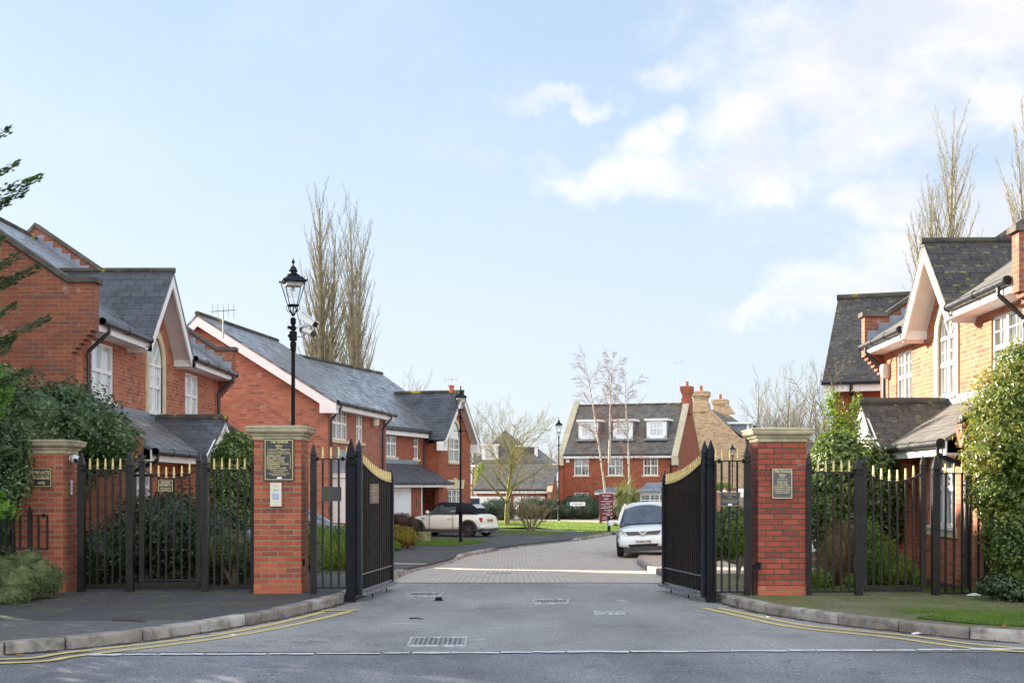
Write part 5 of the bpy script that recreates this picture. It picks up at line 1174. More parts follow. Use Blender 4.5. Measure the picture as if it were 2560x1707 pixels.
roofslab(HF, [(.28, -.3, eF-.05), (WF-.28, -.3, eF-.05), (WF-.28, 4.0, rF-.1), (.28, 4.0, rF-.1)], m_slate_tan); roofslab(HF, [(.28, 8.3, eF-.05), (WF-.28, 8.3, eF-.05), (WF-.28, 4.0, rF-.1), (.28, 4.0, rF-.1)], m_slate_tan, name='rear_roof')
MB().tube([(.3, 4.0, rF-.06), (WF-.3, 4.0, rF-.06)], .08, 8).build('ridge_tiles', m_ridge, HF)
MB().box(.36, WF-.36, -.36, -.32, eF-.32, eF-.10).build('fascia', m_white, HF); MB().tube([(.36, -.41, eF-.07), (WF-.36, -.41, eF-.07)], .07, 8).build('gutter', m_gut, HF); MB().tube([(WF-.5, -.3, eF-.2), (WF-.5, -.06, eF-.5), (WF-.5, -.06, 0)], .05, 6).build('downpipe', m_gut, HF)
for i, a in enumerate((1.35, 4.0, 6.55)):
    dm = MB(); yF = .85; zb_ = 5.15+z6; zt_ = 6.38+z6
    dr = MB().box(a-.08, a+1.28, yF+.06, yF+2.1, zb_-.15, zt_-.02).build('dormer', m_lead, HF)
    fd5 = lambda q, z, o, yF=yF: Vector((q, yF-o, z))
    window(dr, fd5, a+.08, a+1.12, zb_+.12, zt_-.10, cols=2, glass=m_glass_l, sill=None, fr=.07, depth=.0, name='window')
    m = MB(); m.box(a-.14, a+.08, yF-.05, yF+.12, zb_-.05, zt_); m.box(a+1.12, a+1.34, yF-.05, yF+.12, zb_-.05, zt_); m.box(a-.14, a+1.34, yF-.05, yF+.12, zt_-.1, zt_); m.box(a-.14, a+1.34, yF-.05, yF+.12, zb_-.06, zb_+.12); m.box(a-.28, a+1.48, yF-.18, yF+2.3, zt_, zt_+.16)
    m.build('dormer_casing', m_white, dr)
    MB().box(a-.3, a+1.5, yF-.28, yF+.1, zb_-.22, zb_-.07).build('lead_apron', m_lead, dr)
c = MB(); cx, cy = WF-.13, 4.0
c.lathe([(q*sqrt(2), z+z6) for q, z in ((.36, 7.0), (.36, 8.15), (.31, 8.18), (.31, 8.42), (.40, 8.62), (.44, 8.8), (.44, 9.06), (.40, 9.08))], (cx, cy, 0), 4, pi/4); ch = c.build('chimney', m_brick_far, HF)
MB().cyl((cx, cy, 9.05+z6), (cx, cy, 9.45+z6), .13, .11, 10).build('pot', m_pot, ch)
# bays at ground level
def hood(par, a0, a1, z0, z1, oo):
    m = MB(); pr = [(oo, z0), (oo-.12, z0+.12), (oo*.45, lerp(z0, z1, .6)), (oo*.2, z1)]
    for (o, z) in pr: k = (oo-o)*.9; m.v += [(a0+k, .0, z), (a0+k, -o, z), (a1-k, -o, z), (a1-k, .0, z)]
    for i in range(len(pr)-1):
        for j in range(4): p = i*4+j; q = i*4+(j+1) % 4; m.f.append((p, q, q+4, p+4))
    m.f += [(3, 2, 1, 0), tuple(range(12, 16))]; return m.build('lead_hood', m_lead, par)
bay = MB().box(6.35, 8.35, -.62, -.60, .0+z6-.4, .1+z6).build('bay_base', m_white, HF); hood(HF, 6.0, 8.65, 1.18+z6, 1.85+z6, .95)
window(HF, lambda a, z, o: Vector((a, -.62-o, z+z6)), 6.3, 8.4, .1, 1.0, cols=3, glass=m_glass_m, sill=None, fr=.08, depth=.0, name='bay_window')
MB().box(6.2, 8.5, -.72, -.02, 1.02+z6, 1.175+z6).build('bay_cornice', m_white, HF); MB().box(6.25, 6.33, -.6, -.02, z6-.3, 1.0+z6).build('bay_cheek', m_white, HF); MB().box(8.37, 8.45, -.6, -.02, z6-.3, 1.0+z6).build('bay_cheek', m_white, HF)
MB().box(2.9, 5.6, -.9, -.02, .95+z6, 1.15+z6).build('porch_fascia', m_white, HF); hood(HF, 2.85, 5.65, 1.155+z6, 1.5+z6, .95)
MB().box(3.6, 4.6, -.02, .03, 0, .9+z6).build('front_door', m_white, HF)
MB().lathe([(.25, -.01), (.26, .05), (.2, .1)], (0, 0, 0), 6).build
al = MB()
for j in range(6): a_ = j*pi/3; al.v += [(.62+.16*cos(a_), -.01, 3.45+z6+.16*sin(a_)), (.62+.16*cos(a_), -.10, 3.45+z6+.16*sin(a_))]
for j in range(6): p = 2*j; q = (2*j+2) % 12; al.f.append((p, q, q+1, p+1))
al.f += [(1, 3, 5, 7, 9, 11), (10, 8, 6, 4, 2, 0)]; al.build('alarm_box', m_white, HF)

# ------------------------------------------------------------------ tan brick house further right
HB = root('brick_house', 'tan brick house with corbelled chimneys and white dormers seen over the right gate', 'house', (12.5*1.19, 97.0*1.19, 1.6-2.2*1.19), -radians(17)); HB.scale = (1.19,)*3
# local x along the gable face, y back
gw = 5.2; eB = 4.95+.6; aB = 7.45+.6; LB = 16
MB().wall([(-2.2, -.1), (gw-1.1, -.1), (gw-1.1, eB), (gw-1.45, eB+.05), (lerp(gw-1.1, 1.05, .98)+.2, aB-.1), (1.45, aB), (.4, aB), (-.1, aB-.45), (-2.2, eB)], [], lambda x, z, t: Vector((x, -t, z)), .3).build('gable_wall', m_brick_tan, HB)
MB().box(-2.2, gw-1.3, .3, LB, -.1, eB-.1).build('walls', m_brick_tan, HB)
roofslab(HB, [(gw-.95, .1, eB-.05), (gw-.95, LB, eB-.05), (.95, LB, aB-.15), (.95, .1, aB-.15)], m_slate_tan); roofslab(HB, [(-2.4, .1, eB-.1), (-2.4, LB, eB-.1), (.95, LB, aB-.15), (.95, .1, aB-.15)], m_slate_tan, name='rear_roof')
for (yy, hh) in ((.15, 0), (9.6, .3)):
    c = MB(); c.lathe([(q*sqrt(2), z) for q, z in ((.62, aB-.6), (.58, aB+.0), (.46, aB+.15), (.46, aB+.35), (.56, aB+.52), (.60, aB+.55), (.60, aB+.86), (.52, aB+.9))], (.9, yy+.4, hh*0), 4, pi/4); co = c.build('chimney', m_brick_tan, HB); MB().cyl((.9, yy+.4, aB+.88), (.9, yy+.4, aB+1.3), .13, .11, 8).build('pot', m_pot, co)
for yy in (2.6, 5.0, 7.4):
    dr = MB().box(gw-2.6, gw-1.28, yy, yy+1.3, eB, eB+1.12).build('dormer', m_lead, HB)
    m = MB(); m.box(gw-1.30, gw-1.15, yy-.12, yy+.12, eB-.1, eB+1.12); m.box(gw-1.30, gw-1.15, yy+1.2, yy+1.42, eB-.1, eB+1.12); m.box(gw-2.9, gw-1.0, yy-.25, yy+1.55, eB+1.12, eB+1.27); m.build('dormer_casing', m_white, dr)
    MB().box(gw-1.28, gw-1.22, yy+.12, yy+1.2, eB, eB+1.1).build('pane', m_glass_m, dr)
MB().wall([(gw-2.4, aB-1.35), (gw-1.5, aB-1.35), (gw-2.2, aB-.35)], [], lambda x, z, t: Vector((x-1.2, 6.9-t, z+.9)), .2).build('party_gable', m_brick_tan, HB)
f7 = lambda a, z, o: Vector((gw-1.3+o, a, z))
for yy in (3.0, 6.5):
    for z0 in (1.0, 3.4): window(HB, f7, yy, yy+1.2, z0, z0+1.3, cols=2, glass=m_glass_m, sill=None, fr=.08, depth=-.0)
MB().tube([(gw-1.05, 1.2, eB-.2), (gw-1.05, 1.2, 0)], .06, 6).build('downpipe', m_gut, HB)

# ------------------------------------------------------------------ garage block and hipped house in the centre distance
GB = root('garage_block', 'low garage block with white doors and a slate roof behind the bare tree', 'garage', (-2.55, 90, -.6), 0)
MB().box(.2, 4.9, .3, 6, -.1, 1.85).build('walls', m_brick_far, GB)
roofslab(GB, [(0, 0, 1.92), (5.1, 0, 1.92), (5.85, 4.2, 3.65), (.75, 4.2, 3.65)], m_slate_tan); roofslab(GB, [(0, 8.0, 1.92), (5.1, 8.0, 1.92), (5.85, 4.2, 3.65), (.75, 4.2, 3.65)], m_slate_tan, name='rear_roof')
MB().box(0, 5.1, -.03, .0, 1.70, 1.90).build('fascia', m_white, GB); MB().tube([(0, -.08, 1.93), (5.1, -.08, 1.93)], .06, 6).build('gutter', m_gut, GB)
for i in (0, 1):
    o = MB().box(.35+i*2.3, 2.45+i*2.3, .22, .28, 0, 1.5).build('garage_door', m_white, GB); m = MB()
    for j in range(5): m.box(.40+i*2.3, 2.40+i*2.3, .205, .22, .05+j*.29, .29+j*.29)
    m.build('panels', m_white, o)
GW = root('garden_wall', 'orange sunlit brick wall with a raked top beside the far house', 'wall', (2.75, 88.6, -.6), 0)
m = MB(); m.hexa([(-.45, 0, -.1), (-.2, 0, -.1), (.55, 12.0, -.1), (.3, 12.0, -.1)], [(-.45, 0, 1.75), (-.2, 0, 1.75), (.55, 12.0, 3.75), (.3, 12.0, 3.75)]); m.build('brickwork', m_brick, GW)
m = MB(); m.hexa([(-.5, -.05, 1.755), (-.15, -.05, 1.755), (.6, 12.0, 3.755), (.25, 12.0, 3.755)], [(-.5, -.05, 1.84), (-.15, -.05, 1.84), (.6, 12.0, 3.84), (.25, 12.0, 3.84)]); m.build('coping', m_brick_tan, GW)
HH = root('hipped_house', 'distant tan house with a hipped roof and white dormers behind the bare tree', 'house', (-3.6, 118, -.6), 0)
eH = 3.45+.6; pH = 6.6+.6
MB().box(.3, 7.2, .3, 8, -.1, eH).build('walls', m_brick_tan, HH)
m = MB(); a, b, c_, d, e, f_ = (0, 0, eH), (6.6, 0, eH), (6.6, 8, eH), (0, 8, eH), (3.0, 3.6, pH), (3.0, 4.6, pH)
m.add([a, b, c_, d, e, f_], [(0, 1, 4), (1, 2, 5, 4), (2, 3, 5), (3, 0, 4, 5), (3, 2, 1, 0)]); m.build('roof', m_slate_tan, HH)
m = MB(); m.add([(5.6, .4, eH), (7.7, .4, eH), (7.7, 7, eH), (5.6, 7, eH), (5.4, 3.5, eH+1.5), (5.9, 3.5, eH+1.5)], [(0, 1, 5, 4), (1, 2, 5), (2, 3, 4, 5), (3, 0, 4), (3, 2, 1, 0)]); m.build('side_roof', m_slate_gloss, HH)
MB().box(0, 7.7, -.05, .0, eH-.22, eH-.02).build('fascia', m_white, HH)
dr = MB().box(1.0, 2.35, .55, 2.6, eH+.45, eH+1.6).build('dormer', m_lead, HH); MB().box(.85, 2.5, .4, 2.8, eH+1.6, eH+1.78).build('cornice', m_white, dr); MB().box(.95, 2.4, .48, .56, eH+.4, eH+1.6).build('white_front', m_white, dr)
MB().box(1.25, 2.1, .45, .48, eH+.65, eH+1.4).build('pane', m_glass_l, dr)
dr = MB().box(4.1, 5.55, 1.0, 3.6, eH+.2, eH+1.55).build('dormer', m_slate, HH); MB().box(3.9, 6.0, .9, 3.7, eH+1.55, eH+1.70).build('cornice', m_white, dr); MB().box(5.56, 5.85, 1.0, 3.6, eH+.2, eH+1.55).build('white_front', m_white, dr)
WH = root('white_house', 'small pale house with a grey roof glimpsed between the right pillar and the laurel', 'house', ((2000-1280)*110/F, 110, -.6), 0)
MB().box(0, 3.2, 0, 4, -.1, 4.7).build('walls', m_white, WH); MB().box(1.25, 1.33, -.3, 4, -.1, 4.6).build('corner_post', m_white, WH)
roofslab(WH, [(-.2, -.3, 4.7), (4.4, -.3, 4.7), (3.4, 2, 5.8), (1.0, 2, 5.8)], m_slate_tan)
window(WH, lambda a, z, o: Vector((a, -o, z)), .3, 1.0, 3.4, 4.4, cols=2, glass=m_glass_m, sill=None, fr=.06, depth=-.0)
# roof aerials
def aerial(x, y, z, h, label, n=5, s=1.):
    r = root('roof_aerial', label, 'aerial', (x, y, z)); MB().cyl((0, 0, 0), (0, 0, h), .018*s, n=6).build('mast', m_steel, r)
    m = MB(); m.bar((-.35*s, .1, h-.05), (.35*s, -.1, h-.03), .02*s)
    for i in range(n): t = -.3+.6*i/(n-1); m.bar((t*s, .1-.2*(t+.35)/.7, h-.22*s), (t*s, .1-.2*(t+.35)/.7, h+.14*s), .010*s)
    m.build('elements', m_steel, r)
p = Wp(558, 846, 36.4); aerial(p.x, p.y, p.z, zt(773, 36.4)-p.z, 'television aerial on the far parapet of the left house')
p = Wp(1127, 985, 66); aerial(p.x, p.y, p.z, zt(946, 66)-p.z, 'small television aerial over the cross wing roof', 4)
p = Wp(1698, 998, 101); aerial(p.x, p.y, p.z, zt(905, 101)-p.z, 'tall thin television aerial beside the far house chimney', 5, 1.1)
# ------------------------------------------------------------------ foliage
def leaves(name, mat, blobs, n, size, parent=None, seed=1, depth=.35, aspect=1.7, core=.74, lump=.22, up=.0, clip=None, corem=None, droop=0.):
    """leaf-sized folded faces spread through lumpy ellipsoids; blobs (x,y,z,rx,ry,rz) in world coordinates"""
    R = random.Random(seed); m = MB(); vol = [(b[3]*b[4]*b[5])**(2/3) for b in blobs]; tot = sum(vol)
    V, Fc = m.v, m.f
    def surf(b, u):
        nn_ = noise.noise(Vector((u.x*2.3+b[0]*1.7+seed, u.y*2.3+b[1], u.z*2.3+b[2])))*1.0+.5*noise.noise(Vector((u.x*5.5+b[0]+seed, u.y*5.5, u.z*5.5+b[2])))
        return 1+lump*nn_
    for b, w in zip(blobs, vol):
        k = int(n*w/tot)
        for _ in range(k):
            u = Vector((R.gauss(0, 1), R.gauss(0, 1), R.gauss(0, 1))).normalized()
            f = surf(b, u); q = 1-depth*R.random()**1.6+(.07*R.random() if R.random() < .25 else 0)+(.26*R.random() if R.random() < .035 else 0)
            p = Vector((b[0]+u.x*b[3]*f*q, b[1]+u.y*b[4]*f*q, b[2]+u.z*b[5]*f*q))
            if clip and not clip(p): continue
            nrm = (Vector((u.x/b[3], u.y/b[4], u.z/b[5])).normalized()+Vector((R.uniform(-1, 1), R.uniform(-1, 1), R.uniform(-.6, 1)))*.75).normalized()
            t = nrm.cross(Vector((R.uniform(-1, 1), R.uniform(-1, 1), R.uniform(-1, 1)+up))).normalized()
            t = (t+Vector((0, 0, up*.6-droop))).normalized(); s = nrm.cross(t).normalized()
            L = size*R.uniform(.6, 1.25); w_ = L/aspect; fold = nrm*w_*.25; a = len(V)
            V.extend([tuple(p-t*L*.5), tuple(p-s*w_*.5+fold), tuple(p+t*L*.5), tuple(p+s*w_*.5+fold)])
            Fc.append((a, a+1, a+2)); Fc.append((a, a+2, a+3))
    if core:
        for b in blobs:
            c = MB(); nu, nv = 12, 8; a = len(V)
            for i in range(nv+1):
                th = pi*i/nv
                for j in range(nu):
                    ph = 2*pi*j/nu; u = Vector((sin(th)*cos(ph), sin(th)*sin(ph), cos(th))); f = surf(b, u)*core
                    V.append((b[0]+u.x*b[3]*f, b[1]+u.y*b[4]*f, b[2]+u.z*b[5]*f))
            for i in range(nv):
                for j in range(nu): p = a+i*nu+j; q = a+i*nu+(j+1) % nu; Fc.append((p, q, q+nu, p+nu))
    return m.build(name, mat, parent, world=parent is not None, recalc=False)
def bush(name, label, cat, mat, blobs, n, size, stem=None, group=None, **k):
    b = blobs[0]; r = root(name, label, cat, (b[0], b[1], max(min(q[2]-q[5] for q in blobs), g(b[1]))), 0, group)
    leaves('foliage', mat, blobs, n, size, r, **k)
    if stem is not False:
        m = MB(); R = random.Random(k.get('seed', 1)); z0 = g(b[1])
        for q in blobs[:4]:
            m.tube([(b[0]+R.uniform(-.1, .1), b[1], z0), (lerp(b[0], q[0], .5), lerp(b[1], q[1], .5), lerp(z0, q[2], .5)), (q[0], q[1], q[2])], [.04, .03, .015], 5)
        m.build('stems', stem or m_bark, r, world=True)
    return r
def PB(x, y, d, rx, rz, ry=None):      # blob from photo pixels: centre (x,y), radii in px
    p = Wp(x, y, d); s = d/F; return (p.x, d, p.z, rx*s, ry if ry else (rx+rz)*.5*s, rz*s)
# big glossy shrub at far left behind pillar and railings
bush('evergreen_shrub', 'large dark glossy shrub spreading behind the far left pillar and railings', 'shrub', L_glossy,
     [PB(70, 1060, 21.6, 150, 120, .9), PB(190, 1075, 22, 120, 105, .8), PB(0, 1190, 21, 110, 150, .8), PB(-60, 1080, 21, 130, 160, .9), PB(275, 1105, 22.3, 75, 80, .6), PB(120, 1160, 22.2, 130, 110, .7), PB(20, 1320, 20.4, 90, 120, .5), PB(170, 985, 22, 45, 30, .4), PB(-20, 960, 21.3, 70, 60, .5)], 26000, .080, seed=3, depth=.5, lump=.34)
bush('evergreen_shrub', 'glossy shrub overhanging the left edge of the far left pillar', 'shrub', L_glossy, [PB(30, 1110, 18.9, 42, 50, .3), PB(18, 1210, 18.8, 62, 62, .3), PB(-30, 1150, 18.8, 90, 120, .4), PB(45, 1150, 18.85, 35, 40, .22)], 5200, .07, seed=13, stem=False, depth=.6, lump=.35, core=.5)
# hedge mass behind the left gates
bush('evergreen_hedge', 'dark glossy hedge seen through the bars of the left pedestrian gate', 'hedge', L_dark, [PB(430, 1340, 21.2, 95, 120, .7), PB(340, 1350, 21.3, 80, 105, .6), PB(520, 1350, 21.4, 85, 105, .7), PB(590, 1400, 21.2, 70, 60, .5), PB(250, 1390, 21, 80, 80, .5), PB(405, 1290, 21.4, 90, 60, .5)], 20000, .062, seed=4, depth=.45, lump=.28)
bush('grey_green_shrub', 'small grey-green clipped shrub beside the left pillar behind the railing', 'shrub', L_hebe, [PB(585, 1370, 20.5, 50, 50, .4), PB(545, 1378, 20.6, 40, 40, .35)], 4200, .045, seed=5, depth=.4)
bush('laurel_bush', 'rounded green laurel rising behind the left railing next to the directory pillar', 'shrub', L_laurel, [PB(590, 1130, 22.8, 46, 52, .45), PB(600, 1210, 22.8, 50, 70, .45), PB(560, 1190, 22.9, 42, 80, .4), PB(575, 1290, 22.7, 55, 80, .45)], 9000, .085, seed=6, depth=.5, lump=.3)
# low shrubs in front of the far left pillar
bush('hebe_shrub', 'low mounded grey-green shrub at the front left corner of the pavement', 'shrub', L_hebe, [PB(40, 1455, 17.6, 62, 52, .35), PB(0, 1440, 17.8, 60, 60, .4), PB(95, 1440, 17.9, 45, 48, .3), PB(15, 1490, 17.3, 60, 30, .3), PB(128, 1450, 18.2, 30, 42, .25), PB(70, 1405, 18, 40, 34, .3), PB(-50, 1460, 17.5, 60, 50, .4)], 17000, .034, seed=7, depth=.35, lump=.32, aspect=2.2)
# conifer whose tips reach in from the left edge
R = random.Random(21)
cf = root('conifer_tree', 'dark conifer whose feathery branch tips reach in from the left edge', 'tree', (-8.9, 17.2, 0))
MB().tube([(-8.9, 17.2, -.3), (-8.9, 17.2, 5), (-8.85, 17.2, 11.5)], [.22, .15, .02], 8).build('trunk', m_bark, cf, world=True)
m = MB(); lf = MB()
def spray(m, lf, p0, p1, R, wd=.35, n=60, sz=.11):
    p0, p1 = Vector(p0), Vector(p1); d = p1-p0; L = d.length; dn = d.normalized(); sd = dn.cross(Vector((0, 0, 1))).normalized()
    m.tube([p0, p0+d*.5+Vector((0, 0, -.03*L)), p1], [.022, .013, .003], 5, False)
    for i in range(n):
        t = R.random()**.8; w = wd*(1-t)**.6*R.uniform(-1, 1)*(.5 if t > .85 else 1); c = p0+d*t+Vector((0, 0, -.03*L*4*t*(1-t)))+sd*w*.6+Vector((0, 0, w*.45+R.uniform(-.05, .05)))
        q = (dn+sd*(.8*w/max(wd, .01))+Vector((0, 0, R.uniform(-.15, .4)))).normalized(); nrm = q.cross(Vector((R.uniform(-1, 1), R.uniform(-1, 1), R.uniform(-1, 1)))).normalized()
        s_ = sz*R.uniform(.5, 1.3); k = len(lf.v); lf.v += [tuple(c), tuple(c+q*s_*.5+nrm*s_*.17), tuple(c+q*s_), tuple(c+q*s_*.5-nrm*s_*.17)]; lf.f.append((k, k+1, k+2, k+3))
for (ty, tx, th) in ((325, 22, .25), (412, 42, .3), (445, 100, .25), (480, 62, .1), (505, 20, .0), (640, 46, .25), (670, 98, .15), (700, 40, .1), (765, 38, .2), (795, 120, .2), (840, 35, .0), (870, 20, 0), (925, 75, .1), (600, 5, .2)):
    tip = Wp(tx, ty, 17.2+R.uniform(-.6, .4)); b = Vector((-8.9, 17.2, tip.z-1.0+R.uniform(-.2, .2))); st = tip+(b-tip)*.45
    spray(m, lf, b, tip, R, .26, 620, .075)
for i in range(200):
    z = R.uniform(1.2, 11.2); a = R.uniform(0, 2*pi); L = (2.35*(1-((z-1)/11.5))+.4)*R.uniform(.7, 1); x = -8.9+cos(a)*L
    if x > -6.75: continue
    spray(m, lf, (-8.9, 17.2, z), (x, 17.2+sin(a)*L, z+.35+R.uniform(-.2, .3)), R, .55, 150, .23)
m.build('branches', m_bark, cf, world=True); lf.build('foliage', L_conif, cf, world=True, recalc=False)
for i_, (lx_, ly_, k_, lab_) in enumerate(((-10.4, 14.6, .85, 'unseen conifer added for shade beyond the left edge nearer the road'), (-11.2, 20.6, .95, 'unseen conifer added for shade beyond the left edge close to the gable wall'), (-13.8, 17.4, 1.0, 'unseen conifer added for shade furthest beyond the left edge'))):
    cc2 = copy_tree(cf); cc2.location = (lx_, ly_, 0); cc2.scale = (k_,)*3; cc2.rotation_euler = (0, 0, 2.2+i_*.9); cc2['label'] = lab_; cc2['group'] = 'conifers at the left edge'  # out-of-view copies added to cast shade over the foreground
cf['group'] = 'conifers at the left edge'
# a bright laurel shoot at the far left edge
bush('laurel_shoots', 'pale green laurel shoots poking in at the far left edge', 'shrub', leafmat('pale_shoot_leaves', [(.06, .14, .02), (.12, .24, .03), (.14, .27, .04), (.22, .34, .05)], .35, .4), [PB(8, 960, 18.4, 26, 44, .15), PB(-20, 990, 18.4, 40, 60, .2), PB(18, 1275, 17.9, 36, 22, .12), PB(-10, 1260, 17.9, 40, 40, .15)], 330, .16, stem=False, seed=9, depth=.8, core=0, aspect=2.8, up=.4)
# hedges between the left pillar and the gate
bush('box_hedge', 'bright green clipped hedge behind the bars left of the driveway', 'hedge', L_hedge, [PB(850, 1372, 26.5, 46, 62, .55), PB(800, 1375, 26.0, 50, 66, .55), PB(750, 1375, 26, 50, 66, .5), PB(905, 1385, 27, 40, 50, .5)], 16000, .050, stem=False, seed=10, depth=.3, lump=.10, core=.82)
bush('silver_shrub', 'silvery green shrub against the right side of the directory pillar', 'shrub', L_hebe, [PB(790, 1400, 24.6, 14, 70, .2), PB(812, 1445, 24.4, 22, 18, .15)], 2600, .045, seed=11, depth=.5)
# shrubs beside the garage
bush('bronze_hedge', 'dark bronze clipped hedge in front of the white garage door', 'hedge', L_redhedge, [PB(998, 1302, 47.5, 34, 22, .5), PB(960, 1305, 47.5, 34, 22, .5), PB(1030, 1310, 47.8, 16, 20, .4), PB(930, 1308, 47, 40, 26, .5)], 7000, .055, seed=12, depth=.3, core=.8)
bush('gold_variegated_shrub', 'rounded gold and green variegated shrub before the bronze hedge', 'shrub', L_yellow, [PB(1010, 1340, 45.5, 30, 26, .4), PB(990, 1335, 45.3, 22, 24, .35), PB(1030, 1345, 45.6, 14, 18, .25)], 6500, .06, seed=14, depth=.4)
bush('small_green_shrub', 'little green shrub at the foot of the gold shrub by the gate', 'shrub', L_hedge, [PB(984, 1364, 44, 18, 13, .25), PB(960, 1366, 43.8, 22, 14, .3)], 2500, .05, seed=15, depth=.4)
# planter
p = gp(1061, 1353, .1); r = root('stone_planter', 'round mossy stone planter with horizontal ribs on the small lawn', 'planter', tuple(p))
MB().lathe([(.20, 0), (.23, .03), (.24, .08), (.225, .09), (.245, .14), (.23, .15), (.25, .20), (.235, .21), (.255, .26), (.24, .27), (.26, .32), (.27, .36), (.22, .36), (.2, .30)], (0, 0, 0), 18).build('bowl', simple('mossy_concrete', (.30, .30, .16), .9, 0, .3, 6, .2, .3), r, smooth=True)
MB().lathe([(.2, .29), (.18, .32), (.02, .33)], (0, 0, 0), 12).build('soil', m_soil, r)
# clipped mounds at the far end of the lawn
FB = 'clipped evergreen mounds along the end of the lawn'
for i, (bl, n, lab) in enumerate((
    ([PB(1245, 1278, 84, 46, 32, 1.2), PB(1205, 1282, 83, 26, 26, 1)], 7000, 'wide clipped green mound behind the bare tree trunk'),
    ([PB(1330, 1272, 86, 48, 30, 1.2), PB(1375, 1275, 86, 34, 28, 1)], 6500, 'clipped green mound behind the bare shrub and the far lamp'),
    ([PB(1450, 1262, 92, 52, 26, 1.5), PB(1500, 1270, 92, 34, 24, 1.3)], 6500, 'higher clipped dome in front of the three dormer house'),
    ([PB(1462, 1279, 85.5, 38, 20, .9)], 4500, 'low rounded shrub under the white street name sign'),
    ([PB(1408, 1282, 88, 30, 20, .9), PB(1540, 1285, 86, 44, 20, .9)], 5000, 'dark low hedge to either side of the far lamp post'))):
    bush('clipped_shrub', lab, 'shrub', L_dark, bl, n, .10, seed=30+i, depth=.3, lump=.15, core=.85, group=FB)
bush('green_hedge', 'light green hedge at the back beside the cross wing', 'hedge', L_hedge, [PB(1205, 1190, 98, 18, 34, 1)], 2500, .12, seed=41, depth=.4)
# right side
bush('privet_hedge', 'sunlit hedge behind the railing right of the driveway', 'hedge', L_laurel, [PB(1830, 1330, 23.5, 46, 68, .6), PB(1880, 1335, 23.5, 40, 68, .6), PB(1795, 1338, 23.8, 24, 62, .5)], 12000, .065, stem=False, seed=42, depth=.3, lump=.12, core=.82)
bush('golden_bush', 'yellow-green bush close behind the notice on the right railing', 'shrub', L_hedge, [PB(1852, 1340, 21.8, 20, 46, .3)], 2600, .055, seed=43, depth=.5, core=.6)
bush('laurel_bush', 'big rounded laurel with pale glints behind the right railings', 'shrub', L_laurel, [PB(2110, 1190, 22.6, 96, 110, .75), PB(2060, 1250, 22.6, 60, 110, .6), PB(2190, 1230, 22.6, 68, 110, .6), PB(2120, 1310, 22.6, 90, 110, .6), PB(2215, 1320, 22.7, 38, 70, .4), PB(2085, 1120, 22.6, 46, 40, .4)], 24000, .090, seed=44, depth=.4, lump=.22)
bush('dead_bush', 'brown twiggy rounded bush behind the right railing', 'shrub', L_brown, [PB(2090, 1385, 20.6, 46, 82, .45), PB(2112, 1350, 20.7, 30, 50, .3), PB(2070, 1420, 20.6, 34, 50, .35)], 15000, .035, seed=45, depth=.6, aspect=3.5, core=.6)
bush('ground_ivy', 'low green leaves at the foot of the brown bush', 'shrub', L_hedge, [PB(2050, 1450, 19.9, 30, 26, .2), PB(2135, 1455, 20, 26, 18, .2)], 1500, .06, seed=46, depth=.7)
bush('dwarf_conifer', 'bright green feathery dwarf conifer behind the right pedestrian gate', 'shrub', L_hedge, [PB(2195, 1400, 20.4, 46, 66, .4), PB(2240, 1430, 20.3, 50, 42, .4), PB(2180, 1350, 20.5, 26, 46, .3), PB(2285, 1445, 20.2, 28, 26, .25)], 12000, .045, seed=47, depth=.4, up=.5, lump=.35)
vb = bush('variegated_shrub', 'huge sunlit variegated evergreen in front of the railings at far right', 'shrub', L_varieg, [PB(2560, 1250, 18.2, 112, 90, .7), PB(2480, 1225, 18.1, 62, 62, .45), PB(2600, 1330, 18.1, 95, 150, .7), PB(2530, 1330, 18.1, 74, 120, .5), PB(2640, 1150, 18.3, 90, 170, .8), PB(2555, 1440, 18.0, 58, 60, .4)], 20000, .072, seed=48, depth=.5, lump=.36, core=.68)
leaves('sunlit_new_growth', L_sunny, [PB(2530, 1010, 18.3, 104, 96, .7), PB(2500, 1095, 18.2, 84, 76, .55), PB(2555, 920, 18.4, 62, 72, .5), PB(2462, 1150, 18.1, 50, 56, .4), PB(2585, 1130, 18.1, 100, 90, .6), PB(2468, 1030, 18.2, 34, 34, .3), PB(2640, 980, 18.3, 90, 160, .8)], 24000, .070, vb, seed=50, depth=.5, lump=.42, core=.66)  # top of the same shrub: new growth plus sunlight in the colour
bush('ivy_shrub', 'dark low leaves at the foot of the huge variegated shrub', 'shrub', L_dark, [PB(2500, 1462, 17.7, 56, 28, .25), PB(2560, 1480, 17.6, 60, 26, .3)], 3000, .06, seed=49, depth=.6)
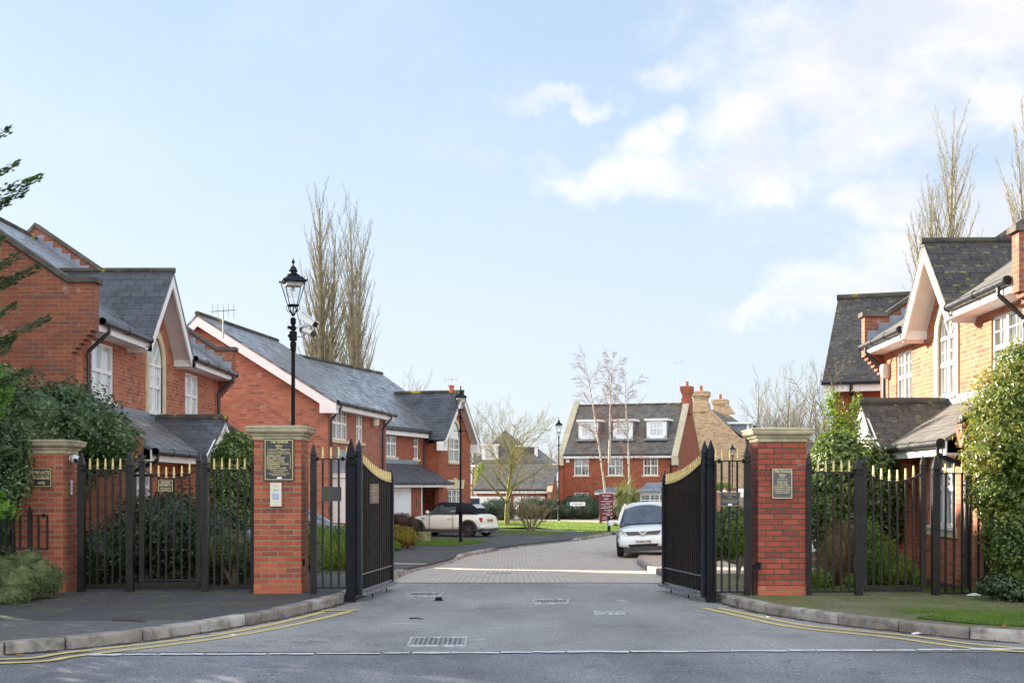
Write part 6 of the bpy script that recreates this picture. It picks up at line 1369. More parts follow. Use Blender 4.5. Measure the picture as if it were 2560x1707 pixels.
# ------------------------------------------------------------------ bare trees
def branch(mt, mc, p, d, L, r, lev, R, P):
    n = 4 if lev < 2 else 3; pts = [p]; q = p.copy(); dd = d.copy()
    for i in range(n):
        dd = (dd+Vector((R.uniform(-1, 1), R.uniform(-1, 1), R.uniform(-1, 1)))*P['wob']+Vector((0, 0, P['up'][min(lev, len(P['up'])-1)]))).normalized(); q = q+dd*L/n; pts.append(q.copy())
    rad = [lerp(r, r*P['tap'], i/n) for i in range(n+1)]
    tgt = mt if lev < P['tl'] else mc; tgt.tube(pts, rad, 8 if lev == 0 else (5 if lev == 1 else 3), lev == 0)
    if lev >= P['lev']: return
    k = P['n'][lev]
    for i in range(k):
        t = P['t0'][lev]+(1-P['t0'][lev])*(i+R.random())/k; s = t*n; j = min(int(s), n-1); b = pts[j].lerp(pts[j+1], s-j)
        ax = (pts[j+1]-pts[j]).normalized(); a = R.uniform(0, 2*pi) if lev else (i*2.4+R.uniform(-.4, .4)); u = ax.cross(Vector((.3, .9, .2))).normalized(); w = ax.cross(u)
        an = P['ang'][lev]*R.uniform(.7, 1.25); nd = (ax*cos(an)+(u*cos(a)+w*sin(a))*sin(an)).normalized()
        branch(mt, mc, b, nd, L*P['len'][lev]*R.uniform(.65, 1.15)*(1-P.get('top', .5)*t), max(P['rmin'], lerp(r, r*P['tap'], t)*P['rr'][lev]), lev+1, R, P)
def tree(name, label, base, H, r, P, bark, twig, seed, group=None, cat='tree', lean=(0, 0)):
    R = random.Random(seed); ro = root(name, label, cat, tuple(base), 0, group); mt, mc = MB(), MB()
    for s in range(P.get('stems', 1)):
        a = R.uniform(0, 2*pi); off_ = Vector((cos(a), sin(a), 0))*(.12*r if P.get('stems', 1) > 1 else 0)
        sp = P.get('spread', 0)*(1 if s else .2); dv = Vector((lean[0]+cos(a)*sp, lean[1]+sin(a)*sp, 1)).normalized()
        branch(mt, mc, Vector(base)+off_+Vector((0, 0, -.2)), dv, H*(1 if s == 0 else R.uniform(.7, .95)), r*(1 if s == 0 else .7), 0, R, P)
    mt.build('trunk', bark, ro, world=True, smooth=True); mc.build('twigs', twig, ro, world=True); return ro
POP = dict(stems=4, spread=.06, wob=.04, up=(.03, .15, .18, .18), tap=.12, lev=3, tl=2, n=(34, 15, 7), t0=(.05, .10, .10), ang=(.42, .5, .6), len=(.44, .24, .36), rr=(.40, .42, .55), rmin=.0075, top=.60)
PG = 'bare Lombardy poplars'
tree('bare_poplar', 'taller bare poplar behind the left slate roof', Vector((Wp(808, 900, 75).x, 75, 3)), (zt(455, 75)-3)*.92, .30, POP, m_barkp, m_barkp, 51, PG)
tree('bare_poplar', 'shorter bare poplar to the right of the taller one', Vector((Wp(880, 900, 73).x, 73, 3)), (zt(505, 73)-3)*.92, .23, dict(POP, stems=4, spread=.09), m_barkp, m_barkp, 52, PG)
tree('bare_poplar', 'bare poplar rising behind the right house gablet', Vector((Wp(2350, 600, 58).x, 58, 3)), (zt(238, 58)-3)*.88, .24, dict(POP, stems=5, spread=.075), m_barkp, m_barkp, 53, PG)
tree('bare_poplar', 'bare poplar cut by the right edge of the photo', Vector((Wp(2580, 600, 50).x, 50, 3)), (zt(175, 50)-3)*.92, .22, dict(POP, stems=5, spread=.09), m_barkp, m_barkp, 54, PG)
LAWN = dict(stems=1, wob=.09, up=(.05, .05, .08, .08), tap=.25, lev=4, tl=2, n=(18, 8, 5, 4), t0=(.27, .2, .2, .2), ang=(.85, .6, .55, .5), len=(.62, .60, .6, .55), rr=(.6, .55, .55, .6), rmin=.006, top=.25)
b = gp(1267, 1314, .1); tree('bare_tree', 'small bare tree with mossy green trunk on the lawn', b, 4.7, .15, LAWN, m_barkg, simple('olive_twigs', (.32, .28, .12), .9, 0, .3, 3, .2), 57)
tag(MB().lathe([(.95, -.02), (.8, .03), (.1, .06)], (b.x+.25, b.y, b.z+.02), 16).build('soil_ring', m_soil, smooth=True), 'ring of bare soil round the foot of the lawn tree', 'soil bed')
SHR = dict(stems=7, spread=.55, wob=.14, up=(.03, .02, .03), tap=.3, lev=3, tl=1, n=(6, 5, 5), t0=(.2, .2, .2), ang=(.6, .6, .6), len=(.6, .55, .5), rr=(.6, .6, .6), rmin=.008, top=.3)
b = gp(1326, 1327, .1); tree('bare_shrub', 'dark multi-stemmed bare shrub on the lawn verge', b, 2.0, .055, SHR, m_bark, m_twig, 58, cat='shrub')
BIR = dict(stems=1, wob=.05, up=(.03, .02, -.10, -.28), tap=.22, lev=3, tl=1, n=(20, 8, 7), t0=(.2, .2, .15), ang=(.75, .6, .5), len=(.23, .55, .7), rr=(.42, .5, .6), rmin=.007, top=.35)
BG = 'silver birches in front of the end house'
for (x, y0, y1, d, lean, sd, lab) in ((1519, 1270, 905, 88, (-.13, 0), 61, 'leaning silver birch at the left of the three'), (1523, 1150, 890, 87.5, (.06, 0), 62, 'upright silver birch stem forking from the left birch'), (1573, 1270, 935, 87, (.03, 0), 63, 'silver birch nearest the white car with reddish hanging twigs')):
    p = Wp(x, y0, d); tree('silver_birch', lab, p, zt(y1, d)-p.z, .09, BIR, m_birch, m_twigr, sd, BG, lean=lean)
BGT = dict(stems=3, spread=.25, wob=.09, up=(.04, .05, .06), tap=.2, lev=3, tl=2, n=(13, 7, 5), t0=(.2, .2, .2), ang=(.55, .5, .5), len=(.5, .5, .5), rr=(.45, .5, .6), rmin=.012, top=.4)
TG = 'bare trees along the skyline'
labs = ['bare tree showing above the hipped house on the left', 'bare tree between the cross wing and the hipped house', 'bare tree behind the far end of the slate roofs', 'bare tree just right of the tan house chimneys', 'bare tree left of the right pillar top', 'bare tree directly over the right pillar cap', 'bare tree right of the right pillar cap', 'bare tree just left of the mossy slate roof', 'low bare tree close to the far lamp']
for i, (x, y1, d, r_) in enumerate(((1220, 1070, 128, .16), (1182, 1045, 126, .16), (1008, 985, 120, .15), (1900, 985, 122, .2), (1965, 975, 120, .2), (1990, 1015, 124, .16), (2010, 965, 118, .18), (2045, 1000, 121, .16), (1395, 1125, 125, .14))):
    p = Wp(x, 1290, d); p.z = -.6; tree('bare_tree', labs[i], p, zt(y1, d)+.6, r_, BGT, m_barkp, m_barkp, 70+i, TG)
# slender shrub with young leaves before the laurel
b = Vector((Wp(2100, 1300, 23.5).x, 23.5, 0)); ro = tree('slender_shrub', 'tall slender shrub with sparse young leaves above the laurel', b, 2.9, .03, dict(SHR, stems=6, spread=.14, up=(.04, .12, .1), n=(7, 4, 3), ang=(.4, .5, .6), rmin=.006), m_bark, m_bark, 90, cat='shrub')
leaves('leaves', L_hedge, [PB(2100, 1060, 23.5, 50, 62, .3), PB(2080, 1010, 23.5, 26, 50, .2), PB(2130, 1080, 23.5, 26, 60, .2), PB(2140, 1010, 23.5, 16, 40, .2)], 1500, .065, ro, seed=91, depth=1., core=0)
# sword-leaved plants behind the white car
def sword(x, y, d, label, seed, n=70, L=1.5, trunk=1.1):
    R = random.Random(seed); p = Wp(x, y, d); p.z = -.6; r = root('cabbage_palm', label, 'palm', tuple(p), 0, 'sword-leaved palms behind the white car')
    MB().tube([p, p+Vector((.05, 0, trunk))], [.09, .07], 7).build('trunk', m_bark, r, world=True); m = MB()
    for i in range(n):
        a = R.uniform(0, 2*pi); e = R.uniform(-.7, 1.35); l = L*R.uniform(.7, 1.1); c = p+Vector((.05, 0, trunk+R.uniform(-.5, .25))); pts = []; q = c.copy(); dv = Vector((cos(a)*cos(e), sin(a)*cos(e), sin(e)))
        for j in range(5): pts.append(q.copy()); q = q+dv*l/4; dv = (dv+Vector((0, 0, -.30))).normalized()
        s = dv.cross(Vector((0, 0, 1))); s = s.normalized() if s.length > .01 else Vector((1, 0, 0)); k = len(m.v)
        for j, w in enumerate((.02, .035, .03, .018, .003)): m.v += [tuple(pts[j]-s*w), tuple(pts[j]+s*w)]
        for j in range(4): m.f.append((k+2*j, k+2*j+1, k+2*j+3, k+2*j+2))
    m.build('leaves', L_sword, r, world=True, recalc=False)
sword(1545, 1300, 83.5, 'cabbage palm just right of the maroon sign', 1, 110, 1.5, 1.5); sword(1582, 1300, 82, 'cabbage palm close behind the white car windscreen', 2, 110, 1.4, 1.3); sword(1563, 1300, 85, 'cabbage palm at the back between the other two', 3, 90, 1.5, 1.7)
# ------------------------------------------------------------------ grass blades
def blades(name, pts_fn, n, h, mat, seed, label=None):
    R = random.Random(seed); m = MB()
    for i in range(n):
        x, d, z = pts_fn(R); a = R.uniform(0, 2*pi); w = h*.09; hh = h*R.uniform(.4, 1.2); k = len(m.v); lx, ly = cos(a)*w, sin(a)*w; bx, by = R.uniform(-.4, .4)*hh, R.uniform(-.4, .4)*hh
        m.v += [(x-lx, d-ly, z), (x+lx, d+ly, z), (x+bx, d+by, z+hh)]; m.f.append((k, k+1, k+2))
    o = m.build(name, mat, recalc=False); o['kind'] = 'stuff'; return o
def in_poly(pts, R, off_):
    xs = [p[0] for p in pts]; ys = [p[1] for p in pts]
    while True:
        x, y = R.uniform(min(xs), max(xs)), R.uniform(min(ys), max(ys)); c = False; j = len(pts)-1
        for i in range(len(pts)):
            if (pts[i][1] > y) != (pts[j][1] > y) and x < (pts[j][0]-pts[i][0])*(y-pts[i][1])/(pts[j][1]-pts[i][1])+pts[i][0]: c = not c
            j = i
        if c: return x, y, g(y)+off_
vp = [(4.55, 15.35), (4.95, 14.75), (5.7, 14.25), (9, 14.15), (9, 15.7), (7, 15.9), (5.0, 15.75)]
blades('verge_edge_grass', lambda R: (lambda x: (x, 15.85+abs(R.gauss(0, .28))+.1*sin(x*4), .106))(R.uniform(4.6, 7.4)), 5000, .035, L_grass, 77)
blades('verge_grass', lambda R: in_poly(vp, R, .11), 26000, .045, L_grass, 1)
blades('lawn_grass', lambda R: in_poly(gpx((1034, 1362), (1128, 1365), (1175, 1360), (1225, 1352), (1100, 1346), (1020, 1352), o=.1), R, .1), 9000, .07, L_grass, 2)
il = gpx((1234, 1303), (1400, 1304), (1500, 1307), (1562, 1310), (1570, 1324), (1552, 1331), (1480, 1332), (1390, 1323), (1330, 1317), (1234, 1320), o=.1)
blades('island_grass', lambda R: in_poly(il, R, .1), 22000, .09, L_grass, 3)
blades('kerb_weeds', lambda R: (lambda t: (lerp(-5.9, -3.1, t)+R.gauss(0, .05), 19.05+R.gauss(0, .05), .1))(R.random()), 700, .03, L_hebe, 4)
def specks(name, n, mat, seed, fn, s0=.006, s1=.022):
    R = random.Random(seed); m = MB()
    for i in range(n):
        x, d, z = fn(R); s = R.uniform(s0, s1); a = R.uniform(0, pi); c_, s_ = cos(a)*s, sin(a)*s; k = len(m.v); h = R.uniform(.001, .008)
        m.v += [(x-c_, d-s_, z), (x+s_*.5, d-c_*.5, z+h), (x+c_, d+s_, z+h*.3), (x-s_*.5, d+c_*.5, z+h)]; m.f += [(k, k+1, k+2), (k, k+2, k+3)]
    o = m.build(name, mat, recalc=False); o['kind'] = 'stuff'
def kerbside(line, sg, a, b):
    def f(R):
        d = R.uniform(a, b); return pl(line, d)+sg*(.03+abs(R.gauss(0, .07))), d, .008
    return f
m_grit = leafmat('grit_and_leaf_litter', [(.05, .03, .02), (.16, .09, .04), (.30, .27, .22), (.5, .48, .45)], .8, .0)
specks('gutter_litter', 520, m_grit, 61, kerbside(KL, 1, 12.95, 22)); specks('kerb_litter', 420, m_grit, 62, kerbside(KR, -1, 13.8, 22))
specks('pavement_litter', 260, m_grit, 63, lambda R: (R.uniform(-6.4, -2.9), R.uniform(16.2, 18.9), .112), .004, .016)
specks('road_grit', 420, m_grit, 64, lambda R: (R.uniform(-4, 4.5), R.uniform(10.9, 21), .004) , .003, .011)
def mossy(R):
    while True:
        x, d = R.uniform(3.4, 7.2), R.uniform(15.6, 18.5)
        if x > pl(KR, d)+.35 and noise.noise(Vector((x*1.6, d*1.6, 4))) > -.05+.12*(5-x): return x, d, .106
blades('pavement_moss', mossy, 15000, .020, L_hebe, 66)
blades('wall_weeds', lambda R: (4.2+R.random()*2.6, 19.0+R.random()*.6, .1), 2500, .06, L_grass, 5)
# ------------------------------------------------------------------ cars
def loft(st, n=20, close=True):
    """stations: (x, half_width, z_bottom, z_top, exponent, taper)"""
    m = MB()
    for (x, w, zb, zt_, ex, tp) in st:
        for j in range(n):
            a = 2*pi*(j+.5)/n; c, s = cos(a), sin(a); cy = math.copysign(abs(c)**(2/ex), c); cz = math.copysign(abs(s)**(2/ex), s)
            m.v.append((x, w*cy*(1-tp*(cz+1)/2), (zb+zt_)/2+(zt_-zb)/2*cz))
    for i in range(len(st)-1):
        for j in range(n): p = i*n+j; q = i*n+(j+1) % n; m.f.append((p, q, q+n, p+n))
    m.f += [tuple(range(n-1, -1, -1)), tuple(range((len(st)-1)*n, len(st)*n))]; return m
def interp(st, k=5):
    out = []
    for i in range(len(st)-1):
        p0, p1, p2, p3 = st[max(i-1, 0)], st[i], st[i+1], st[min(i+2, len(st)-1)]
        for j in range(k):
            t = j/k; out.append(tuple(.5*(2*b+(-a+c)*t+(2*a-5*b+4*c-d)*t*t+(-a+3*b-3*c+d)*t**3) for a, b, c, d in zip(p0, p1, p2, p3)))
    return out+[st[-1]]
def cutbody(body, cuts):
    """remove the wheel wells from a body object"""
    for (x, r_) in cuts:
        c = MB().cyl((x, -1.3, .30), (x, 1.3, .30), r_, n=24); me = bpy.data.meshes.new('c'); me.from_pydata(c.v, [], c.f); co = bpy.data.objects.new('c', me); COL.objects.link(co)
        co.parent = body.parent
        bpy.context.view_layer.update()
        md = body.modifiers.new('b', 'BOOLEAN'); md.object = co; md.operation = 'DIFFERENCE'; md.solver = 'EXACT'
        dg = bpy.context.evaluated_depsgraph_get(); nm = bpy.data.meshes.new_from_object(body.evaluated_get(dg)); body.modifiers.clear(); body.data = nm
        bpy.data.objects.remove(co)
    for p in body.data.polygons: p.use_smooth = True
    try: body.data.set_sharp_from_angle(angle=radians(32))
    except Exception: pass
def wheel(par, x, y, r_, side, spokes=8, w=.19, rim=None):
    m = MB(); s = side
    def ring(prof, mm=None, n=28):
        q = MB()
        for (rr, yy) in prof:
            for j in range(n): a = 2*pi*j/n; q.v.append((x+rr*cos(a), y+s*yy, r_+rr*sin(a)))
        for i in range(len(prof)-1):
            for j in range(n): p = i*n+j; t = i*n+(j+1) % n; q.f.append((p, t, t+n, p+n))
        q.f += [tuple(range(n)), tuple(range((len(prof)-1)*n, len(prof)*n))]; return q
    wo = ring([(r_*.62, -w), (r_*.9, -w), (r_, -w+.03), (r_, -.03), (r_*.95, -.005), (r_*.72, .0), (r_*.70, -.02)]).build('wheel', m_rubber, par, smooth=True)
    rr_ = ring([(r_*.60, -w*.8), (r_*.715, -w*.8), (r_*.715, -.012), (r_*.66, -.012), (r_*.64, -.05), (.05, -.06)]); 
    for i in range(spokes):
        a = 2*pi*i/spokes; d = Vector((cos(a), 0, sin(a))); c = Vector((x, y, r_)); rr_.bar(c+d*.04+Vector((0, s*-.015, 0)), c+d*r_*.68+Vector((0, s*-.02, 0)), .035, .02, up=(0, 1, 0))
    rr_.lathe
    q = MB().cyl((x, y-s*.04, r_), (x, y+s*-.005, r_), .05, .045, 12); k = len(rr_.v); rr_.v += q.v; rr_.f += [tuple(i+k for i in f) for f in q.f]
    rr_.build('rim', rim or m_rim, wo); return wo
def quadpatch(pts, nrm, t, name, mat, par): return MB().slab(pts, nrm, t).build(name, mat, par)

# small cream convertible with a black soft top; x forward, y left
p = gp(1173, 1342, .1); yaw = pi-radians(27)
hx = Vector((cos(yaw), sin(yaw), 0)); hy = Vector((-sin(yaw), cos(yaw), 0))
c = p-hx*(-1.23)-hy*(.74); c.z = -.495
MN = root('parked_car', 'cream convertible with black fabric hood parked on the left drive', 'car', tuple(c), yaw)
st = [(-1.80, .60, .42, .62, 2.6, .04), (-1.78, .74, .30, .80, 3.2, .05), (-1.70, .80, .24, .90, 3.6, .08), (-1.45, .835, .20, .945, 4, .12), (-1.0, .845, .20, .95, 4.2, .12), (0, .845, .20, .935, 4.4, .11), (.62, .845, .20, .93, 4.2, .11), (1.05, .84, .20, .89, 3.8, .12), (1.45, .81, .21, .83, 3.4, .13), (1.70, .75, .25, .74, 3, .10), (1.80, .66, .32, .62, 2.6, .05), (1.82, .5, .40, .55, 2.4, .0)]
body = loft(interp(st, 3), 24).build('body', m_carcream, MN, smooth=True); cutbody(body, [(-1.23, .355), (1.24, .355)])
st = [(-1.50, .58, .88, .96, 3, .1), (-1.32, .64, .88, 1.18, 3, .18), (-1.0, .68, .88, 1.34, 3.2, .22), (-.5, .71, .88, 1.40, 3.4, .22), (.0, .71, .88, 1.41, 3.4, .22), (.22, .70, .9, 1.385, 3.4, .22), (.32, .68, 1.30, 1.37, 3, .12)]
loft(interp(st, 3), 22).build('soft_top', m_soft, MN, smooth=True)
# glasshouse front
st = [(-.55, .715, .90, 1.33, 4, .18), (.15, .712, .90, 1.335, 4, .18), (.36, .70, .90, 1.31, 3.6, .17), (.60, .69, .90, 1.12, 3.4, .10), (.80, .68, .88, .95, 3, .04)]
loft(interp(st, 2), 22).build('windows', m_cglass, MN, smooth=True)
m = MB()
for s in (-1, 1):
    m.tube([(.28, s*.585, 1.375), (.55, s*.62, 1.17), (.84, s*.66, .93)], .026, 6); m.tube([(-.58, s*.60, 1.35), (-.58, s*.72, .93)], .022, 6)
m.tube([(.28, -.585, 1.375), (.30, 0, 1.40), (.28, .585, 1.375)], .024, 6); m.build('window_frame', m_soft, MN, smooth=True)
MB().slab([(-1.38, .34, 1.16), (-1.38, -.34, 1.16), (-1.17, -.36, 1.31), (-1.17, .36, 1.31)], (-.6, 0, .8), .03).build('rear_screen', simple('clouded_screen', (.42, .44, .48), .3), MN)
for s in (-1, 1):
    for x in (-1.23, 1.24):
        wheel(MN, x, s*.80, .30, s, 8); ar = MB(); n = 16
        for i in range(n):
            a0, a1 = pi*i/n-.12, pi*(i+1)/n-.12 if i < n-1 else pi+.12
            for (r0, r1, ya, yb) in ((.335, .415, .79, .865),):
                q = [(x+r0*cos(a0), .30+r0*sin(a0)), (x+r1*cos(a0), .30+r1*sin(a0)), (x+r1*cos(a1), .30+r1*sin(a1)), (x+r0*cos(a1), .30+r0*sin(a1))]
                ar.hexa([(u, s*ya, v) for u, v in q], [(u, s*yb, v) for u, v in q])
        ar.build('wheel_arch', m_trim, MN)
    MB().box(-.86, .86, s*.80 if s > 0 else -.865, .865 if s > 0 else -.80, .16, .29).build('sill', m_trim, MN)
    dr = MB(); dr.box(.60, .612, s*.835-.01, s*.835+.014, .30, .86); dr.box(-.52, -.508, s*.835-.01, s*.835+.014, .30, .88); dr.build('door_gap', m_trim, MN)
    MB().box(-.44, -.24, min(s*.83, s*.865), max(s*.83, s*.865), .73, .76).build('door_handle', m_chrome, MN)
    mo = MB().lathe([(.01, -.06), (.07, -.05), (.085, 0), (.07, .06), (.02, .08)], (.66, s*.90, 1.0), 10).build('mirror', m_carcream, MN, smooth=True); MB().bar((.66, s*.72, .93), (.66, s*.88, .97), .035).build('stalk', m_trim, mo)
    MB().box(-1.79, -1.70, min(s*.62, s*.745), max(s*.62, s*.745), .60, .80).build('tail_light', m_red, MN)
    hd = MB().lathe([(.02, 0), (.11, .01), (.12, .04)], (0, 0, 0), 12); hd.v = [(1.70+z*.8, s*.58+x, .68+y) for x, y, z in hd.v]; hd.build('headlight', m_lens, MN)
    MB().box(.86, 1.0, min(s*.80, s*.85), max(s*.80, s*.85), .735, .765).build('side_repeater', m_trim, MN)
loft(interp([(-1.88, .60, .36, .47, 3, 0), (-1.86, .70, .33, .49, 3.4, 0), (-1.74, .79, .31, .50, 4, 0)], 2), 18).build('rear_bumper', m_carcream, MN, smooth=True); MB().box(-1.84, -1.60, -.70, .70, .17, .335).build('rear_valance', m_trim, MN)
pl_ = MB().box(-1.812, -1.77, -.26, .26, .60, .74).build('number_plate', m_plateY, MN)
m = MB(); 
for i in range(7): m.box(-1.816, -1.812, -.215+i*.064, -.175+i*.064, .645, .70) if i != 4 else None
m.build('worn_characters', m_trim, pl_)
for s in (-.45, .45): m = MB(); m.tube([(-1.60, s, .2), (-1.90, s, .21)], .03, 8); m.build('exhaust', m_chrome, MN)

# white people carrier facing the camera
cz = g(41.3); yaw = -pi/2-radians(8.5)
ZF = root('parked_car', 'white people carrier facing the camera partly hidden by the right gate leaf', 'car', (4.33, 43.35, cz+.03), yaw)
ZF.rotation_euler = (radians(3.0), 0, yaw); ZF.location.z = cz+.06
MW[ZF.name] = ZF.matrix_basis.copy()
st = [(-2.22, .70, .42, .80, 3, .05), (-2.15, .84, .30, .98, 3.6, .08), (-1.8, .89, .24, 1.02, 4, .1), (-.8, .90, .22, 1.0, 4.2, .1), (.6, .90, .22, .99, 4.2, .1), (1.2, .895, .22, .96, 4, .12), (1.7, .875, .22, .90, 3.6, .14), (2.0, .84, .23, .80, 3.2, .14), (2.16, .76, .26, .70, 3, .10), (2.23, .62, .30, .60, 2.8, .05), (2.245, .45, .36, .55, 2.6, .0)]
body = loft(interp(st, 3), 26).build('body', m_carwhite, ZF, smooth=True); cutbody(body, [(-1.35, .36), (1.34, .36)])
st = [(-2.12, .66, .93, 1.05, 3.4, .05), (-1.95, .76, .95, 1.48, 4, .16), (-1.5, .79, .95, 1.60, 4.2, .2), (-.4, .80, .95, 1.635, 4.4, .2), (.25, .79, .95, 1.60, 4.4, .2), (.42, .78, 1.46, 1.57, 4, .18)]
loft(interp(st, 3), 24).build('roof', m_carwhite, ZF, smooth=True)
m = MB(); # windscreen as a real curved panel
rows = [(.40, 1.555, .60), (.62, 1.42, .655), (.90, 1.235, .71), (1.16, 1.06, .76), (1.36, .945, .79)]
for (x, z, w) in rows:
    for j in range(9): t = -1+j/4; m.v.append((x-.16*t*t*abs(t)**.5, w*t, z-.02*t*t))
for i in range(len(rows)-1):
    for j in range(8): p = i*9+j; m.f.append((p, p+1, p+10, p+9))
k = len(m.v); m.v += [(x-.05, y*.98, z-.05) for x, y, z in m.v]
m.f += [tuple(reversed([q+k for q in f])) for f in m.f[:]]
ws = m.build('windscreen', m_cglass, ZF, smooth=True)
m = MB()
for s in (-1, 1): m.tube([(.30, s*.62, 1.58), (.52, s*.68, 1.42), (.86, s*.745, 1.22), (1.22, s*.80, .98)], [.04, .045, .05, .04], 8)
m.build('windscreen_pillar', m_carwhite, ZF, smooth=True)
MB().tube([(1.36, -.62, .965), (1.42, -.2, .985), (1.36, .62, .965)], .014, 5).build('wiper', m_soft, ZF)
for s in (-1, 1):
    MB().slab([(.1, s*.805, .99), (1.15, s*.80, .96), (.4, s*.70, 1.45), (-.5, s*.70, 1.5), (-1.7, s*.71, 1.46), (-1.9, s*.79, 1.02)], (0, s, .2), .02).build('side_window', m_cglass, ZF)
    for x in (-1.35, 1.34): wheel(ZF, x, s*.87, .325, s, 5, rim=m_steel)
    mo = MB(); mo.lathe([(.02, -.085), (.09, -.07), (.11, -.02), (.10, .06), (.06, .09), (.01, .095)], (1.0, s*1.04, 1.03), 12).build('mirror', m_carwhite, ZF, smooth=True)
    MB().bar((.98, s*.80, .95), (1.0, s*1.0, .97), .05).build('mirror_arm', m_soft, ZF)
    # headlight: swept almond on the corner
    pts = [(2.09, .50, .60), (2.00, .74, .585), (1.88, .83, .64), (1.78, .835, .80), (1.90, .74, .84), (2.06, .60, .76)]
    P_ = [Vector((x+.03, s*(y+.012), z)) for x, y, z in pts]; hl = MB(); cc_ = sum(P_, Vector())/6+Vector((.055, s*.03, 0)); hl.v = [tuple(q) for q in P_]+[tuple(cc_)]+[tuple(q-Vector((.10, s*.06, 0))) for q in P_]
    for i in range(6): hl.f += [(i, (i+1) % 6, 6), (i, 7+i, 7+(i+1) % 6, (i+1) % 6)]
    hl.f.append(tuple(range(7, 13))); ho = hl.build('headlight', m_lens, ZF)
    bb = MB().lathe([(.02, 0), (.075, .005), (.085, .03)], (0, 0, 0), 12); bb.v = [(2.06+z, s*.66+x, .69+y) for x, y, z in bb.v]; bb.build('reflector', m_chrome, ho)
    fg = MB(); fg.slab([(2.15, s*.58, .36), (2.05, s*.80, .38), (2.03, s*.80, .47), (2.12, s*.62, .50)], (1, s*.3, 0), .03); fg.build('fog_intake', m_dark, ZF)
gr = MB(); gr.slab([(2.20, -.46, .68), (2.20, .46, .68), (2.16, .56, .77), (2.16, -.56, .77)], (1, 0, 0), .035); go_ = gr.build('grille', m_dark, ZF)
m = MB()
for z in (.695, .715, .735): m.box(2.235, 2.243, -.48, .48, z, z+.007)
m.build('slats', m_steel, go_)
m = MB(); m.bar((2.225, -.55, .785), (2.26, 0, .775), .035, .028); m.bar((2.225, .55, .785), (2.26, 0, .775), .035, .028); m.bar((2.25, -.13, .775), (2.27, 0, .655), .03, .03); m.bar((2.25, .13, .775), (2.27, 0, .655), .03, .03); m.build('chrome_bar', m_carwhite, go_)  # white paint stands in for the bright reflection on chrome
bd = MB().lathe([(.052, 0), (.052, .012), (.04, .018)], (0, 0, 0), 16); bd.v = [(2.262+z, x, .745+y) for x, y, z in bd.v]; bo = bd.build('badge', m_chrome, go_)
m = MB(); m.box(2.279, 2.283, -.03, -.008, .72, .765); m.box(2.279, 2.283, -.008, .028, .735, .748); m.bar((2.281, -.02, .77), (2.281, .03, .765), .004, .012); m.build('emblem', m_dark, bo)
lg = MB(); lg.slab([(2.225, -.40, .30), (2.225, .40, .30), (2.235, .47, .385), (2.235, -.47, .385)], (1, 0, 0), .03); lo_ = lg.build('lower_grille', m_dark, ZF)
m = MB()
for z in (.32, .343, .366): m.box(2.257, 2.268, -.40, .40, z, z+.006)
m.build('slats', m_trim, lo_)
pl_ = MB().box(2.24, 2.272, -.26, .26, .405, .52).build('number_plate', m_plateW, ZF)
text([('OU60 AXJ', 0, .428, .092, 'CENTER', 0, .46)], lambda a, z, e: Vector((2.273+e, a, z)), 'registration', m_dark, pl_, .003)
MB().box(2.05, 2.235, -.60, .60, .17, .285).build('front_valance', m_trim, ZF)
MB().box(-2.0, 2.1, -.80, .80, .17, .24).build('underbody', m_dark, ZF)

# blue car glimpsed over the bright hedge
BC = root('parked_car', 'blue car roof and bonnet just visible above the bright clipped hedge', 'car', (-5.4, 33.6, g(33.6)+.12), radians(4))
st = [(-1.95, .6, .35, .8, 3, .1), (-1.8, .8, .25, .95, 3.6, .1), (-.6, .84, .22, .95, 4, .12), (.7, .84, .22, .98, 4, .12), (1.4, .82, .24, .90, 3.6, .14), (1.85, .72, .3, .74, 3, .1), (1.95, .5, .4, .6, 2.6, 0)]
b_ = loft(interp(st, 3), 20).build('body', m_carblue, BC, smooth=True); cutbody(b_, [(-1.25, .34), (1.28, .34)])
loft(interp([(-1.85, .6, .9, 1.0, 3, .1), (-1.5, .68, .9, 1.36, 3.6, .2), (-.3, .70, .9, 1.44, 4, .22), (.3, .68, .9, 1.38, 3.6, .2), (.95, .66, .9, 1.0, 3, .1)], 3), 20).build('windows', m_cglass, BC, smooth=True)
loft(interp([(-1.4, .55, 1.37, 1.40, 3, .1), (-.3, .60, 1.42, 1.47, 3, .1), (.3, .55, 1.37, 1.41, 3, .1)], 3), 16).build('roof', m_carblue, BC, smooth=True)
for s in (-1, 1):
    for x in (-1.25, 1.28): wheel(BC, x, s*.80, .30, s, 6)
    MB().lathe([(.01, -.06), (.07, -.05), (.085, 0), (.07, .06), (.02, .08)], (.62, s*.92, 1.0), 10).build('mirror', m_carblue, BC, smooth=True)
# pale van glimpsed beyond the right railing
VN = root('parked_van', 'pale van partly seen behind the small notice beyond the right railing', 'van', ((1862-1280)*68/F, 70, -.6), pi/2-radians(12))
loft(interp([(-2.3, .8, .3, 1.6, 4, .05), (-2.2, .92, .25, 1.98, 5, .08), (0, .94, .25, 2.05, 5, .08), (1.2, .93, .25, 1.9, 4.6, .1), (1.7, .9, .25, 1.2, 4, .1), (2.3, .8, .3, .85, 3.4, .1)], 3), 20).build('body', m_carwhite, VN, smooth=True)
MB().box(-2.32, -2.22, -.72, .72, 1.05, 1.75).build('rear_window', m_glass_m, VN); MB().box(-2.34, -2.2, .70, .84, .8, 1.3).build('tail_light', m_red, VN); MB().box(-2.34, -2.2, -.84, -.70, .8, 1.3).build('tail_light', m_red, VN)
for s in (-1, 1):
    for x in (-1.45, 1.45): wheel(VN, x, s*.88, .33, s, 5, rim=m_steel)
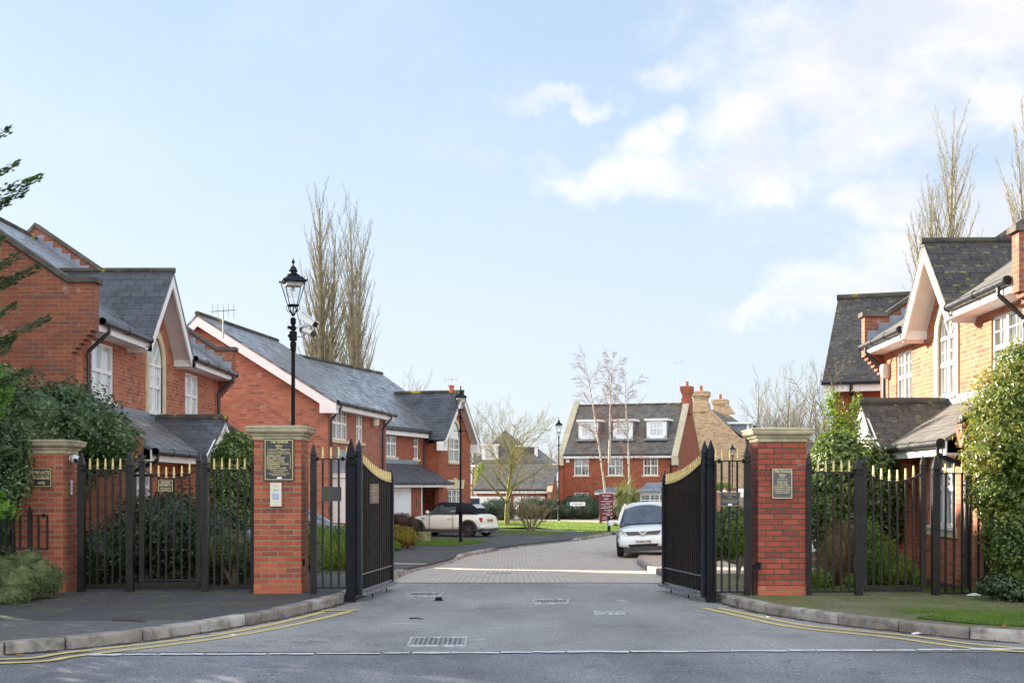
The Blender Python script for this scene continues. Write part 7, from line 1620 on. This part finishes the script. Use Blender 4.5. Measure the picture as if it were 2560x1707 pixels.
# ------------------------------------------------------------------ estate sign, bollards, name board, bin, far brick pier
p = gp(1515, 1311, .05); d = p.y; x0, x1 = (1498-1280)*d/F, (1533-1280)*d/F; r = root('estate_sign', 'tall maroon estate direction board with white lettering at the end of the lawn', 'sign', ((x0+x1)/2, d, p.z))
w = x1-x0; h = zt(1233, d)-p.z; zb = zt(1303, d)-p.z
MB().box(-w/2, w/2, -.03, .03, zb, h).build('board', m_maroon, r)
for s in (-1, 1): q = s*(w/2-.045); MB().box(q-.045, q+.045, -.028, .028, -.2, zb-.001).build('leg', m_maroon, r)
T = [('The Avenue', 0, h-.16, .13, 'CENTER', .35, w*.6), ('at', 0, h-.235, .05, 'CENTER', .3, 0), ('Repton', 0, h-.33, .10, 'CENTER', .35, w*.34)]
rows = [('BURNETT ROAD', .46), ('CIRCUS', .545), ('DOUGLAS CLOSE', .63), ('HAZEL LANE', .75), ('54-58 & 10-18', .83), ('BAY TREE', .95), ('CLOSE', 1.03), ('ELDERBERRY', 1.15), ('CLOSE', 1.23), ('HAZEL LANE', 1.35), ('6-60 & 1-11', 1.43), ('LOMBARDY', 1.55), ('CLOSE', 1.63)]
for s_, dz in rows: T.append((s_, w/2-w*.22, h-dz, .072, 'RIGHT', 0, w*.052*len(s_)))
text(T, lambda x, z, e: Vector((x, -.031-e, z)), 'lettering', m_lwhite, r)
m = MB()
for dz in (.46, .75, .95, 1.15, 1.35, 1.55): z = h-dz+.025; x = w/2-.10; m.slab([(x-.05, -.033, z-.012), (x, -.033, z-.012), (x, -.033, z-.035), (x+.05, -.033, z), (x, -.033, z+.035), (x, -.033, z+.012), (x-.05, -.033, z+.012)], (0, 1, 0), .002)
m.build('arrows', m_lwhite, r)
def bollard(px, py, ptop, label):
    p = gp(px, py, .1); H = zt(ptop, p.y)-p.z
    tag(MB().lathe([(.10, 0), (.10, .03), (.085, .05), (.07, H*.82), (.062, H*.9), (.045, H*.97), (.015, H)], tuple(p), 12).build('bollard', m_black, smooth=True), label, 'bollard', 'black tapered bollards')
bollard(1521.5, 1330, 1289, 'black tapered bollard on the kerb in front of the maroon sign'); bollard(1558.5, 1322, 1278, 'black tapered bollard half hidden by the white car'); bollard(1501, 1308, 1276, 'pale lit bollard edge behind the maroon sign left leg')
d = 84.5; r = root('street_name_sign', 'low white street name board in front of the clipped domes', 'sign', ((1444-1280)*d/F, d, -.6)); w = 38*d/F
z0, z1 = zt(1264, d)+.6, zt(1254.5, d)+.6
MB().box(-w/2, w/2, -.015, .015, z0, z1).build('board', m_lwhite, r); text([('HAZEL LANE', 0, z0+.07, .13, 'CENTER', 0, w*.62)], lambda x, z, e: Vector((x, -.016-e, z)), 'lettering', m_dark, r)
for s in (-1, 1): MB().box(s*w*.35-.03, s*w*.35+.03, .016, .05, 0, z1).build('leg', m_dark, r)
MB().box(-w/2-.2, -w/2-.04, -.02, .02, z0, z1+.03).build('green_panel', simple('green_panel', (.02, .14, .08), .5), r)
p = Wp(1185, 1285, 75); r = root('wheelie_bin', 'dark blue wheelie bin beside the end of the cross wing', 'bin', (p.x, 75, -.5)); z = zt(1246, 75)+.5
m = MB(); m.hexa([(-.25, -.3, .05), (.25, -.3, .05), (.25, .3, .05), (-.25, .3, .05)], [(-.31, -.36, z), (.31, -.36, z), (.31, .36, z), (-.31, .36, z)]); m.build('body', simple('dark_blue_plastic', (.03, .045, .09), .5), r)
MB().hexa([(-.33, -.4, z+.002), (.33, -.4, z+.002), (.33, .38, z+.002), (-.33, .38, z+.002)], [(-.28, -.36, z+.07), (.28, -.36, z+.07), (.28, .38, z+.12), (-.28, .38, z+.12)]).build('lid', simple('pale_lid', (.5, .52, .56), .5), r)
d = 62; x = (1826-1280)*d/F; r = root('brick_pier', 'low brick pier with a flat cap far beyond the right railing', 'wall', (x, d, -.6)); h = zt(1219, d)+.6
MB().box(-.22, .22, -.2, .2, -.1, h-.06).build('brickwork', m_pillar, r); MB().box(-.27, .27, -.25, .25, h-.058, h).build('cap', m_coping, r)
d = 60; r = root('low_brick_wall', 'low sunlit brick wall far beyond the right railing', 'wall', ((1775-1280)*d/F, d, -.6)); h = zt(1228, d)+.6; MB().box(-.1, 1.35, 0, .22, -.1, h-.05).build('brickwork', m_brick_mid, r); MB().box(-.14, 1.4, -.04, .26, h-.048, h).build('coping', m_cream, r)
bush('box_hedge', 'small bright hedge top beyond the low brick wall on the right', 'hedge', L_hedge, [PB(1800, 1215, 64, 32, 9, .4)], 2200, .07, seed=93, depth=.4)
